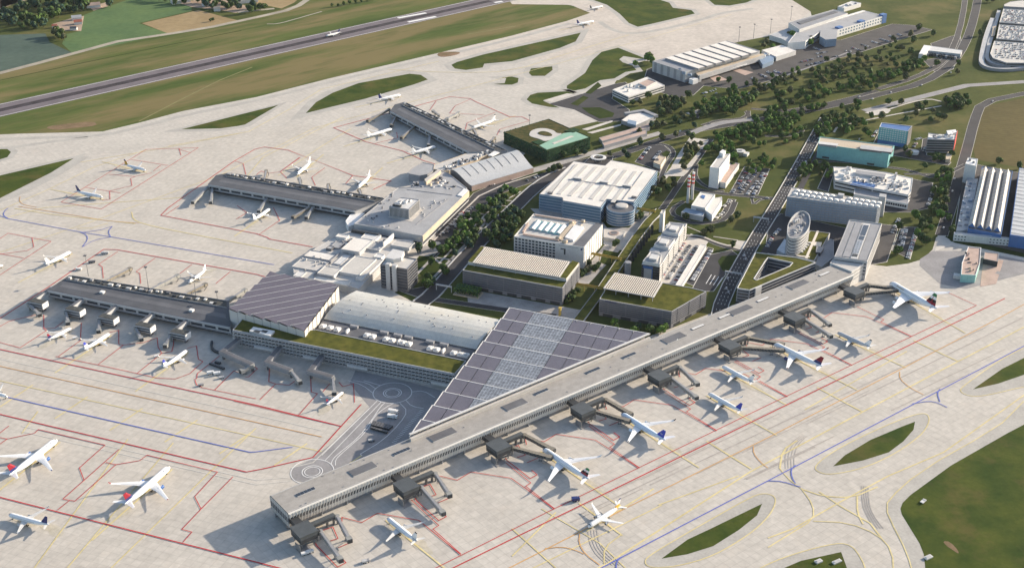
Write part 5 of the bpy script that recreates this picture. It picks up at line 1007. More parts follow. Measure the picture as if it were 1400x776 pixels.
# oval office tower and garden deck
ov = [G(*p, 30) for p in smooth_ring(q((497, 240), (508, 180), (555, 115), (610, 97), (652, 122), (662, 175), (645, 235), (600, 280), (545, 298), (508, 285)), 2)]
ot, otp = building('oval_office_tower', 'oval pale office tower with a bright ring parapet and cluttered grey roof', None, 30, 'light_grey', 'mid_grey', 1.6, wp=ov, cat='tower'); ledges(ot, otp, 2, 29, 7, 'light_grey', 1.2, .4); bands(ot, otp, 1, 28.5, 7, 'glass_dark', .4, gap=0.0)
scatter_units(ot, q((520, 230), (540, 150), (600, 115), (640, 150), (630, 220), (560, 270)), 30, 12, ('light_grey', 'dark_grey', 'mid_grey', 'off_white'), (2, 4), (1, 2.4)); mb = MB()
for k in range(len(otp)): mb.bar((*otp[k], 30.6), (*otp[(k + 1) % len(otp)], 30.6), .9, 1.2, 'light_grey')
mb.build('ring_parapet', ot)
p = G(*q((528, 420))[0]); mb = MB(); mb.box((*p, 0), (7, 7, 24), 'glass_pale', 68); mb.build('glass_stair', ot); mb = MB(); mb.prism(Gs(q((425, 370), (480, 290), (520, 330), (505, 410)), 6), 0, 6, 'glass_pale', 'glass_pale'); mb.build('glass_foyer', ot)
gd, _ = building('garden_deck', 'low deck with lawns crossed by a cream path beside the oval tower', q((660, 232), (802, 250), (690, 447), (560, 410)), 9, 'light_grey', 'sedum', .4)
slab(gd, Gs(q((708, 232), (724, 236), (640, 432), (622, 428)), 9), 8.4, 8.8, 'slat_cream', 'path'); slab(gd, Gs(q((670, 310), (745, 315), (735, 345), (665, 335)), 9), 8.45, 8.85, 'slat_cream', 'path'); slab(gd, Gs(q((570, 405), (660, 415), (655, 422), (565, 412)), 9), 8.5, 8.9, 'slat_cream', 'path')
for k in range(5): x, y = q((600 + 14 * k, 385 - 16 * k))[0]; p = G(x, y, 9); mb = MB(); mb.box((*p, 8.4), (3.5, 2, 1.6), 'white', -20); mb.build('rooflight', gd)
p_, _ = building('entrance_block', 'small stepped grey block between the garden deck and the striped pier head', q((700, 470), (735, 350), (800, 290), (828, 300), (828, 420), (740, 490)), 7, 'light_grey', 'mid_grey', .4); slab(p_, Gs(q((705, 345), (760, 350), (735, 390), (700, 385)), 11), 6.5, 11, 'glass_dark', 'glass_block', 'mid_grey')
# grey building with scalloped rooflights
q = lambda *p: zm(1050, 194, 4, *p)
gy, gyp = building('scalloped_roof_office', 'long grey gridded office slab with two rows of white scalloped rooflights', q((130, 248), (622, 325), (600, 362), (105, 298)), 27, 'light_grey', 'roof_pale', .6)
for i in range(4): L = (gyp[(i + 1) % 4] - gyp[i]).length; fins(gy, gyp[i], gyp[(i + 1) % 4], .5, 26.5, int(L / 4.5), 'mid_grey', .4, .3)
bands(gy, gyp, 1, 26.5, 8, 'blue_grey', .55, .06); ledges(gy, gyp, 1, 26, 8, 'louvre_grey', .5, .3)
for k in range(15):
    for row in range(2):
        t = (k + .5) / 15; x, y = 140 + 480 * t - row * 11 + 4, 262 + 73 * t + row * 18; p = G(*q((x, y))[0], 27)
        if 7 <= k <= 8 and row == 0: continue
        mb = MB(); d = az(-20.6); n2 = az(69.4); rg = lambda s_, zz: [(*(p + d * 3.2 * math.cos(a2) * .9 + n2 * s_), 26.6 + 2.6 * math.sin(a2) * zz) for a2 in [math.pi * j / 6 for j in range(7)]]
        mb.loft([rg(-3.6, 1), rg(3.2, .35)], 'white'); mb.build('rooflight', gy)
p = G(*q((400, 285))[0], 30); mb = MB(); mb.box((*p, 26), (7, 6, 4), 'light_grey', -20.6); mb.build('roof_hut', gy); p = G(*q((612, 400))[0]); mb = MB(); mb.box((*p, 0), (8, 10, 27), 'light_grey', -20.6); mb.build('stair_shaft', gy)
# white clinic-like complex
q = lambda *p: zm(1090, 130, 4.85, *p)
wc, wcp = building('white_roof_complex', 'sprawling white two-storey block with crowded roof plant and a blue roof patch', q((240, 475), (345, 478), (600, 512), (768, 550), (755, 640), (738, 660), (500, 615), (250, 560)), 13, 'off_white', 'white_roof', .6); bands(wc, wcp, 2, 11.5, 2, 'glass_dark', .4)
w2, w2p = building('grey_front_wing', 'low grey-roofed white wing with four dark windows in front of the white plant-covered block', q((385, 600), (740, 668), (735, 720), (375, 655)), 8, 'white', 'mid_grey', .4); a_, b_ = G(*q((375, 655))[0], 8), G(*q((735, 720))[0], 8); windows(w2, a_, b_, 1, 7, 9, 1, 2.4, 3, 'glass_dark', lo=.6, hi=.98)
slab(wc, Gs(q((350, 590), (375, 565), (520, 590), (510, 615)), 13), 12.1, 12.6, 'blue_panel', 'blue_roof_patch')
scatter_units(wc, q((380, 540), (540, 550), (660, 590), (690, 640), (560, 610), (370, 560)), 13, 34, ('white', 'off_white', 'mid_grey', 'dark_grey', 'house_red', 'light_grey'), (1.5, 4), (1, 3)); scatter_units(wc, q((255, 480), (350, 490), (330, 590), (255, 560)), 13, 6, ('white', 'off_white'), (3, 7), (1, 3)); scatter_units(wc, q((640, 530), (745, 555), (735, 620), (640, 590)), 13, 9, ('white', 'off_white', 'light_grey'), (2, 6), (1, 4))
slab(wc, Gs(q((390, 498), (590, 525), (580, 548), (385, 520)), 15), 12, 15.5, 'light_grey', 'plant_room', 'mid_grey')
# teal slab
tl, tlp = building('teal_office', 'long plain teal slab with cream and dark roof plant', q((150, 275), (645, 335), (608, 388), (138, 322)), 21, 'teal', 'sand', .8, rim='teal_pale')
mb = MB(); mb.prism(Gs(q((145, 302), (275, 318), (262, 332), (142, 318)), 24), 20, 23, 'mid_grey', 'off_white'); mb.build('plant_room', tl); mb = MB(); mb.prism(Gs(q((425, 325), (640, 350), (625, 375), (415, 350)), 24), 20, 23, 'dark_grey', 'light_grey'); mb.build('plant_room', tl)
for t0_, t1_ in ((.08, .18), (.72, .82)): a_, b_ = G(*q((138, 322))[0], 21), G(*q((608, 388))[0], 21); d, nn = edge_n(a_, b_); nn = nn if nn.dot(az(-110)) > 0 else -nn; L = (b_ - a_).length; mb = MB(); mb.bar((*(a_ + d * L * t0_ + nn * .2), 2.4), (*(a_ + d * L * t1_ + nn * .2), 2.4), .3, 2.6, 'charcoal'); mb.build('entrance_opening', tl)
bands(tl, tlp, 3, 20.5, 5, 'teal', .08, .06)
# blue hotel-like slab, dark office, south-east
bh, bhp = building('blue_grid_block', 'square block with pale window grid on blue, blue base and dark end walls', q((558, 182), (762, 205), (735, 240), (545, 210)), 25, 'teal', 'blue_panel', .8, rim='off_white')
for i in range(4):
    a_, b_ = bhp[i], bhp[(i + 1) % 4]; nn = edge_n(a_, b_)[1]
    if nn.dot(az(-110)) > .7: windows(bh, a_, b_, 6, 24.5, 11, 6, 2.2, 1.7, 'off_white'); mb = MB(); d = edge_n(a_, b_)[0]; mb.bar((*(a_ + nn * .25), 3), (*(b_ + nn * .25), 3), .4, 5.4, 'blue_panel'); mb.build('base_band', bh)
    elif nn.dot(az(-20)) > .7: slab(bh, [a_ + nn * .1, b_ + nn * .1, b_ + nn * .5, a_ + nn * .5], .5, 25.2, 'dark_grey', 'end_wall')
dk, dkp = building('dark_terrace_office', 'dark banded office with white roof plant and a red end wall near the field road', q((870, 250), (960, 262), (1062, 235), (1045, 295), (862, 292)), 20, 'mid_grey', 'off_white', .6); bands(dk, dkp, 1, 19, 5, 'charcoal', .65)
scatter_units(dk, q((900, 265), (1000, 262), (1040, 250), (1030, 285), (880, 285)), 20, 9, ('white', 'off_white', 'mid_grey'), (3, 6), (1, 3)); slab(dk, Gs(q((990, 235), (1050, 228), (1058, 245), (1000, 262)), 23), 19, 23, 'light_grey', 'plant_room', 'white')
for i in range(len(dkp)):
    a_, b_ = dkp[i], dkp[(i + 1) % len(dkp)]; d, nn = edge_n(a_, b_)
    if nn.dot(az(-10)) > .75: slab(dk, [a_ + nn * .1, b_ + nn * .1, b_ + nn * .6, a_ + nn * .6], .5, 20.2, 'red_paint', 'red_end_wall')
ax, _ = building('sand_annex', 'small sand-coloured flat annex under the red end wall', q((985, 400), (1000, 375), (1030, 375), (1015, 425), (985, 425)), 5, 'sand', 'sand', .3); dsk = G(*q((777, 390))[0]); mb = MB(); mb.tube((*dsk, 0), (*dsk, 3.5), 5.5, 5.5, 'white', 20); mb.tube((*dsk, 3.5), (*dsk, 4.2), 6, 6, 'off_white', 20); tag(mb.build('round_kiosk'), 'low round white kiosk between the blue grid block and dark office', 'kiosk')
# cargo halls on the right
q = lambda *p: zm(1290, 200, 5.545, *p)
ct, _ = building('cargo_tower', 'plain white tower at the back corner of the ridged cargo hall', q((185, 85), (262, 95), (250, 150), (165, 130)), 27, 'off_white', 'white', .6, cat='tower'); units(ct, [(1326, 219, 3, 3, 2), (1331, 222, 3, 2, 1.5)], 27, 'mid_grey')
ch, chp = building('ridged_cargo_hall', 'blue cargo hall under four long cream ridged roofs with dark valleys', q((292, 155), (525, 188), (440, 668), (185, 622)), 13, 'blue_panel', 'dark_grey', .4)
for k in range(4):
    tl0, tr0 = (292 + 57 * k, 158 + 7 * k), (338 + 57 * k, 166 + 7 * k); bl0, br0 = (190 + 64 * k, 588 + 11 * k), (242 + 64 * k, 600 + 11 * k); L0, R0, R1, L1 = Gs(q(tl0, tr0, br0, bl0), 16)
    m0, m1 = L0.lerp(R0, .55), L1.lerp(R1, .55); mb = MB(); mb.poly([(*L0, 13), (*L1, 13), (*m1, 18.5), (*m0, 18.5)], 'roof_pale'); mb.poly([(*m0, 18.5), (*m1, 18.5), (*R1, 13), (*R0, 13)], 'roof_pale'); mb.poly([(*L1, 13), (*R1, 13), (*m1, 18.5)], 'blue_panel'); mb.poly([(*L0, 13), (*m0, 18.5), (*R0, 13)], 'blue_panel'); mb.build('ridged_roof', ch)
    mb = MB()
    for j in range(16): t = (j + .5) / 16; a_, b_ = L0.lerp(L1, t), m0.lerp(m1, min(1, t + .03)); mb.bar((*a_, 13.15), (*b_, 18.65), .35, .2, 'mid_grey')
    mb.build('roof_rib', ch)
cof, cofp = building('cargo_office', 'low white office front with small square windows under the cream ridged roofs', q((80, 648), (515, 692), (512, 705), (80, 665)), 9, 'off_white', 'light_grey', .3)
for i in range(4):
    a_, b_ = cofp[i], cofp[(i + 1) % 4]
    if edge_n(a_, b_)[1].dot(az(-100)) > .7: windows(cof, a_, b_, .8, 8.6, 4, 2, 1.7, 1.3, 'glass_dark', lo=.01, hi=.23); windows(cof, a_, b_, .8, 8.6, 6, 2, 1.7, 1.3, 'glass_dark', lo=.62, hi=.98)
an, anp = building('cargo_annex', 'long low grey annex with roof plant left of the ridged cargo hall', q((180, 240), (262, 245), (190, 630), (95, 640)), 9, 'light_grey', 'light_grey', .4); scatter_units(an, q((175, 270), (245, 270), (185, 600), (110, 610)), 9, 26, ('off_white', 'mid_grey', 'white', 'blue_grey'), (2, 5), (.8, 2.2))
c2, c2p = building('pale_cargo_hall', 'blue-edged cargo hall with a flat pale ribbed roof at the photo right edge', q((575, 162), (900, 205), (860, 720), (505, 668)), 16, 'blue_panel', 'metal_roof', .3); mb = MB(); a_, b_ = G(*q((505, 668))[0], 16), G(*q((860, 720))[0], 16); mb.bar((*a_, 14.6), (*b_, 14.6), 1.4, 2.4, 'blue_panel'); mb.build('fascia', c2)
for k in range(18): t = (k + .5) / 18; a_, b_ = Gs(q((575, 162), (505, 668)), 16)[0].lerp(Gs(q((575, 162), (505, 668)), 16)[1], t), G(*q((900, 205))[0], 16).lerp(G(*q((860, 720))[0], 16), t + .02); mb = MB(); mb.bar((*a_, 16.1), (*b_, 16.1), .6, .3, 'light_grey'); mb.build('roof_rib', c2)
# small buildings by the cargo yard
q = lambda *p: zm(1200, 300, 6.465, *p)
ts_, tsp = building('teal_depot', 'small pointed depot with a pinkish roof and teal front wall on the cargo yard', q((800, 237), (915, 247), (905, 382), (868, 490), (738, 484), (745, 382)), 10, 'teal_pale', 'brick_pink', .7, rim='white'); scatter_units(ts_, q((770, 280), (900, 290), (850, 460), (760, 460)), 10, 9, ('charcoal', 'mid_grey', 'sand', 'brick_pink'), (1, 3), (.5, 1.4)); mb = MB(); mb.box((*G(*q((700, 515))[0]), 0), (8, 7, 4), 'off_white', -20); mb.build('porch', ts_); mb = MB(); p = tsp[0]; mb.box((*G(*q((800, 545))[0]), 0), (6, 1.0, 3), 'charcoal', -8); mb.build('doorway', ts_)
rs, rsp = building('flat_roof_shed', 'small dark-walled shed with a pinkish flat roof right of the teal-fronted depot', q((945, 285), (1072, 298), (1062, 372), (935, 345)), 7, 'charcoal', 'brick_pink', .4, rim='mid_grey')
# white tower and heating plant
q = lambda *p: zm(930, 180, 5.967, *p)
wt, wtp = building('white_tower_block', 'slim white tower block with a low pink-roofed wing beside a full car park', q((243, 287), (320, 186), (408, 180), (320, 298)), 29, 'white', 'roof_pale', .8)
for i in range(4):
    a_, b_ = wtp[i], wtp[(i + 1) % 4]
    if (b_ - a_).length > 16: windows(wt, a_, b_, 3, 28, 8, 8, 2.0, 1.4, 'glass_dark')
slab(wt, Gs(q((320, 165), (345, 145), (372, 155), (350, 185)), 33), 28, 33, 'white', 'penthouse'); shell(wt, Gs(q((323, 408), (415, 246), (482, 260), (372, 418)), 8), 0, 8, 'off_white', 'brick_pink', .5, 'wing_wall', 'wing_roof')
p = G(*q((487, 185))[0]); mb = MB(); mb.tube((*p, 0), (*p, 5), 6.5, 6.5, 'sand', 20); mb.tube((*p, 5), (*p, 5.6), 7.2, 7.2, 'off_white', 20); mb.tube((*p, 5.6), (*p, 6.2), 3, 3, 'mid_grey', 16); mb.box((*(p + az(-30) * 9), 0), (9, 6, 4), 'off_white', 60); tag(mb.build('round_pavilion'), 'small round white pavilion among trees behind the slim white tower', 'pavilion')
for k, (x0, y0) in enumerate(((60, 580), (95, 552))):
    p = G(*q((x0, y0))[0]); r = thing('chimney', ('tall chimney with red and white bands, the nearer of the pair', 'tall chimney with red and white bands, the one just behind its twin')[k], 'chimney', (*p, 0), group='pair of banded chimneys'); mb = MB(); mb.tube((*p, 0), (*p, 22), 1.9, 1.7, 'off_white', 14); mb.build('shaft', r)
    for j in range(6): mb = MB(); mb.tube((*p, 22 + j * 2.6), (*p, 24.6 + j * 2.6), 1.75, 1.75, ('red_paint', 'white')[j % 2], 14); mb.build('painted_band', r)
hp_, hpp = building('heating_plant', 'white boiler house with a blue roof patch and grey low wing below the banded chimneys', q((90, 600), (165, 490), (285, 510), (205, 622)), 12, 'off_white', 'white_roof', .5); slab(hp_, Gs(q((165, 530), (180, 515), (205, 522), (195, 545)), 12), 11.4, 12.2, 'blue_panel', 'blue_roof_patch')
shell(hp_, Gs(q((205, 640), (255, 545), (340, 530), (342, 560), (262, 680)), 9), 0, 9, 'white', 'white_roof', .4, 'wing_wall', 'wing_roof'); shell(hp_, Gs(q((8, 655), (45, 622), (205, 645), (185, 690)), 7), 0, 7, 'light_grey', 'blue_grey', .4, 'wing_wall', 'wing_roof'); shell(hp_, Gs(q((150, 570), (220, 580), (190, 640), (120, 620)), 9.5), 0, 9.5, 'mid_grey', 'mid_grey', .3, 'wing_wall', 'wing_roof')
q = lambda *p: zm(860, 130, 6.99, *p)
kk, kkp = building('sand_kiosk', 'small sand-coloured flat-roofed hut in the lot behind the blue office block', q((232, 640), (290, 575), (352, 590), (302, 668)), 7, 'sand', 'sand', .4); bands(kk, kkp, 1, 6, 2, 'white', .4); units(kk, [(899, 218, 5, 4, 1.5)], 7, 'brick_pink')
# hangars
q = lambda *p: zm(860, 40, 6.364, *p)
h1 = thing('monitor_roof_hangar', 'large hangar with seven long white roof panels, grey end wall and a sand canopy', 'hangar', (*G(965, 85), 0)); hb = Gs(q((205, 278), (850, 100), (1140, 188), (490, 372)), 18)
shell(h1, hb, 0, 18, 'light_grey', 'mid_grey', .4)
ul = lambda t, s_: (310 + 540 * t + 285 * s_, 252 - 152 * t + 92 * s_)
for k in range(7):
    pts = [G(*q(ul(k / 7 + dt, s_))[0], 20.5) for dt, s_ in ((.012, 0), (.118, 0), (.118, 1), (.012, 1))]; mb = MB(); mb.prism(pts, 17.6, 20.6, 'mid_grey', 'white_roof'); mb.build('roof_monitor', h1)
for i in range(4):
    a_, b_ = ccw(hb)[i], ccw(hb)[(i + 1) % 4]; d, nn = edge_n(a_, b_)
    if nn.dot(az(-140)) > .6 or nn.dot(az(-160)) > .6: fins(h1, a_, b_, .5, 17.5, 5, 'mid_grey', 6, .2, 'hangar_door')
slab(h1, Gs(q((575, 372), (1160, 212), (1185, 222), (600, 402)), 12), 11, 12, 'light_grey', 'canopy', 'sand'); slab(h1, Gs(q((600, 400), (1175, 232), (1180, 240), (615, 415)), 9), 3.5, 11, 'light_grey', 'canopy_wall')
for x, y in ((600, 420), (870, 345)): p, p2 = Gs(q((x, y), (x + 150, y - 42)), 6); mb = MB(); mb.bar((*p, 6), (*p2, 6), 5, .6, 'white'); mb.build('canopy', h1)
units(h1, [(935, 101, 6, 4, 4), (943, 103, 6, 5, 3), (930, 95, 5, 4, 2)], 17, 'blue_grey')
mb = MB(); p0, p1 = Gs(q((560, 445), (600, 430)), 5); mb.box((*p0, 0), (12, 9, 8), 'white', 40); mb.box((*p1, 0), (9, 7, 5), 'light_grey', 40); tag(mb.build('white_hut'), 'stubby white two-part hut at the near corner of the big hangar', 'hut')
wl, wlp = building('white_pavilion_office', 'square white flat-roofed office with a raised roof ring amid dark parking', zm(700, 0, 4, (550, 490), (740, 420), (835, 466), (638, 530)), 10, 'off_white', 'white_roof', .4); bands(wl, wlp, 1.5, 9, 2, 'glass_dark', .45)
shell(wl, Gs(zm(700, 0, 4, (690, 455), (745, 430), (790, 445), (735, 475)), 13), 9.4, 13, 'light_grey', 'brick_pink', .8, 'roof_ring', 'ring_roof'); scatter_units(wl, zm(700, 0, 4, (600, 480), (680, 455), (720, 490), (640, 515)), 10, 8, s=(2, 4))
q = lambda *p: zm(1040, 0, 7, *p)
h2, h2p = building('blue_tower_hangar', 'white hangar with blue corner towers and a wide grey roof', q((360, 285), (990, 102), (1185, 152), (735, 288), (570, 302), (430, 395), (260, 410)), 14, 'white', 'roof_grey', .4, cat='hangar')
for x, y in ((745, 300), (955, 240), (1165, 178)): p = G(*q((x, y))[0], 8); mb = MB(); mb.box((*p, 0), (13, 9, 16.5), 'blue_panel', 40); mb.build('blue_tower', h2)
slab(h2, Gs(q((570, 302), (735, 288), (725, 385), (620, 395), (565, 360)), 12), 1, 14.6, 'blue_grey', 'corner_block', 'roof_grey'); slab(h2, Gs(q((360, 285), (975, 102), (1000, 104), (385, 290)), 15), 13, 15.2, 'white', 'roof_parapet')
for i in range(len(h2p)):
    a_, b_ = h2p[i], h2p[(i + 1) % len(h2p)]
    if (b_ - a_).length > 60 and edge_n(a_, b_)[1].dot(az(-50)) > .7: windows(h2, a_, b_, 2, 13, 16, 2, 4, 2.4, 'glass_blue')
h3, h3p = building('grey_back_hall', 'taller long grey hall standing behind the blue-cornered white hangar', q((268, 215), (700, 92), (835, 128), (372, 282)), 19, 'off_white', 'mid_grey', .4); slab(h3, Gs(q((345, 215), (700, 108), (740, 118), (385, 235)), 19), 18.5, 19.5, 'dark_grey', 'roof_strip')
h4, h4p = building('low_grey_annex', 'low pale annex roofs at the left end of the blue-cornered white hangar', q((85, 335), (275, 265), (365, 290), (265, 405), (200, 370)), 9, 'off_white', 'light_grey', .3)
h5, h5p = building('bright_flat_depot', 'low building with a bright white flat roof between the two hangars', q((10, 480), (205, 430), (340, 485), (150, 545)), 8, 'off_white', 'white_roof', .3); h6, h6p = building('stepped_depot', 'cluster of low blue-grey boxes beside the bright flat-roofed depot', q((-20, 560), (60, 490), (130, 545), (120, 580), (20, 620)), 7, 'blue_grey', 'blue_grey', .3); units(h6, [(1044, 78, 6, 6, 4), (1050, 76, 5, 8, 3)], 6, 'off_white')
h7, h7p = building('small_white_terminal', 'small white building with cluttered roof on the grass beyond the hangars', q((738, 62), (870, 12), (962, 30), (800, 78)), 8, 'white', 'off_white', .4); scatter_units(h7, q((770, 60), (870, 25), (920, 35), (810, 68)), 8, 6)
# ramped deck
q = lambda *p: zm(660, 120, 5.54, *p)
rm, rmp = building('ramped_parking_deck', 'low white deck with a walled grey upper court beside long pinkish ramps', q((1050, 245), (1120, 195), (1175, 180), (1310, 215), (1240, 250), (1160, 285)), 6, 'mid_grey', 'white_roof', .4, cat='car park'); slab(rm, Gs(q((1070, 185), (1220, 160), (1330, 205), (1300, 212), (1215, 175), (1080, 196)), 8), 4, 8, 'mid_grey', 'court_wall'); slab(rm, Gs(q((1100, 240), (1165, 255), (1160, 282), (1095, 268)), 8), 5.5, 8, 'blue_grey', 'stair_block')
for nm, pts, lab in (('parking_ramp', ((880, 378), (1215, 285), (1262, 265), (1265, 300), (905, 405)), 'long pinkish ramp deck nearest the white court, above the kerb road'), ('parking_ramp', ((905, 418), (1240, 318), (1245, 345), (920, 440)), 'long pinkish ramp deck on the kerb road side')):
    r, _ = building(nm, lab, q(*pts), 5, 'mid_grey', 'brick_pink', .3, cat='ramp')
for k, pts in enumerate((((830, 262), (870, 250), (880, 258), (840, 272)), )): pass
# truck dock canopy
q = lambda *p: zm(1240, 0, 7.056, *p)
dc, dcp = building('dock_canopy', 'long white canopy over a row of dark truck bays beside the bending road', q((225, 442), (535, 485), (518, 522), (205, 488)), 7, 'light_grey', 'off_white', .3, cat='canopy'); slab(dc, Gs(q((115, 520), (165, 435), (228, 443), (200, 495), (155, 520)), 8), 0, 8, 'white', 'end_block')
for k in range(10): x = 220 + 29 * k; p, p2 = Gs(q((x, 500 + 4 * k), (x - 18, 528 + 4 * k)), 2); mb = MB(); mb.bar((*p, 2.2), (*p2, 2.2), 3.6, 3.6, 'charcoal' if k % 3 else 'mid_grey'); mb.build('truck_bay', dc)
# parking decks, top right
q = lambda *p: zm(1240, 0, 7.056, *p)
DECK = []
for lab, pts in (('nearest of the three pale rooftop parking decks', ((842, 395), (1500, 440), (1500, 610), (960, 605), (830, 560), (803, 515))), ('middle of the three pale rooftop parking decks', ((890, 237), (1500, 280), (1500, 425), (862, 372))), ('farthest of the three pale rooftop parking decks', ((930, 85), (1500, 120), (1500, 262), (892, 215)))):
    r, wp = building('parking_deck', lab + ', covered with cars', q(*pts), 10, 'mid_grey', 'cream_roof', .8, cat='car park', rim='off_white'); DECK.append((pts, wp)); bands(r, wp, 1, 9, 2, 'charcoal', .5)
b4, _ = building('parking_deck', 'small half-round pale parking deck cut off by the photo top', q((935, 45), (1000, 15), (1120, 0), (1500, 10), (1500, 95), (940, 62)), 10, 'mid_grey', 'cream_roof', .8, cat='car park')
for lab, wd, key, pts in (('outer curved grey ramp around the left end of the pale parking decks', 9, 'light_grey', ((830, 175), (770, 330), (715, 560), (730, 625), (830, 660), (1000, 665), (1200, 640))), ('inner curved grey ramp around the left end of the pale parking decks', 7, 'light_grey', ((890, 100), (840, 270), (770, 500), (770, 580), (860, 625), (1000, 640)))):
    ps = [G(*p, 4) for p in q(*pts)]; mb = MB(); ps = smooth_line(ps, 2); ps = [Vector(p) for p in ps]; strip(mb, ps, wd, 4.0, key)
    for s_ in (-1, 1):
        e = [p + Vector((-(ps[min(i + 1, len(ps) - 1)] - ps[max(i - 1, 0)]).y, (ps[min(i + 1, len(ps) - 1)] - ps[max(i - 1, 0)]).x)).normalized() * s_ * wd / 2 for i, p in enumerate(ps)]
        for a_, b_ in zip(e, e[1:]): mb.poly([(*a_, 0), (*b_, 0), (*b_, 4.9), (*a_, 4.9)], 'mid_grey')
    tag(mb.build('curved_ramp'), lab, 'ramp')
tb_, _ = building('low_tan_store', 'small tan-roofed store squeezed beside the middle parking deck', q((830, 262), (862, 245), (845, 345), (815, 350)), 6, 'sand', 'sand', .3)
# farm buildings, top left
def house(px, L, Wd, hh, rot, lab, roof='house_red', cat='house'):
    p = G(*px); r = thing('farm_house', lab, cat, (*p, 0)); mb = MB(); mb.box((*p, 0), (L, Wd, hh), 'off_white', rot); mb.build('wall', r); d, n2 = az(rot), az(rot + 90); mb = MB(); e = Wd / 2 + .5; a_, b_ = p - d * (L / 2 + .4), p + d * (L / 2 + .4)
    mb.poly([(*(a_ - n2 * e), hh - .2), (*(b_ - n2 * e), hh - .2), (*b_, hh + Wd * .38), (*a_, hh + Wd * .38)], roof); mb.poly([(*(b_ + n2 * e), hh - .2), (*(a_ + n2 * e), hh - .2), (*a_, hh + Wd * .38), (*b_, hh + Wd * .38)], roof); mb.build('roof', r); mb = MB(); mb.poly([(*(a_ - n2 * Wd / 2 + d * .42), hh), (*(a_ + n2 * Wd / 2 + d * .42), hh), (*(a_ + d * .42), hh + Wd * .36)], 'off_white'); mb.poly([(*(b_ - n2 * Wd / 2 - d * .42), hh), (*(b_ + n2 * Wd / 2 - d * .42), hh), (*(b_ - d * .42), hh + Wd * .36)], 'off_white'); mb.build('gable', r)
house((107, 33), 14, 10, 5, 20, 'dark red roofed farmhouse at the corner of the green field'); house((105, 27), 18, 10, 5, 20, 'grey-roofed barn just behind the dark red farmhouse', 'light_grey', 'barn'); house((128, 10), 26, 12, 5, 20, 'long pinkish-roofed barn beyond the green field', 'brick_pink', 'barn')
house((101, 41), 12, 7, 4, 5, 'small dark roofed shed on the pinkish farmyard', 'dark_grey', 'shed'); house((247, 4), 36, 16, 7, 30, 'large cream-roofed barn at the photo top beside the wheat field', 'cream_roof', 'barn'); house((338, 3), 40, 18, 7, 25, 'long cream-roofed hall beyond the farm village hedges', 'cream_roof', 'hall'); house((297, 15), 12, 9, 5, 10, 'pale small house with cream roof at the village edge', 'sand')
house((282, 8), 14, 10, 5, 40, 'red-roofed house at the left end of the village', 'house_red'); house((318, 5), 14, 10, 5, 0, 'red-roofed house behind the village hedge', 'house_red'); house((75, 38), 9, 7, 4, 15, 'tiny red-roofed hut at the left of the farmyard', 'house_red', 'hut')

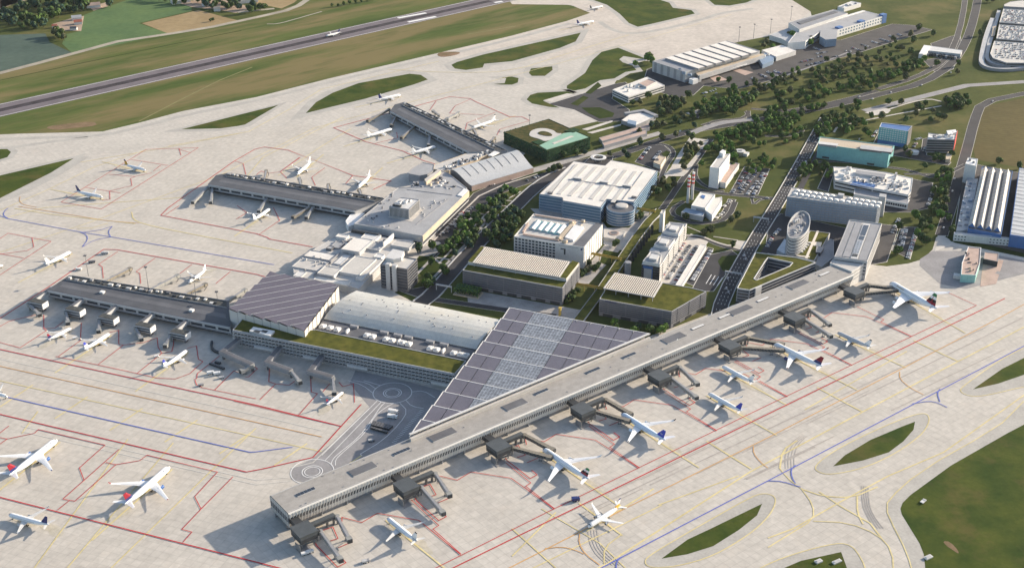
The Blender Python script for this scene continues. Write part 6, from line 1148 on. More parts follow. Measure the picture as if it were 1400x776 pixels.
# ================================================================== AIRCRAFT  (local axes: nose +x, origin on the ground amidships)
def fus_ring(x, zc, ry, rz, n=20): return [(x, ry * math.cos(2 * math.pi * k / n), zc + rz * math.sin(2 * math.pi * k / n)) for k in range(n)]
def wing_mesh(side, roots, m, tipm=None, n=8):               # roots: list of (y, xLE, chord, z, thickness)
    rings = []
    for y, xl, c, z, t in roots:
        prof = [(0, 0), (.06, .45), (.3, .55), (.65, .34), (1, .02), (.65, -.22), (.3, -.42), (.06, -.32)]
        rings.append([(xl - c * u, side * y, z + t * c * v) for u, v in prof])
    if side > 0: rings = [r[::-1] for r in rings]
    mb = MB(); k = len(rings); mb.loft(rings, m, True, (lambda i, j: tipm if tipm and i >= k - 3 else m)); return mb
PLANES = []
def aircraft(label, nose, tail, body='plane_white', fin=('plane_white',), kind='narrow', wing='plane_wing', tip=None, engine='plane_grey', name=None, namekey='navy', finname=None, tailcone=None, zref=4.0, group=None, fintip=None, L=None, flagfin=False):
    a, b = G(*nose, zref), G(*tail, zref); d = a - b; Lm = d.length
    P = {'narrow': (38.0, 35.0, 2.0, 3.5, 11.8), 'wide': (65.0, 64.0, 3.0, 5.2, 17.2), 'jumbo': (73.0, 80.0, 3.9, 6.6, 24.0), 'regional': (28, 27, 1.6, 2.9, 9.2)}[kind]
    L = L or Lm; k = L / P[0]; span = P[1] * min(k, 1.12); R = P[2] * min(1.1, max(.85, k)); zc = P[3] * min(1.1, max(.85, k)); ht = P[4] * min(1.1, max(.85, k)); rz = R * (1.08 if kind == 'jumbo' else 1.0)
    mid = (a + b) / 2; r = thing('aircraft', label, 'aircraft', (mid.x, mid.y, Z1), math.degrees(math.atan2(d.y, d.x)), group, world=False)
    X = lambda t: L / 2 - L * t
    st = [(0, .02, -.22), (.004, .16, -.2), (.012, .32, -.16), (.03, .56, -.10), (.055, .78, -.05), (.085, .93, -.01), (.12, 1, 0), (.62, 1, 0), (.70, .95, .05), (.78, .80, .17), (.86, .58, .33), (.93, .36, .47), (.98, .20, .56), (1, .09, .60)]
    rings = [fus_ring(X(t), zc + o * R, R * s, rz * s) for t, s, o in st]; mb = MB(); tc = tailcone
    mb.loft(rings, body, True, (lambda i, j: tc if tc and i >= 10 else body)); fo = mb.build('fuselage', r, world=False, smooth=True)
    mb = MB(); nw = [fus_ring(X(t), zc + o * R, R * s + .05, rz * s + .05) for t, s, o in ((.036, .62, -.085), (.052, .76, -.055))]
    for i in range(2, 8): mb.poly([nw[0][i], nw[0][i + 1], nw[1][i + 1], nw[1][i]], 'black')
    mb.build('cockpit_window', fo, world=False)
    for s in (-1, 1):
        mb = MB(); th = math.radians(20); y = s * (R + .02) * math.cos(th); z = zc + rz * math.sin(th); decks = (0,) if kind != 'jumbo' else (-1.2, 1.5)
        for dz in decks:
            yy = s * math.sqrt(max(.1, 1 - ((z + dz - zc) / rz) ** 2)) * R + s * .05; n = int(L * .54 / 1.1)
            for i in range(n):
                x = X(.14) - i * 1.1; q = [(x, yy, z + dz - .2), (x - .45, yy, z + dz - .2), (x - .45, yy, z + dz + .25), (x, yy, z + dz + .25)]; mb.poly(q if s < 0 else q[::-1], 'glass_dark')
        mb.build('window_row', fo, world=False)
    b2 = span / 2; xr = X(.345) if kind != 'jumbo' else X(.30); rc = L * (.17 if kind != 'jumbo' else .24); sw = math.tan(math.radians(29 if kind == 'narrow' else 35)); zr = zc - R * .45; dih = math.tan(math.radians(5.5))
    W = lambda y, c, extra=0, t=.12: (y, xr - (y - R * .5) * sw, c, zr + (y - R * .5) * dih + extra, t)
    for s in (-1, 1):
        sec = [W(R * .3, rc), W(b2 * .36, rc * .60), W(b2 * .93, rc * .24, 0, .09)]
        yt, xl, c, z, t = sec[-1]
        if kind == 'jumbo': sec += [(b2, xl - b2 * .07 * sw, rc * .16, z + .6, .08)]
        else: sec += [(b2 * .975, xl - b2 * .045 * sw * 1.3, rc * .17, z + L * .006, .08), (b2, xl - b2 * .07 * sw * 1.9, rc * .11, z + L * .03, .08), (b2 * 1.005, xl - b2 * .07 * sw * 2.6, rc * .05, z + L * .047, .08)]
        wg = wing_mesh(s, sec, wing, tip).build('wing', r, world=False)
        mb = MB(); fl = [(W(R * 1.1, rc * .93)), (W(b2 * .36, rc * .60)), (W(b2 * .72, rc * .37))]
        for f0, f1 in zip(fl, fl[1:]):
            p = (f0[1] - f0[2] * .80, s * f0[0], f0[3] + .02 * f0[2] + .22); q = (f1[1] - f1[2] * .80, s * f1[0], f1[3] + .02 * f1[2] + .16); mb.bar(p, q, .10, .08, 'plane_silver')
        mb.build('flap_line', wg, world=False)
        for ye, sc in (((.34, 1),) if kind != 'jumbo' else ((.37, 1), (.66, .95))):
            y = b2 * ye * (1.0 if kind != 'narrow' else .98); er = R * (.52 if kind == 'narrow' else .60 if kind == 'wide' else .46) * sc; el = er * 3.4; wx = xr - (y - R * .5) * sw; ex = wx + el * .62; ez = zr + (y - R * .5) * dih - er * 1.05
            rg = lambda x, rr: [(x, s * y + rr * math.cos(2 * math.pi * j / 14), ez + rr * math.sin(2 * math.pi * j / 14)) for j in range(14)]
            mb = MB(); mb.loft([rg(ex + .05, er * .82), rg(ex, er * .95), rg(ex - el * .2, er), rg(ex - el * .6, er * .93), rg(ex - el * .85, er * .72)], engine, False); mb.loft([rg(ex - el * .84, er * .6), rg(ex - el * 1.05, er * .34)], 'plane_silver')
            en = mb.build('engine', r, world=False, smooth=True); mb = MB(); mb.poly(rg(ex - er * .2, er * .86)[::-1], 'black'); mb.build('fan', en, world=False)
            mb = MB(); mb.bar((ex - el * .25, s * y, ez + er * .95), (ex - el * 1.05, s * y, ez + er * 1.15), .35, er * .55, 'plane_grey'); mb.build('pylon', en, world=False)
    # fin in spanwise bands so that livery bands are real panels
    nb = len(fin); zb, ztop = zc + R * .75, ht; xb, cb, ct = X(.80 if kind != 'jumbo' else .755), L * (.155 if kind != 'jumbo' else .20), L * .062; swf = L * .135
    for i, key in enumerate(fin):
        mb = MB(); rings = []
        for t in (i / nb, (i + 1) / nb):
            x = xb - swf * t; c = cb + (ct - cb) * t; z = zb + (ztop - zb) * t; w = .055 * c
            rings.append([(x, 0, z), (x - c * .3, w, z), (x - c, .02, z), (x - c * .3, -w, z)])
        if flagfin and i < nb - 1:                        # red sweeps up the leading edge, bands behind it
            u = .70 - .10 * i; cut = [[q_[0], ((q_[0][0] + (q_[2][0] - q_[0][0]) * u), q_[1][1] * .9, q_[0][2]), ((q_[0][0] + (q_[2][0] - q_[0][0]) * u), q_[3][1] * .9, q_[0][2])] for q_ in rings]
            mb.loft([[(x + .06, y * 1.1, z) for x, y, z in q_] for q_ in cut], 'fin_red', True)
        mb.loft(rings, key, True); f = mb.build('tail_fin' if i == 0 else 'fin_band', r if i == 0 else f0, world=False)
        if i == 0: f0 = f
    if fintip:
        t = .86; x = xb - swf * t; c = cb + (ct - cb) * t; z = zb + (ztop - zb) * t; mb = MB(); c2 = ct; rings = [[(x + .05, 0, z), (x - c * .3, .07 * c, z), (x - c - .05, .03, z), (x - c * .3, -.07 * c, z)], [(xb - swf + .05, 0, ztop + .03), (xb - swf - c2 * .3, .07 * c2, ztop + .03), (xb - swf - c2 - .05, .03, ztop + .03), (xb - swf - c2 * .3, -.07 * c2, ztop + .03)]]; mb.loft(rings, fintip); mb.build('fin_band', f0, world=False)
    for s in (-1, 1):
        hs = span * .175; xh = X(.875); wing_mesh(s, [(R * .1, xh, L * .098, zc + R * .48, .09), (hs, xh - hs * .72, L * .04, zc + R * .48 + hs * .09, .09)], wing).build('tailplane', r, world=False)
    for x, y, n in ((X(.09), 0, 2), (X(.50), R * 1.25, 4), (X(.50), -R * 1.25, 4)):
        mb = MB(); mb.tube((x, y, zc - R * .8), (x, y, .6), .18, .18, 'steel', 8); wr = .55 if kind != 'narrow' else .5
        for dx in ((0,) if n == 2 else (-.75, .75)):
            for dy in (-.45, .45): mb.tube((x + dx, y + dy - .18, wr), (x + dx, y + dy + .18, wr), wr, wr, 'rubber_tyre', 12)
        mb.build('landing_gear', r, world=False)
    if name:
        for s in (-1, 1):
            th = math.radians(48); sz = R * .85; me = text_mesh(name, sz, namekey, .02); xx = X(.20 if kind != 'jumbo' else .27); p = (xx, s * (R + .10) * math.cos(th), zc + (rz + .10) * math.sin(th)); up = (0, -s * math.sin(th), math.cos(th)); frame_obj('lettering', me, fo, p, (-s * -1.0, 0, 0) if s < 0 else (-1, 0, 0), up)
    if finname:
        for s in (-1, 1):
            t = .42; me = text_mesh(finname, L * .03, 'plane_white', .02); p = (xb - swf * t - (cb + (ct - cb) * t) * .48, s * (.052 * cb * .9 + .1), zb + (ztop - zb) * t); frame_obj('lettering', me, f0, p, (1, 0, 0) if s < 0 else (-1, 0, 0), (0, 0, 1))
    PLANES.append((r, d.normalized(), mid, L)); return r
flag = ('fin_red', 'plane_white', 'black', 'plane_white', 'fin_green')
aircraft('huge four-engined white airliner with red, green and black fin, by the striped pier head', (1216, 387), (1281, 425), kind='jumbo', fin=('fin_red', 'black', 'plane_white', 'fin_green'), flagfin=True, wing='plane_white', engine='plane_white', name='Emirates', namekey='text_gold', zref=6)
aircraft('white wide airliner docked at dark bridges, fin dark maroon and navy', (1057, 469), (1125, 503), kind='wide', fin=('navy', 'fin_maroon', 'fin_maroon'), tip='fin_maroon', wing='plane_white', engine='navy', zref=5)
aircraft('grey-white narrow jet parked between the four-engined airliner and the maroon-finned one', (1144.5, 454), (1191, 475.5), fin=('plane_white',), fintip='black', body='plane_grey')
aircraft('white narrow jet with dark bands at its tail, just behind the blue-finned narrow jet', (987, 500), (1031, 524), fin=('plane_white',), fintip='black', tailcone='plane_grey')
aircraft('white narrow jet with a plain royal blue fin on the long pier side', (968, 537), (1014.5, 563), fin=('royal',))
aircraft('pale blue-white wide airliner docked at two dark bridges, deep blue fin with white lettering', (849, 564), (910, 603), kind='wide', body='plane_palesky', fin=('royal',), tip='black', wing='plane_white', engine='plane_palesky', finname='SAS', zref=5)
aircraft('white wide airliner with red, green, white and black fin docked mid-way along the long pier', (742, 612.5), (806, 656.6), kind='wide', fin=('fin_red', 'black', 'plane_white', 'fin_green'), flagfin=True, wing='plane_white', engine='plane_white', name='Emirates', namekey='text_gold', zref=5)
aircraft('white narrow jet with grey tail beside the near end of the long pier', (529, 707), (571, 741), fin=('plane_white',), fintip='black', tailcone='plane_grey')
aircraft('white narrow jet with an orange tail taxiing alone on the near taxilane', (804, 719), (848.5, 691), fin=('gold', 'plane_white', 'plane_white'), fintip='navy', tailcone='gold', tip='plane_white', wing='plane_white')
aircraft('white wide airliner with red and navy fin and blue engines left of the pier end', (232, 637), (170.5, 691), kind='wide', fin=('navy', 'fin_red', 'fin_red'), tip='fin_maroon', wing='plane_white', engine='engine_blue', name='DELTA', namekey='navy', zref=5)
aircraft('white wide airliner with red and navy fin and blue engines at the photo left edge', (78, 600), (12.5, 651.5), kind='wide', fin=('navy', 'fin_red', 'fin_red'), tip='navy', wing='plane_white', engine='engine_blue', name='DELTA', namekey='navy', zref=5)
aircraft('white narrow jet with a navy fin in the bottom left corner, beyond the red line', (11.5, 702.5), (67.5, 718), fin=('navy',))
aircraft('white jet entering at the photo left edge on the blue taxi line', (10, 541), (-27, 530), fin=('plane_white',))
aircraft('short white jet with red and blue tail at the outermost gate of the white-boxed pier', (97, 447), (65, 464), fin=('navy', 'fin_red'), tailcone='plane_grey')
aircraft('white narrow jet with blue tail tip at the second gate of the white-boxed pier', (150, 455), (115, 478), fin=('plane_white', 'royal'))
aircraft('white narrow jet with blue-tipped tail alone at the last gate of the white-boxed pier', (256, 478), (223, 502), fin=('plane_white', 'royal'))
aircraft('small white jet with navy and red tail below the planted terminal front', (469, 534), (446, 552), fin=('navy', 'fin_red'), kind='regional', tailcone='plane_white')
aircraft('white narrow jet crossing between two red stand outlines on the left apron', (97, 343.5), (62, 362), fin=('plane_white',), fintip='plane_grey')
aircraft('white narrow jet with all-navy fin on the skewed red stand', (140, 269), (104, 262), fin=('navy',))
aircraft('white narrow jet with yellow and navy tail on the skewed red stand', (199, 232), (170, 225), fin=('gold', 'gold', 'navy'), tailcone='gold')
aircraft('jet cut off by the photo left edge inside a red stand outline', (4, 361), (-32, 372), fin=('plane_white',))
aircraft('white narrow jet pointing at the far side of the white-boxed pier', (257.5, 385), (282, 368), fin=('plane_white',), tip='plane_white')
aircraft('white plain-tailed jet behind the middle pier, the one nearer its tip', (406, 238), (425, 222), fin=('plane_white',))
aircraft('white plain-tailed jet behind the middle pier, the one nearer the flat terminal', (489, 256.5), (506.5, 240.5), fin=('plane_white',))
aircraft('white narrow jet on the near side of the middle dark pier', (369, 285), (346, 301), fin=('plane_white',))
aircraft('white narrow jet at the outer gate of the farthest dark pier, plain white tail', (536, 176), (501, 187), fin=('plane_white',), fintip='plane_grey')
aircraft('white narrow jet with a dark-spotted tail at the inner gate of the farthest dark pier', (596, 200), (562, 210), fin=('plane_white',), tailcone='plane_grey', fintip='black')
aircraft('white narrow jet with a navy fin taxiing beside the lens-shaped grass island', (547.5, 129.5), (517, 136.5), fin=('navy',))
aircraft('white narrow jet with a black fin tip beyond the farthest dark pier', (645, 175), (678, 164), fin=('plane_white',), fintip='black')
aircraft('white jet with a dark blue tail on the far taxiway', (812, 29), (788, 34), fin=('navy',))
aircraft('smallest far jet with a dark tail at the top taxiway bend', (824, 8), (806, 12), fin=('charcoal',), tailcone='charcoal', kind='regional')
aircraft('white jet with a navy fin rolling on the runway', (446, 48.5), (465, 44), fin=('navy',))
# yellow lead-in line under every parked aircraft
for r, d, mid, L in PLANES:
    a, b = mid + d * (L * .55), mid - d * (L * .5 + 42)
    if L > 36 and 'bottom left corner' not in r['label'] and 'runway' not in r['label']: strip(LN['paint_yellow'], [a, b], 1.5, LZ['paint_yellow'] + .02 + .0008 * len(r.name), 'paint_yellow')

rnd = random.Random(5); mb = MB()
for k, (r, d, mid, L) in enumerate(PLANES):
    if 'runway' in r['label'] or 'taxi' in r['label']: continue
    nn = Vector((-d.y, d.x))
    for t, rr in ((-.5, 7), (-.72, 5), (.05, 6), (.3, 4)):
        c = mid + d * L * t + nn * rnd.uniform(-3, 3); pts = [c + d * math.cos(a_) * rr * rnd.uniform(.9, 2.2) + nn * math.sin(a_) * rr * rnd.uniform(.5, 1.0) for a_ in [2 * math.pi * j / 9 for j in range(9)]]
        mb.poly([(*p, .125 + .0006 * len(mb.f)) for p in ccw([Vector(p) for p in smooth_ring(pts, 1)])], 'stand_stain')
tag(mb.build('apron_stain'), kind='structure')

# ================================================================== JET BRIDGES AND GATES
def leg_at(mb, p, z, key='steel'):
    mb.box((*(p + az(0) * .9), .9), (.5, .5, z - .9), key); mb.box((*(p - az(0) * .9), .9), (.5, .5, z - .9), key); mb.box((*p, .35), (3.0, 1.2, .6), key)
    for dx in (-1.2, 1.2): mb.tube((p.x + dx, p.y - .5, .45), (p.x + dx, p.y + .5, .45), .45, .45, 'rubber_tyre', 10)
def jet_bridge(a, b, label, key='bridge_grey', z0=6.0, z1=5.0, truss=False, group=None):
    d = (b - a); L = d.length; d.normalize(); nn = Vector((-d.y, d.x)); r = thing('jet_bridge', label, 'jet bridge', (*a, 0), 0, group)
    m = a + d * L * .52; zz = lambda t: z0 + (z1 - z0) * t
    mb = MB(); mb.tube((*a, z0 - 2.0), (*a, z0 + 1.6), 2.3, 2.3, key, 12); mb.tube((*a, 0), (*a, z0 - 2), .8, .8, 'steel', 8); mb.build('rotunda', r)
    for nm, p, q, w, t0, t1 in (('tunnel', a, m, 2.9, 0, .52), ('tunnel', m - d * 1.5, b - d * 2.5, 3.5, .5, .95)):
        mb = MB(); mb.bar((*p, zz(t0)), (*q, zz(t1)), w, 2.9, key if not truss else 'glass_dark')
        if truss:
            for zo in (-1.45, 1.45): mb.bar((*p, zz(t0) + zo), (*q, zz(t1) + zo), w + .3, .35, key)
            n = max(3, int((q - p).length / 3))
            for k in range(n):
                for s in (-1, 1): u, v = p.lerp(q, k / n) + nn * s * (w / 2 + .08), p.lerp(q, (k + 1) / n) + nn * s * (w / 2 + .08); mb.bar((*u, zz(t0) - 1.3), (*v, zz(t1) + 1.3), .25, .25, key); mb.bar((*u, zz(t0) - 1.3), (*u, zz(t0) + 1.3), .25, .25, key)
        else: mb.bar((*p, zz(t0) + 1.55), (*q, zz(t1) + 1.55), w * .6, .2, 'mid_grey')
        mb.build(nm, r)
    c = b - d * 1.2; mb = MB(); mb.box((*c, z1 - 1.7), (4.4, 4.6, 3.5), key, math.degrees(math.atan2(d.y, d.x))); mb.box((*(c + d * 2.6), z1 - 1.5), (1.2, 3.8, 3.0), 'charcoal', math.degrees(math.atan2(d.y, d.x))); mb.build('cab', r)
    mb = MB(); leg_at(mb, a + d * L * .74, z1 - 1.6); mb.build('drive_leg', r); mb = MB(); p = c - nn * 2.8
    mb.bar((*p, z1 - 1.4), (*(p - d * 5), .3), .9, .25, 'steel'); mb.build('service_stair', r); return r
ORD = ('nearest', 'second', 'third', 'fourth', 'fifth', 'sixth', 'seventh', 'farthest')
DOCK = {2: ((742, 612.5), 742), 3: ((849, 564), 1), 5: ((1057, 469), 1), 7: ((1216, 387), 1)}
for k in range(8):
    s = 3.5 + 96.6 * k; o = 48.0
    where = ORD[k] + ' along the long pier' if k else 'at the near pier end'
    c = pl(s, o); g_ = thing('gate_node', f'dark box gate lounge on stilts, {where}', 'gate', (*c, 0), group='dark gate lounges along the long pier')
    rot = 37.5
    mb = MB(); mb.box((*c, 6.0), (15, 16, 3.2), 'charcoal', rot); mb.box((*c, 9.6), (15.3, 16.3, 3.4), 'slate', rot); mb.build('lounge', g_)
    mb = MB(); mb.box((*c, 9.15), (14.6, 15.6, .5), 'glass_dark', rot); mb.build('window_band', g_)
    mb = MB(); mb.box((*c, 13.0), (16.2, 17.2, .5), 'slate', rot); mb.build('roof', g_)
    mb = MB(); mb.box((*pl(s + 1, 34.5), 8.6), (7, 14.5, 4.0), 'charcoal', rot); mb.build('connector', g_)
    for dx, dy in ((-6, -6.5), (6, -6.5), (-6, 6.5), (6, 6.5)): mb = MB(); p = pl(s + dx, o + dy); mb.box((*p, 0), (.7, .7, 6), 'steel', rot); mb.build('stilt', g_)
    mb = MB(); mb.box((*pl(s - 5, o + 7), .05), (10, 9, .5), 'asphalt_grey', rot); mb.box((*pl(s - 9.5, o + 6), 1.0), (.5, 8, 5), 'steel', rot); mb.build('plinth', g_)
    mb = MB(); a, b = pl(s + 7, 42), pl(s + 31, 42); mb.bar((*a, 8.2), (*b, 8.2), 4.2, 3.8, 'slate'); mb.build('walkway', g_); mb = MB(); a2, b2 = pl(s + 9, 44.3), pl(s + 29, 44.3); mb.bar((*a2, 8.4), (*b2, 8.4), .12, 1.2, 'glass_dark'); mb.build('walkway_glazing', g_)
    for u in (24, 30): mb = MB(); mb.box((*pl(s + u, 42), 0), (.9, 3.0, 6.3), 'steel', rot); mb.build('stilt', g_)
    mb = MB(); p = pl(s + 9, o + 3.5); mb.box((*p, 5.6), (5, 4.5, 4.4), 'charcoal', rot); mb.box((*p, 0), (.8, 2.6, 5.6), 'steel', rot); mb.build('bridge_stub', g_)
    p1, p2 = pl(s + 32.5, 43.5), pl(s + 12, o + 4.5); bk = 'bridge_brown' if k in DOCK else 'bridge_grey'
    if k in DOCK:
        nose = G(*DOCK[k][0], 5); tl = az(129); e1 = nose + PN * 3.5 - tl * 6; pr = [x for x in PLANES if (x[2] + x[1] * x[3] / 2 - nose).length < 6][0]; d = pr[1]; nn = Vector((-d.y, d.x)); mid, L = pr[2], pr[3]; tipn = mid + d * L / 2; 
        e1 = tipn - d * (L * .14) + nn * -4.6; e2 = tipn - d * (L * .26) + nn * 4.8
        if (e1 - p1).length > (e2 - p1).length: e1, e2 = tipn - d * (L * .14) + nn * 4.6, tipn - d * (L * .26) - nn * 4.8
        t = 'meeting airliner'
    else: e1, e2 = p1 + az(-52.5 - 12) * 31, p2 + az(-52.5 - 6) * 38; t = 'unused'
    ga = 'farther from the pier end' ; jet_bridge(p1, e1, f'jet bridge {t} from the walkway tip, gate lounge {where}', bk, 7.0, 5.6, k in DOCK, 'jet bridges of the long pier'); jet_bridge(p2, e2, f'jet bridge {t} from the box corner, gate lounge {where}', bk, 7.0, 5.6, k in DOCK, 'jet bridges of the long pier')
    mb = MB(); mb.box((*pl(s + 14, 36), .05), (16, 7, .12), 'sand', rot); mb.build('stand_pad', g_)
# white-ended gate boxes of the nearest old pier
bx = [((70, 395), (62, 415), (54, 430.5)), ((120, 405), (109.5, 424.5), (93, 442)), ((165, 415.4), (154.6, 433), (135, 453)), ((214, 426), (208, 444), (193, 464)), ((261, 435), (254, 454), (226, 473))]
for k, (a, b, e) in enumerate(bx):
    lab = ('outermost', 'second from the tip', 'third from the tip', 'fourth from the tip', 'innermost')[k]; pa, pb = G(*a, 9), G(*b, 8.5); g_ = thing('gate_node', f'grey gate box with white end wall, {lab} on the left pier', 'gate', (*pb, 0), group='white-ended gate boxes of the left pier')
    dr = az(-110.6); mb = MB(); c0 = pa + dr * 8; mb.bar((*(pa + az(69.4) * 3), 9), (*(pa + dr * 27), 8.6), 4.6, 4.0, 'light_grey'); mb.build('connector', g_); mb = MB(); mb.bar((*pa, 11.2), (*(pa + dr * 26), 10.8), 3.0, .3, 'dark_grey'); mb.build('connector_roof', g_)
    bc = pa + dr * 31 + az(-20.6) * 7; mb = MB(); mb.box((*bc, 4.5), (20, 9.5, 6.2), 'light_grey', -20.6); mb.build('lounge', g_); mb = MB(); mb.box((*bc, 10.7), (18.8, 8.4, .35), 'gravel_dark', -20.6); mb.build('roof', g_); mb = MB(); mb.box((*(bc + az(-20.6) * 10.1), 4.6), (.3, 9.2, 6.0), 'white', -20.6); mb.build('end_wall', g_)
    for z in (5.2, 8.0): mb = MB(); q = bc + dr * 4.85; mb.bar((*(q - az(-20.6) * 9), z + .8), (*(q + az(-20.6) * 9), z + .8), .15, 1.3, 'glass_dark'); mb.build('window_band', g_)
    for dx in (-7, 7): mb = MB(); q = bc + az(-20.6) * dx; mb.box((*q, 0), (1.2, 5, 4.5), 'dark_grey', -20.6); mb.build('stilt', g_)
    p = bc - az(-20.6) * 8 + dr * 4.5; jet_bridge(p, G(*e, 4.5), f'jet bridge hanging from the white-ended gate box {lab} on the left pier', 'bridge_grey', 7.2, 4.6, False, 'jet bridges of the left pier')
# three folded bridges under the planted terminal front
for k, (a, b, c, e) in enumerate((((330, 462), (305, 482), (345, 500), (330, 508)), ((380.5, 478), (366, 496), (398, 508), (410, 523)), ((437.5, 490), (425, 508), (455, 517), (457, 538)))):
    lab = ('leftmost', 'middle', 'rightmost')[k]; pa, pb, pc = G(*a, 8), G(*b, 7.5), G(*c, 6.5); g_ = thing('gate_node', f'grey elbow-shaped walkway below the planted terminal front, {lab} of three', 'gate', (*pb, 0), group='elbow walkways under the planted terminal front')
    for nm, p, q, z0, z1 in (('connector', pa + az(69) * 4, pb, 8, 7.4), ('walkway', pb - (pc - pb).normalized() * 3, pc, 7.4, 6.6)): mb = MB(); mb.bar((*p, z0), (*q, z1), 6.0, 4.2, 'mid_grey'); mb.build(nm, g_); mb = MB(); mb.bar((*p, z0 + 2.2), (*q, z1 + 2.2), 4.6, .25, 'dark_grey'); mb.build('roof', g_)  # greys darkened: the shadow over these walkways is put into their colour
    for p in (pb, pc): mb = MB(); mb.box((*p, 0), (2, 2, 5), 'dark_grey', -20); mb.build('stilt', g_)
    jet_bridge(pc, G(*e, 4), f'jet bridge at the end of the elbow walkway, {lab} of three below the planted front', 'bridge_grey', 6.6, 4.5, False, 'jet bridges under the planted terminal front')
# bridges of the two farther piers and the backs
OB = [(((287, 254), (264, 277)), 'first from the tip on the near side of the middle pier'), (((291, 256), (288, 277)), 'second from the tip on the near side of the middle pier'), (((366, 270), (354, 289)), 'third from the tip on the near side of the middle pier'), (((425, 283), (401, 297)), 'fourth from the tip on the near side of the middle pier'), (((428, 284), (419, 297.5)), 'innermost on the near side of the middle pier'),
      (((362, 247), (364, 234)), 'outer one on the far side of the middle pier'), (((412, 257), (409, 244)), 'middle one on the far side of the middle pier'), (((448, 262), (449, 253)), 'third on the far side of the middle pier'), (((495, 270), (491, 260)), 'inner one on the far side of the middle pier'),
      (((532, 150), (503, 165.5)), 'at the tip of the farthest pier'), (((541, 160), (535, 172)), 'second on the near side of the farthest pier'), (((567, 173), (549, 188.5)), 'third on the near side of the farthest pier'), (((588, 184), (586, 199)), 'innermost on the near side of the farthest pier'), (((600, 158), (592, 152)), 'outer one on the far side of the farthest pier'), (((612, 163), (627, 154.5)), 'second on the far side of the farthest pier'), (((652, 186), (648, 178)), 'inner one on the far side of the farthest pier'), (((668, 197), (676, 189)), 'last one on the far side, near the ivy box'),
      (((142, 386), (178, 367.5)), 'outer one on the far side of the left pier'), (((206, 397), (243, 377)), 'middle one on the far side of the left pier'), (((250, 404), (281, 389)), 'third on the far side of the left pier'), (((306, 416), (335, 396.5)), 'beside the sawtooth hall on the left pier')]
for (a, b), lab in OB:
    pa, pb = G(*a, 7), G(*b, 4.5); d = (pb - pa).normalized(); jet_bridge(pa, pb, f'dark jet bridge, {lab}', 'bridge_brown' if random.random() < .4 else 'bridge_grey', 7.0, 4.6, False, 'jet bridges of the older piers')

# ================================================================== APRON VEHICLES AND LAMP MASTS
def truck(px, L, Wd, hh, rot, lab, cab='white', body='white', cat='truck', nm='service_truck'):
    p = G(*px); r = thing(nm, lab, cat, (*p, Z2), rot, world=False); mb = MB(); mb.box((-L * .14, 0, .9), (L * .7, Wd, hh - .9), body); mb.build('cargo_body', r, world=False); mb = MB(); mb.box((L * .36, 0, .7), (L * .22, Wd * .94, hh * .72), cab); mb.build('cab', r, world=False)
    mb = MB(); mb.box((L * .475, 0, hh * .55), (.08, Wd * .8, hh * .2), 'glass_dark'); mb.build('windscreen', r, world=False)
    for x in (-.32, -.1, .34):
        for s in (-1, 1): mb = MB(); mb.tube((L * x, s * Wd * .48 - .15, .45), (L * x, s * Wd * .48 + .15, .45), .45, .45, 'rubber_tyre', 10); mb.build('wheel', r, world=False)
for a in (((288, 511), 7, 3, 3.2, 20, 'white catering truck, left of the pair on the red-cornered bay'), ((297, 512), 7, 3, 3.2, 20, 'white catering truck, right of the pair on the red-cornered bay'), ((538, 564), 10, 3.4, 3.6, -15, 'white high-loader truck, upper of the pair beside the roundabout', ), ((537, 571), 10, 3.4, 3.6, -15, 'white high-loader truck, lower of the pair beside the roundabout'), ((424, 755), 6, 2.6, 2.6, 25, 'white pickup truck at the near gate lounge'), ((417, 757.5), 6, 2.6, 2.4, 25, 'white van touching the pickup at the near gate lounge'),
          ((500, 768), 6, 3, 2.2, 20, 'grey low tug on the open concrete below the narrow jet', 'mid_grey', 'light_grey'), ((508, 603), 6, 2.6, 2.2, 10, 'grey tug on the dark yard below the baggage trains', 'mid_grey', 'light_grey'), ((787, 684), 7, 3.4, 3.4, 10, 'dark blue box truck alone beside the orange-tailed jet', 'navy', 'navy'), ((108, 369), 7, 2.6, 2.6, -10, 'white van on the far side of the left pier tip'), ((144, 347), 9, 3, 2.8, 0, 'grey and white loader near the red corner beyond the left pier', 'light_grey', 'light_grey'), ((126, 359), 8, 3, 2.4, 10, 'dark green loader by a lamp mast beyond the left pier', 'dark_grey', 'dark_grey'),
          ((103, 463), 5, 2.2, 2.2, 30, 'white small van on the red line between two docked jets'), ((214, 488), 5, 2.2, 2.2, 30, 'white small van on the red stand line near the lone docked jet'), ((303, 517), 5, 2.4, 2, 15, 'pale low cart tractor beside the catering trucks', 'light_grey', 'light_grey'), ((275, 527), 5, 2.4, 2, 15, 'brown-grey tractor at the rounded red corner', 'mid_grey', 'mid_grey'), ((1262, 686), 6, 3, 1.4, 45, 'small pale cabinet-like trailer on the right grass', 'off_white', 'off_white')): truck(*a)
def train(p0, p1, lab, n=7):
    a, b = G(*p0), G(*p1); r = thing('baggage_train', lab, 'baggage carts', (*((a + b) / 2), 0), group='dark baggage trains'); d = (b - a).normalized(); rot = math.degrees(math.atan2(d.y, d.x))
    for k in range(n): p = a.lerp(b, (k + .5) / n); mb = MB(); mb.box((*p, .5), ((b - a).length / n * .86, 2.2, 1.9), 'charcoal', rot, 'dark_grey'); mb.build('cart', r)
train((510, 578), (537, 585), 'dark baggage train, uppermost of four on the grey yard'); train((508, 582), (533, 588), 'dark baggage train, second of four on the grey yard'); train((507, 586), (530, 592.5), 'dark baggage train, lowest of four on the grey yard'); train((509.5, 580), (535, 586.6), 'dark baggage train hugging the uppermost one on the grey yard'); train((287, 498), (307, 505.5), 'dark baggage train beside the elbow walkway'); train((294, 496), (302, 498), 'short dark cart row behind the elbow walkway train', 3)
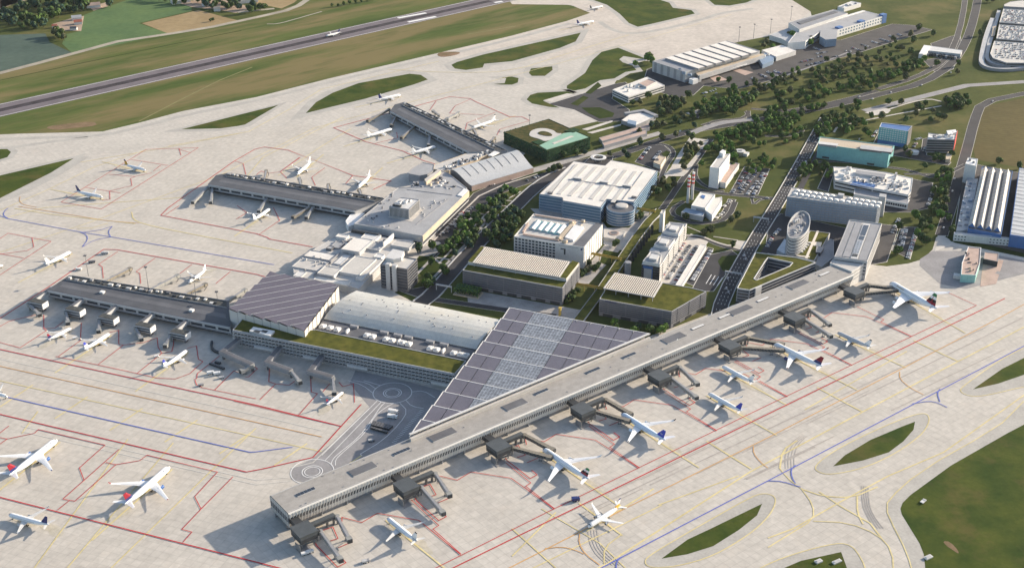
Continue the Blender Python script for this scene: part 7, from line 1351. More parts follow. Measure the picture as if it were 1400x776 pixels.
mb = MB(); pts = [G(*p) for p in smooth_line([(290, 468), (289, 476), (293, 481), (302, 484)], 1)]
for i in range(len(pts) - 1): mb.bar((*pts[i], 1.3), (*pts[i + 1], 1.3), 2.3, 2.2, 'charcoal')
tag(mb.build('baggage_train'), 'curved dark baggage train beside the leftmost elbow walkway', 'baggage carts', 'dark baggage trains')
def mast(px, h, lab, tophalf=True):
    p = G(*px); r = thing('lamp_mast', lab, 'lamp mast', (*p, 0), world=False, group='apron lamp masts'); mb = MB(); mb.tube((0, 0, 0), (0, 0, h), .45, .25, 'steel', 8); mb.build('pole', r, world=False); mb = MB(); mb.box((0, 0, h), (3.2, 3.2, .9), 'dark_grey'); mb.build('lamp_head', r, world=False)
for px, h, lab in (((121, 377), 25, 'tall mast by the dark green loader beyond the left pier'), ((203, 393), 25, 'tall mast on the far edge of the left pier, second from its tip'), ((1010, 57), 26, 'left lamp mast on the apron edge behind the big hangar'), ((1030, 53), 26, 'right lamp mast on the apron edge behind the big hangar'), ((1053, 46), 26, 'left lamp mast before the blue-cornered hangar'), ((1081, 28), 26, 'right lamp mast before the blue-cornered hangar'), ((724, 172), 16, 'dark mast at the back corner of the ivy box'), ((268, 405), 22, 'mast near the white arch on the left pier'), ((299, 424), 22, 'mast beside the sawtooth hall')): mast(px, h, lab)
# bits on the right grass
for px, s, lab in (((1070 + 49, 767.5), (6, 3.5, 1.2), 'pale slab on the nearest grass island'), ((1144, 768), (8, 3, 1.2), 'pale oblong cover on the nearest grass island'), ((1269, 762), (7, 3.5, 1.2), 'pale cover at the edge of the right-hand grass')):
    p = G(*px); mb = MB(); mb.box((*p, .1), s, 'off_white', 30); mb.box((*p, .1 + s[2]), (s[0] * .7, s[1] * .6, .3), 'light_grey', 30); tag(mb.build('ground_cover_box'), lab, 'cover')
sheet('bare_patch', [smooth_ring([(1289, 739), (1299, 740), (1310, 752), (1311, 757), (1302, 751), (1293, 745)], 1), smooth_ring([(597, 74), (605, 71), (628, 71), (629, 74), (612, 78), (600, 78)], 1), smooth_ring([(60, 174), (85, 170), (128, 166), (134, 172), (100, 175), (75, 178)], 1)], 'red_soil', Z3 + .03)
# gantries over the motorway and viaduct
for px, rot, lab in (((1040, 305), -20, 'gantry over the motorway, farther'), ((1002, 380), -20, 'gantry over the motorway, nearer'), ((607, 398), -20, 'gantry over the park road')):
    p = G(*px); r = thing('road_gantry', lab + ' of those spanning the dark carriageway' if 'motorway' in lab else lab + ' at the foot of the park strip', 'gantry', (*p, 0)); d = az(rot)
    for s in (-1, 1): mb = MB(); mb.box((*(p + d * 9 * s), 0), (.6, .6, 7), 'light_grey', rot); mb.build('post', r)
    mb = MB(); mb.bar((*(p - d * 9.5), 7), (*(p + d * 9.5), 7), 1.4, 1.6, 'light_grey'); mb.build('beam', r)
for s in (-1, 1):
    pts = [G(*p) for p in HW]; e = []
    for i, p in enumerate(pts):
        d = (pts[min(i + 1, len(pts) - 1)] - pts[max(i - 1, 0)]).normalized(); e.append(p + Vector((-d.y, d.x)) * s * 8.0)
    mb = MB()
    for a, b in zip(e, e[1:]): mb.bar((*a, .7), (*b, .7), .8, 1.4, 'off_white')
    tag(mb.build('motorway_barrier'), 'pale parapet along the ' + ('tree side' if s > 0 else 'oval tower side') + ' of the motorway', 'barrier')
for s in (-1, 1):
    pts = [G(*p) for p in smooth_line(VI, 1)]; e = []
    for i, p in enumerate(pts):
        d = (pts[min(i + 1, len(pts) - 1)] - pts[max(i - 1, 0)]).normalized(); e.append(p + Vector((-d.y, d.x)) * s * 9.6)
    mb = MB()
    for a, b in zip(e, e[1:]): mb.bar((*a, .6), (*b, .6), 1.6 if s > 0 else .8, 1.2, 'light_grey')
    tag(mb.build('viaduct_barrier'), 'pale parapet along the ' + ('park side' if s > 0 else 'car park side') + ' of the park road', 'barrier')

# ================================================================== TREES
def crown_mesh(kind, h, r, seed):
    rnd = random.Random(seed); keys = {'dark': ('leaf_dark', 'leaf_dark', 'leaf_mid'), 'mid': ('leaf_mid', 'leaf_mid', 'leaf_dark'), 'bright': ('leaf_bright', 'leaf_mid', 'leaf_bright'), 'olive': ('leaf_olive', 'leaf_olive', 'leaf_dark'), 'blue': ('leaf_blue', 'leaf_dark', 'leaf_blue')}[kind]
    lobes = [(Vector((rnd.uniform(-.5, .5) * r, rnd.uniform(-.5, .5) * r, h * rnd.uniform(.42, .82))), r * rnd.uniform(.45, .72)) for _ in range(7)] + [(Vector((0, 0, h * .6)), r * .8), (Vector((0, 0, h * .84)), r * .5)]
    mb = MB()
    for c, lr in lobes:
        key0 = rnd.choice(keys)
        for _ in range(34):
            v = Vector((rnd.gauss(0, 1), rnd.gauss(0, 1), rnd.gauss(0, 1) * .9)).normalized() * lr * rnd.uniform(.72, 1.08); p = c + v; s = rnd.uniform(.55, 1.15) * (r / 4.0)
            a = Vector((rnd.gauss(0, 1), rnd.gauss(0, 1), rnd.gauss(0, .6))).normalized(); b = v.normalized().cross(a); b = b.normalized() if b.length > .01 else Vector((0, 0, 1)); a = b.cross(v.normalized())
            tilt = v.normalized() * s * rnd.uniform(-.5, .5)
            mb.poly([p - a * s - b * s * .7, p + a * s * .8 - b * s + tilt, p + a * s + b * s * .8, p - a * s * .7 + b * s - tilt], key0 if rnd.random() < .75 else rnd.choice(keys))
    return mb
def trunk_mesh(h, r):
    mb = MB(); mb.tube((0, 0, 0), (0, 0, h * .5), .32, .2, 'bark', 6)
    for a in (20, 140, 260): d = az(a) * r * .45; mb.tube((0, 0, h * .35), (d.x, d.y, h * .62), .16, .07, 'bark', 5)
    return mb
PROTO = {}
for kind in ('dark', 'mid', 'bright', 'olive', 'blue'):
    PROTO[kind] = [(crown_mesh(kind, 10.5, 4.6, 7 * i + len(kind)).mesh('crown'), trunk_mesh(10, 4.2).mesh('trunk')) for i in range(3)]
TREES = []
def tree(p, kind, size, label, group): TREES.append((p, kind, size, label, group))
def plant_tree(p, kind, size, label, group):
    cm, tm = random.choice(PROTO[kind]); r = thing('broadleaf_tree', label, 'tree', (p.x, p.y, .1), random.uniform(0, 360), group, world=False); r.scale = (size * random.uniform(.9, 1.15), size * random.uniform(.9, 1.15), size * random.uniform(.85, 1.2))
    for nm, me in (('crown', cm), ('trunk', tm)): o = bpy.data.objects.new(nm, me); C.objects.link(o); o.parent = r
def T(px, kind, size, label, group=None): tree(G(*px), kind, size, label, group)
def grove(spots, label, group, kinds, size=(.7, 1.05)):
    for x, y in spots: T((x, y), random.choice(kinds), random.uniform(*size), label, group)
def fill(n, cx, cy, rx, ry, slope=0):
    out = []
    t = 0
    while len(out) < n and t < n * 40:
        t += 1; a, b = random.uniform(-1, 1), random.uniform(-1, 1)
        if a * a + b * b > 1: continue
        p = (cx + a * rx, cy + b * ry + slope * a * rx)
        if all(abs(p[0] - q[0]) + 1.6 * abs(p[1] - q[1]) > 9 for q in out): out.append(p)
    return out
wood = lambda *p: zm(1050, 0, 4, *p)
grove(wood((405, 495), (440, 490), (450, 470), (490, 450), (520, 440), (540, 470), (560, 490), (580, 440), (600, 410), (620, 440), (640, 400), (660, 420), (680, 440), (700, 370), (720, 390), (740, 370), (760, 400), (770, 360), (790, 390), (800, 350), (820, 380), (850, 365), (250, 510), (280, 500), (300, 520), (330, 525), (340, 510), (380, 480), (500, 500), (590, 490), (620, 410), (555, 415), (715, 420), (835, 350)), 'dense bright green tree in the long roadside belt before the hangar forecourt', 'trees of the long roadside belt', ('mid', 'bright', 'mid', 'bright'), (.75, 1.05))
grove(wood((45, 470), (90, 430), (130, 430), (150, 450), (240, 400), (275, 395), (345, 380), (400, 390), (430, 415), (440, 335), (485, 340), (490, 315), (590, 335), (605, 300), (617, 350), (668, 265), (705, 275), (730, 275), (780, 205), (797, 235), (825, 170), (905, 200), (683, 225), (778, 295), (480, 375), (360, 440), (285, 440), (300, 455), (235, 465), (30, 475), (755, 440), (690, 345), (120, 515), (317, 340), (225, 240), (100, 205), (130, 205), (510, 495)), 'loose olive-brown tree on the grass slope below the hangar forecourts', 'scattered trees on the slope', ('olive', 'olive', 'dark'), (.75, 1.1))
grove(wood((45, 535), (75, 530), (60, 570), (90, 590), (120, 575), (165, 545), (215, 555), (180, 600), (240, 610), (270, 600), (300, 595), (15, 640), (40, 660), (70, 650), (100, 680), (130, 650), (165, 670), (120, 700), (60, 720), (20, 700), (180, 640), (90, 620), (75, 760)), 'full dark green tree in the woodland left of the motorway bend', 'woodland left of the motorway bend', ('dark', 'mid', 'bright', 'bright'), (.75, 1.1))
w2_ = lambda *p: zm(960, 80, 6.99, *p)
grove(w2_((170, 450), (200, 500), (250, 460), (300, 450), (270, 520), (310, 540), (330, 480), (370, 470), (230, 520), (60, 520), (30, 560), (430, 440), (300, 320), (250, 350), (320, 370), (460, 400), (510, 380), (210, 430), (345, 430)), 'bushy green tree inside the looping access lane', 'trees inside the looping lane', ('dark', 'mid', 'bright', 'mid'), (.9, 1.2))
grove(w2_((130, 740), (180, 760), (240, 740), (350, 680), (390, 700), (430, 680), (480, 660), (520, 620), (600, 580), (640, 590), (690, 580), (740, 590), (700, 640), (650, 650), (760, 620), (830, 650), (900, 590), (880, 640), (540, 690), (580, 720), (470, 730), (410, 750), (560, 660), (790, 560), (320, 740), (620, 690)), 'leafy tree in the green belt between winding road and white tower', 'green belt by the winding road', ('dark', 'mid', 'bright', 'bright'), (.75, 1.1))
grove(w2_((715, 370), (760, 370), (840, 340), (910, 400), (1000, 410), (750, 440), (770, 480), (850, 450), (590, 300), (690, 260), (1040, 270), (1030, 310), (1130, 210), (1160, 230), (1260, 210), (490, 255), (150, 230), (255, 240), (780, 500), (950, 530), (1010, 500), (1050, 510), (1090, 500), (1140, 480), (1170, 470)), 'lone round tree on the open slope above the winding road', 'scattered trees above the winding road', ('olive', 'dark', 'mid'), (.8, 1.1))
c2_ = lambda *p: zm(860, 130, 6.99, *p)
grove(c2_((300, 70), (340, 60), (380, 90), (420, 110), (460, 90), (500, 60), (520, 100), (360, 120), (30, 100), (100, 95), (180, 40), (445, 60), (560, 30), (400, 60)), 'tree in the clump between square white office and the ramps', 'clump beside the square white office', ('dark', 'mid', 'olive'), (.8, 1.15))
grove(c2_((285, 140),), 'bluish round tree beside the walled grey parking court', None, ('blue',), (1.1, 1.2))
grove(c2_((440, 265), (480, 290), (520, 240), (610, 240), (500, 210), (690, 220), (620, 320), (330, 300), (265, 310), (210, 320), (100, 370), (105, 470), (440, 410), (560, 400), (310, 440)), 'tree along the kerb road beyond the blue office block', 'trees along the kerb road', ('dark', 'olive', 'blue'), (.9, 1.15))
grove(c2_((600, 440), (560, 500), (590, 530), (640, 550), (680, 490), (550, 560), (540, 540), (620, 500), (560, 620), (590, 600), (515, 720), (530, 700)), 'olive tree in the pale paved garden strip', 'trees of the pale garden strip', ('olive', 'olive', 'dark'), (.85, 1.05))
grove(c2_((760, 180), (800, 130), (890, 120), (930, 180), (990, 190), (870, 90), (920, 130), (960, 80), (1010, 60), (1120, 90), (1160, 60), (820, 390), (850, 440), (870, 470), (790, 510), (900, 400), (950, 380), (830, 540), (740, 540), (1080, 340), (1100, 370), (1160, 340), (1240, 320), (1180, 480), (1240, 500), (1290, 490), (1200, 260), (1310, 240), (1370, 250), (1340, 210), (1000, 590), (985, 520), (690, 680), (1255, 640), (1370, 690), (1150, 450), (1000, 640)), 'dense green tree behind and around the white tower block', 'trees around the white tower block', ('mid', 'dark', 'bright', 'bright'), (.75, 1.15))
pk = lambda *p: zm(560, 270, 5.97, *p)
grove(pk((80, 450), (95, 370), (190, 430), (320, 400), (340, 390), (300, 450), (430, 270), (460, 290), (510, 250), (480, 350), (530, 200), (560, 180), (600, 130), (640, 210), (690, 90), (720, 120), (680, 150), (520, 310), (450, 240), (360, 440), (250, 470), (180, 560), (270, 610), (300, 640), (150, 690), (190, 710), (650, 60), (560, 240), (690, 200), (740, 60), (470, 380), (160, 740), (120, 720)), 'tree among the criss-cross park paths', 'trees of the criss-cross park', ('mid', 'dark', 'bright', 'mid', 'blue'), (.85, 1.15))
grove([(650, 330), (664, 325), (676, 318), (688, 310), (698, 302), (690, 322), (700, 314), (712, 300), (672, 330)], 'dark tree in the shady wedge behind the louvred car park', 'shady wedge behind the car park', ('dark', 'dark', 'blue'), (.9, 1.2))
grove(pk((300, 60), (240, 110)) + [(770, 216), (787, 214), (799, 212), (834, 214), (853, 212), (858, 218), (876, 200), (750, 238), (757, 236), (764, 233)], 'small dark street tree by the kerb road', 'street trees by the kerb road', ('dark', 'blue', 'olive'), (.8, 1.0))
grove(zm(770, 330, 7.05, (180, 350), (230, 310), (260, 290), (300, 280), (340, 260), (310, 300), (250, 240), (500, 60), (520, 30), (200, 330), (30, 600), (60, 570), (100, 530), (140, 500), (90, 580)), 'low dark tree in the hedge-planted court beside the hotel and car park', 'hotel court trees', ('dark', 'olive', 'dark'), (.6, .8))
grove(zm(920, 290, 5.97, (255, 190), (305, 175), (285, 165), (470, 90), (525, 60), (490, 290), (105, 60)), 'dark lawn tree between the boiler house and the motorway', 'lawn trees by the boiler house', ('dark', 'olive'), (.85, 1.05))
grove([(896, 252), (905, 255), (900, 268), (920, 250), (907, 250), (893, 265), (913, 262), (922, 256), (876, 300), (868, 302)], 'dark tree beside the footbridge east of the glass drum', 'trees east of the glass drum', ('dark', 'olive', 'dark'), (.8, 1.05))
se = lambda *p: zm(1090, 130, 4.85, *p)
grove(se((230, 150), (260, 170), (290, 100), (310, 160), (330, 130), (360, 240), (330, 260), (430, 190), (440, 210), (450, 260), (490, 160), (470, 280), (350, 120), (240, 200), (300, 200), (400, 110), (410, 70), (390, 60)), 'tree in the clump behind the teal slab', 'clump behind the teal slab', ('mid', 'dark', 'bright'), (.85, 1.15))
grove(se((600, 65), (690, 65), (560, 165), (720, 185), (800, 90), (820, 110), (845, 75), (785, 145), (880, 180), (895, 120), (940, 160), (970, 170), (930, 150), (980, 60), (1000, 70), (1030, 60), (1050, 80), (1080, 60), (1100, 80), (1010, 100), (1075, 95)), 'dark round tree on the rough grass near the blue grid block', 'trees near the blue grid block', ('olive', 'dark', 'mid'), (.9, 1.2))
grove(se((286, 420),), 'big dark tree standing against the teal wall', None, ('dark',), (1.4, 1.5)); 
grove(se((845, 490), (710, 380), (740, 410), (910, 440), (950, 440), (930, 420), (620, 460), (120, 480), (180, 475), (40, 500), (15, 520), (10, 580), (1020, 410)), 'small dark tree between teal slab, loop road and motorway', 'small trees by the loop road', ('dark', 'mid', 'olive'), (.75, 1.0))
ea = lambda *p: zm(1180, 220, 5.17, *p)
grove(ea((520, 130), (580, 100), (600, 120), (620, 90), (590, 200), (575, 250), (540, 250), (510, 340), (480, 360), (585, 300), (605, 430), (625, 520), (370, 410), (360, 400), (450, 440), (460, 450), (410, 500), (430, 590), (250, 490), (240, 670), (260, 650), (550, 180), (595, 160)), 'tree on the green strip between grey lots and cargo road', 'green strip by the cargo road', ('dark', 'mid', 'bright', 'dark'), (.85, 1.15))
grove([(839, 447), (842, 452), (866, 458), (872, 452), (887, 456), (910, 453), (903, 456)], 'tree in the dark court between pointed car park and long pier', 'court trees by the pointed car park', ('mid', 'blue', 'bright'), (.75, 1.0))
grove([(1303, 318), (1327, 321), (1366, 224), (1393, 231)], 'tree at the foot of the cargo hall', 'trees at the cargo hall', ('mid', 'dark'), (.9, 1.1))
grove(zm(1240, 0, 7.056, (115, 290), (250, 345), (65, 410), (35, 355), (285, 640), (30, 530), (700, 350), (770, 25), (830, 25), (490, 640), (480, 720)), 'dark tree near the truck dock canopy', 'trees by the truck docks', ('olive', 'dark'), (.9, 1.1))
grove([(888, 80), (891, 88), (885, 85), (868, 92), (1100, 52), (1077, 52), (1083, 54), (1048, 62), (1044, 66), (1056, 69), (1107, 64), (1108, 60)], 'pale olive tree by the hangars', 'trees by the hangars', ('olive', 'bright'), (1.0, 1.4))
for n, cx, cy, rx, ry, sl in ((9, 1240, 96, 26, 7, -.42), (9, 1205, 108, 26, 7, -.35), (6, 1160, 120, 24, 6, -.3), (7, 1110, 132, 22, 8, -.2), (8, 1068, 160, 22, 9, -.1)):
    grove(fill(n, cx, cy, rx, ry, sl), 'dense bright green tree in the long roadside belt before the hangar forecourt', 'trees of the long roadside belt', ('mid', 'bright', 'bright', 'dark'), (.75, 1.15))
for n, cx, cy, rx, ry, sl in ((14, 1010, 140, 26, 9, -.2), (14, 965, 150, 26, 8, -.2), (12, 1060, 175, 26, 10, -.1), (12, 1020, 185, 22, 9, -.2), (8, 990, 205, 9, 10, 0), (10, 1085, 185, 14, 12, -.5)):
    grove(fill(n, cx, cy, rx, ry, sl), 'leafy tree in the green belt between winding road and white tower', 'green belt by the winding road', ('mid', 'mid', 'bright', 'bright'), (.7, 1.05))
grove(fill(12, 915, 152, 18, 6, -.2), 'tree in the clump between square white office and the ramps', 'clump beside the square white office', ('dark', 'mid', 'olive'), (.8, 1.15))
grove(fill(14, 1125, 178, 10, 12, -.4) + fill(10, 1160, 172, 14, 7, -.2), 'tree in the clump behind the teal slab', 'clump behind the teal slab', ('mid', 'dark', 'bright'), (.85, 1.15)); grove(fill(9, 1313, 143, 12, 8, 0), 'dark round tree on the rough grass near the blue grid block', 'trees near the blue grid block', ('mid', 'bright', 'mid'), (.9, 1.2))
grove(fill(12, 1284, 270, 10, 34, -.6) + fill(6, 1262, 320, 10, 20, 0), 'tree on the green strip between grey lots and cargo road', 'green strip by the cargo road', ('dark', 'mid', 'bright', 'dark'), (.85, 1.15))
grove(fill(16, 640, 318, 28, 24, -.85) + fill(8, 690, 272, 18, 10, -.6), 'tree among the criss-cross park paths', 'trees of the criss-cross park', ('mid', 'dark', 'bright', 'mid', 'blue'), (.8, 1.1))
grove(fill(14, 1150, 95, 40, 12, -.3) + fill(10, 1060, 118, 30, 8, -.3), 'loose olive-brown tree on the grass slope below the hangar forecourts', 'scattered trees on the slope', ('olive', 'dark', 'mid'), (.7, 1.0))
grove(fill(22, 690, 318, 20, 20, -.9), 'dark tree in the shady wedge behind the louvred car park', 'shady wedge behind the car park', ('dark', 'dark', 'blue'), (.9, 1.2))
grove(fill(26, 1180, 88, 75, 20, -.35) + fill(14, 1060, 112, 45, 9, -.25), 'loose olive-brown tree on the grass slope below the hangar forecourts', 'scattered trees on the slope', ('olive', 'mid', 'bright'), (.55, .85))
grove(fill(12, 1040, 228, 22, 12, -.2) + fill(9, 1000, 222, 10, 12, 0), 'dense green tree behind and around the white tower block', 'trees around the white tower block', ('mid', 'dark', 'bright', 'bright'), (.65, .95))
grove(fill(8, 1105, 235, 10, 12, -.5) + fill(6, 1128, 240, 8, 8, 0), 'small dark tree between teal slab, loop road and motorway', 'small trees by the loop road', ('mid', 'bright', 'olive'), (.65, .9))
# square block of clipped trees by the car park
p = G(640, 402); mb = MB(); mb.box((*p, 0), (30, 15, 1.0), 'sand', -20.6); tag(mb.build('planter'), 'sand-coloured low planter holding the clipped block of trees', 'planter')
rnd = random.Random(3); mb = MB()
for _ in range(1900):
    q = p + az(-20.6) * rnd.uniform(-14, 14) + az(69.4) * rnd.uniform(-7, 7); z = 1.0 + 7.5 * rnd.random() ** .5; s = rnd.uniform(.5, 1.0); a, b = az(rnd.uniform(0, 360)) * s, rnd.uniform(-.5, .5); mb.poly([(q.x - a.x, q.y - a.y, z), (q.x + a.y, q.y - a.x, z + b), (q.x + a.x, q.y + a.y, z + .3), (q.x - a.y, q.y + a.x, z - b)], rnd.choice(('leaf_blue', 'leaf_mid', 'leaf_bright')))
tag(mb.build('clipped_tree_block'), 'square block of dense green clipped trees before the louvred car park', 'hedge')
# far farm woods
grove([(8, 24), (16, 26), (4, 30), (24, 20), (30, 30), (12, 34), (20, 36), (30, 14), (38, 16), (44, 10), (50, 14), (36, 26), (44, 30), (52, 36), (60, 38), (40, 38), (48, 40), (30, 40), (60, 30), (56, 22), (64, 24), (70, 20), (66, 14), (74, 26), (80, 24), (84, 20), (90, 16), (76, 14), (86, 8), (96, 10), (102, 8), (108, 12), (112, 16), (104, 18), (96, 18), (114, 8), (118, 12), (98, 4), (106, 2), (88, 2), (76, 6), (66, 6), (56, 4), (46, 2), (52, 8), (120, 4), (126, 2), (134, 3)], 'hazy dark tree of the farm wood at the far top left', 'far farm wood', ('dark', 'blue', 'mid', 'blue'), (1.3, 1.9))
grove([(76, 50), (80, 54), (84, 52), (88, 56), (86, 50), (79, 49)], 'dark tree of the small copse at the corner of the dark field', 'field corner copse', ('dark', 'dark', 'olive'), (1.1, 1.4)); grove([(151, 10)], 'single dark round tree beside the far pink barn', None, ('blue',), (1.7, 1.8)); grove([(291, 29.5), (288, 30)], 'low dark bush on the wheat field', 'bush on the wheat field', ('dark',), (.6, .7))
grove([(200, 0), (208, 1), (218, 2), (226, 3), (232, 2), (240, 8), (252, 6), (264, 2), (270, 4), (278, 4), (282, 10), (290, 13), (294, 11), (300, 6), (306, 10), (310, 14), (316, 12), (322, 10), (328, 14), (312, 5), (326, 5), (286, 5), (342, 18), (350, 15), (356, 14), (362, 13), (346, 12)], 'dark tree of the village hedge at the far top', 'village hedge trees', ('dark', 'blue', 'dark'), (1.0, 1.6))
grove([(454, 10), (462, 9), (470, 8), (478, 6), (486, 5), (494, 4), (502, 2), (510, 1)], 'low dark bush in the hedge line beyond the runway', 'hedge line beyond the runway', ('dark', 'mid'), (.6, .8))

# ================================================================== CARS
def car_mesh(key):
    mb = MB(); sec = [(-2.2, .35, .75, .80), (-2.1, .3, .95, .84), (-.9, .3, 1.0, .88), (1.0, .3, .98, .88), (2.0, .3, .82, .82), (2.25, .35, .68, .72)]
    mb.loft([[(x, -w, z0), (x, w, z0), (x, w, z1), (x, -w, z1)] for x, z0, z1, w in sec], key)
    mb.loft([[(-1.7, -.78, .95), (1.0, -.80, .95), (1.0, .80, .95), (-1.7, .78, .95)], [(-1.2, -.62, 1.42), (.3, -.62, 1.42), (.3, .62, 1.42), (-1.2, .62, 1.42)]], 'glass_dark'); mb.box((-.45, 0, 1.42), (1.5, 1.2, .05), key)
    for x in (-1.35, 1.4):
        for s in (-.85, .85): mb.tube((x, s - .1, .33), (x, s + .1, .33), .33, .33, 'rubber_tyre', 10)
    return mb.mesh('parked_car')
CM = {k: car_mesh(k) for k in ('car_white', 'car_silver', 'car_black', 'car_blue', 'car_red', 'car_grey')}
CN = {'car_white': 'white', 'car_silver': 'silver', 'car_black': 'black', 'car_blue': 'blue', 'car_red': 'red', 'car_grey': 'dark grey'}
CW = ['car_white'] * 7 + ['car_silver'] * 7 + ['car_black'] * 5 + ['car_blue'] + ['car_red'] + ['car_grey'] * 4
CARS = []
def car(p, rot, place, group, z=.3, key=None): CARS.append((p, rot, place, group, z, key or random.choice(CW)))
def park_car(p, rot, place, group, z, key):
    o = bpy.data.objects.new('parked_car', CM[key]); C.objects.link(o); o.location = (p.x, p.y, z); o.rotation_euler = (0, 0, math.radians(rot)); o.scale = (1.08,) * 3; tag(o, f'{CN[key]} car {place}', 'car', group)
def row(p0, p1, place, group, fillr=.8, pitch=2.8, z=.3, zref=0, along=False):
    a, b = G(*p0, zref), G(*p1, zref); d = b - a; L = d.length; d.normalize(); rot = math.degrees(math.atan2(d.y, d.x)) + (0 if along else 90); n = int(L / pitch)
    for k in range(n):
        if random.random() < fillr: car(a + d * (k + .5) * pitch, rot + random.choice((0, 180)) + random.uniform(-2, 2), place, group, z)
wl_ = lambda *p: zm(930, 180, 5.967, *p)
for a, b in (((425, 500), (560, 300)), ((490, 500), (640, 315)), ((545, 515), (690, 330)), ((590, 525), (705, 345)), ((465, 490), (600, 310))): row(*wl_(a, b), 'parked in the busy lot beside the white tower block', 'cars in the white tower lot', .55, 3.1)
for a, b in (((500, 490), (660, 250)), ((545, 500), (700, 265)), ((600, 505), (745, 270)), ((650, 515), (760, 330))): row(*zm(800, 280, 4.85, a, b), 'parked between the stepped offices and the pale canopy', 'cars beside the stepped offices', .75, z=.35)
row(*zm(800, 280, 4.85, (705, 510), (840, 300)), 'parked along the outer side of the pale canopy', 'cars outside the pale canopy', .8)
for a, b in (((265, 640), (305, 480)), ((250, 630), (285, 480)), ((315, 690), (380, 480)), ((330, 640), (390, 475))): row(*ea(a, b), 'in the small lot among lawns east of the pier head', 'cars in the lawn lot', .85)
row(*ea((200, 520), (260, 400)), 'parked on the lawn edge beside the striped pier head', 'cars beside the pier head', .85); row(*ea((455, 325), (510, 180)), 'parked beside the white plant-covered block', 'cars by the white block', .7)
row(*c2_((100, 625), (200, 500)), 'parked on the grass side of the sand hut lot', 'cars in the sand hut lot', .7); row(*c2_((235, 620), (300, 540)), 'parked near the sand-coloured hut', 'cars by the sand hut', .7)
hl = lambda *p: zm(1040, 0, 7, *p)
for a, b in (((810, 490), (870, 500)), ((870, 460), (960, 490)), ((960, 430), (1060, 460)), ((1060, 400), (1160, 430)), ((1140, 375), (1230, 405)), ((1230, 345), (1310, 375)), ((1310, 330), (1370, 355))): row(*hl(a, b), 'parked before the blue-cornered hangar', 'cars before the blue-cornered hangar', .85)
for a, b in (((380, 600), (500, 570)), ((440, 630), (640, 580)), ((530, 520), (640, 500)), ((505, 460), (580, 490)), ((690, 550), (760, 540)), ((70, 700), (180, 740)), ((130, 690), (215, 710)), ((0, 720), (70, 750)), ((530, 550), (600, 545))): row(*hl(a, b), 'in the forecourt lots below the low annex roofs', 'cars in the forecourt lots', .75)
h1_ = lambda *p: zm(960, 80, 6.99, *p)
for a, b in (((0, 340), (110, 310)), ((120, 300), (170, 300)), ((20, 365), (50, 360)), ((540, 150), (640, 190)), ((620, 130), (740, 175)), ((690, 120), (770, 150)), ((470, 190), (520, 205)), ((130, 335), (150, 345))): row(*h1_(a, b), 'on the forecourt of the seven-panelled hangar', 'cars before the seven-panelled hangar', .8)
row(*zm(980, 270, 5.175, (395, 280), (450, 220)), 'parked beside the oval tower', 'cars by the oval tower', .7); row(*zm(980, 270, 5.175, (340, 380), (400, 270)), 'parked below the motorway near the oval tower', 'cars under the motorway', .5)
for a, b in (((770, 350), (790, 320)), ((780, 300), (830, 285)), ((835, 380), (855, 340))): row(*se(a, b), 'parked between blue grid block and dark terrace office', 'cars by the dark terrace office', .8)
row(*se((500, 280), (535, 230)), 'parked beside the blue grid block', 'cars by the blue grid block', .7); row(*se((380, 290), (440, 300)), 'parked behind the teal slab', 'cars behind the teal slab', .5)
for a, b in (((240, 320), (460, 95)), ((300, 290), (520, 70)), ((350, 270), (500, 130))): row(*pk(a, b), 'waiting in the lot between flat terminal and park', 'cars in the park-side lot', .5, 3.2)
row(*pk((190, 310), (370, 120)), 'pulled up at the kerb of the flat terminal', 'cars at the terminal kerb', .6, 6.5, along=True); row((638, 262), (660, 250), 'queueing below the wave-roofed hall', 'cars below the wave roof', .6, 4); row((664, 256), (690, 247), 'parked along the road below the wave-roofed hall', 'cars along the wave roof road', .6, 4); row((708, 252), (740, 240), 'parked near the roundabout end of the park road', 'cars by the park road end', .6, 5)
row((987, 285), (1003, 272), 'parked beside the boiler house', 'cars by the boiler house', .6); row((950, 355), (960, 342), 'parked at the top of the canopy lot', 'cars at the canopy lot top', .6); row((978, 300), (992, 288), 'parked on the boiler house loop', 'cars on the boiler loop', .6)
for i in range(26):
    t = random.random(); pts = [G(*p) for p in HW]; k = min(int(t * (len(pts) - 1)), len(pts) - 2); f = t * (len(pts) - 1) - k; d = (pts[k + 1] - pts[k]); p = pts[k].lerp(pts[k + 1], f); dn = d.normalized(); lane = random.choice((-5.5, -2, 2, 5.5)); car(p + Vector((-dn.y, dn.x)) * lane, math.degrees(math.atan2(d.y, d.x)) + (180 if lane < 0 else 0), 'driving on the motorway', 'cars on the motorway', .42)
for px in ((1300, 100), (1260, 117), (1218, 127), (1193, 136), (1175, 137), (1325, 50), (1296, 285), (1302, 262), (1293, 300), (1305, 245), (1290, 312), (1175, 133), (970, 170), (930, 180), (1400 - 43, 139)): car(G(*px), random.choice((40, 60, 68)), 'driving on the outer roads beyond the motorway', 'cars on the outer roads', .45, 'car_white' if random.random() < .6 else None)
row((1020, 270), (1058, 272), 'on the lane under the white tower lot', 'cars on the tower lot lane', .25, 6, along=True)
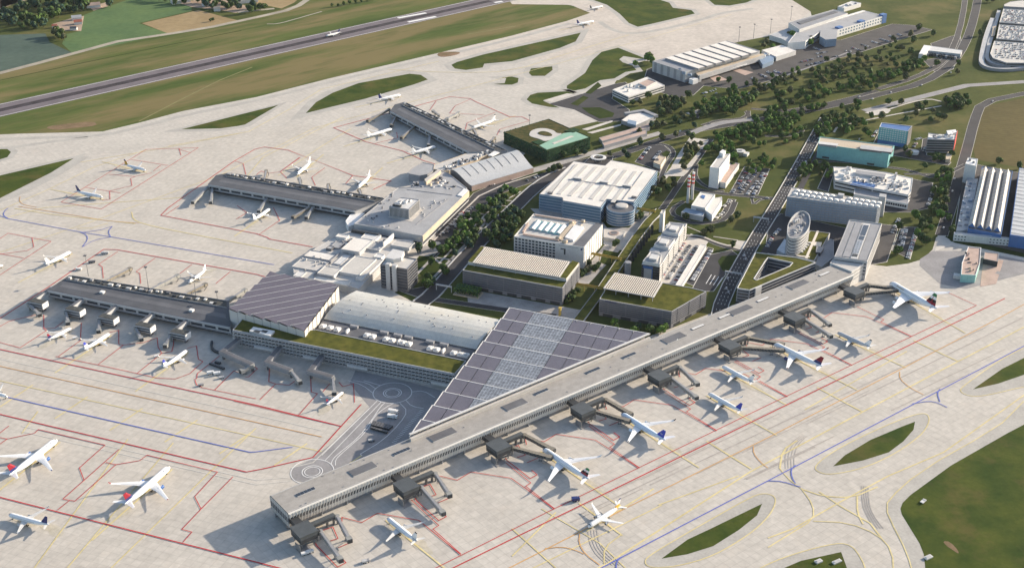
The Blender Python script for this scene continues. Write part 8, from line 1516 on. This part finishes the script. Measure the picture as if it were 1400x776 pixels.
# the 300 that show largest are objects, the far rest one mass each
def far(p): return (p - Vector((0, 0))).length_squared + H * H
TREES.sort(key=lambda t: far(t[0]) / t[2] ** 2); CARS.sort(key=lambda c: far(c[0]))
for t in TREES[:296]: plant_tree(*t)
for c in CARS[:296]: park_car(*c)
def mass(name, items, label, cat):
    vs, fs, ms, mats = [], [], [], []
    for me, mtx in items:
        b = len(vs); vs += [tuple(mtx @ v.co) for v in me.vertices]; mp = []
        for m in me.materials:
            if m not in mats: mats.append(m)
            mp.append(mats.index(m))
        for f in me.polygons: fs.append(tuple(b + i for i in f.vertices)); ms.append(mp[f.material_index])
    me = bpy.data.meshes.new(name); me.from_pydata(vs, [], fs)
    for m in mats: me.materials.append(m)
    me.polygons.foreach_set('material_index', ms); o = bpy.data.objects.new(name, me); C.objects.link(o); return tag(o, label, cat, None, 'stuff')
it = []
for p, kind, size, lab, g_ in TREES[296:]:
    cm, tm = random.choice(PROTO[kind]); m = Matrix.Translation((p.x, p.y, .1)) @ Matrix.Rotation(random.uniform(0, 6.28), 4, 'Z') @ Matrix.Diagonal((size * random.uniform(.9, 1.15), size * random.uniform(.9, 1.15), size * random.uniform(.85, 1.2), 1)); it += [(cm, m), (tm, m)]
mass('distant_trees', it, 'smaller far trees along the hangar slope, village and farm wood', 'trees')
mass('distant_cars', [(CM[k], Matrix.Translation((p.x, p.y, z)) @ Matrix.Rotation(math.radians(r_), 4, 'Z') @ Matrix.Scale(1.08, 4)) for p, r_, pl_, g_, z, k in CARS[296:]], 'small far cars parked in rows by the hangars and outer lots', 'cars')
# rooftop decks: far more cars than can be told apart
rnd = random.Random(9); mb = MB()
for pts, wp in DECK:
    a, b, c_, d_ = [G(*p, 10) for p in zm(1240, 0, 7.056, *((pts[0], pts[1], pts[2], pts[-2]) if len(pts) > 4 else (pts[0], pts[1], pts[2], pts[3])))]
    for r_ in range(9):
        for k in range(40):
            if rnd.random() < .34: continue
            u, v = (k + 1.6) / 42, (r_ + .8) / 9.6; q_ = a.lerp(b, u).lerp(d_.lerp(c_, u), v)
            if q_.x > 1150: continue
            mb.box((*q_, 9.2), (4.6, 1.8, .8), rnd.choice(CW), 70); mb.box((*q_, 10), (2.4, 1.5, .5), 'glass_dark', 70)
o = mb.build('rooftop_cars'); tag(o, 'rows of small cars packed on the pale rooftop parking decks', 'cars', None, 'stuff')
for k, mb in LN.items():
    tag(mb.build('tyre_marks' if k.startswith('rubber') else 'apron_markings'), kind='structure')
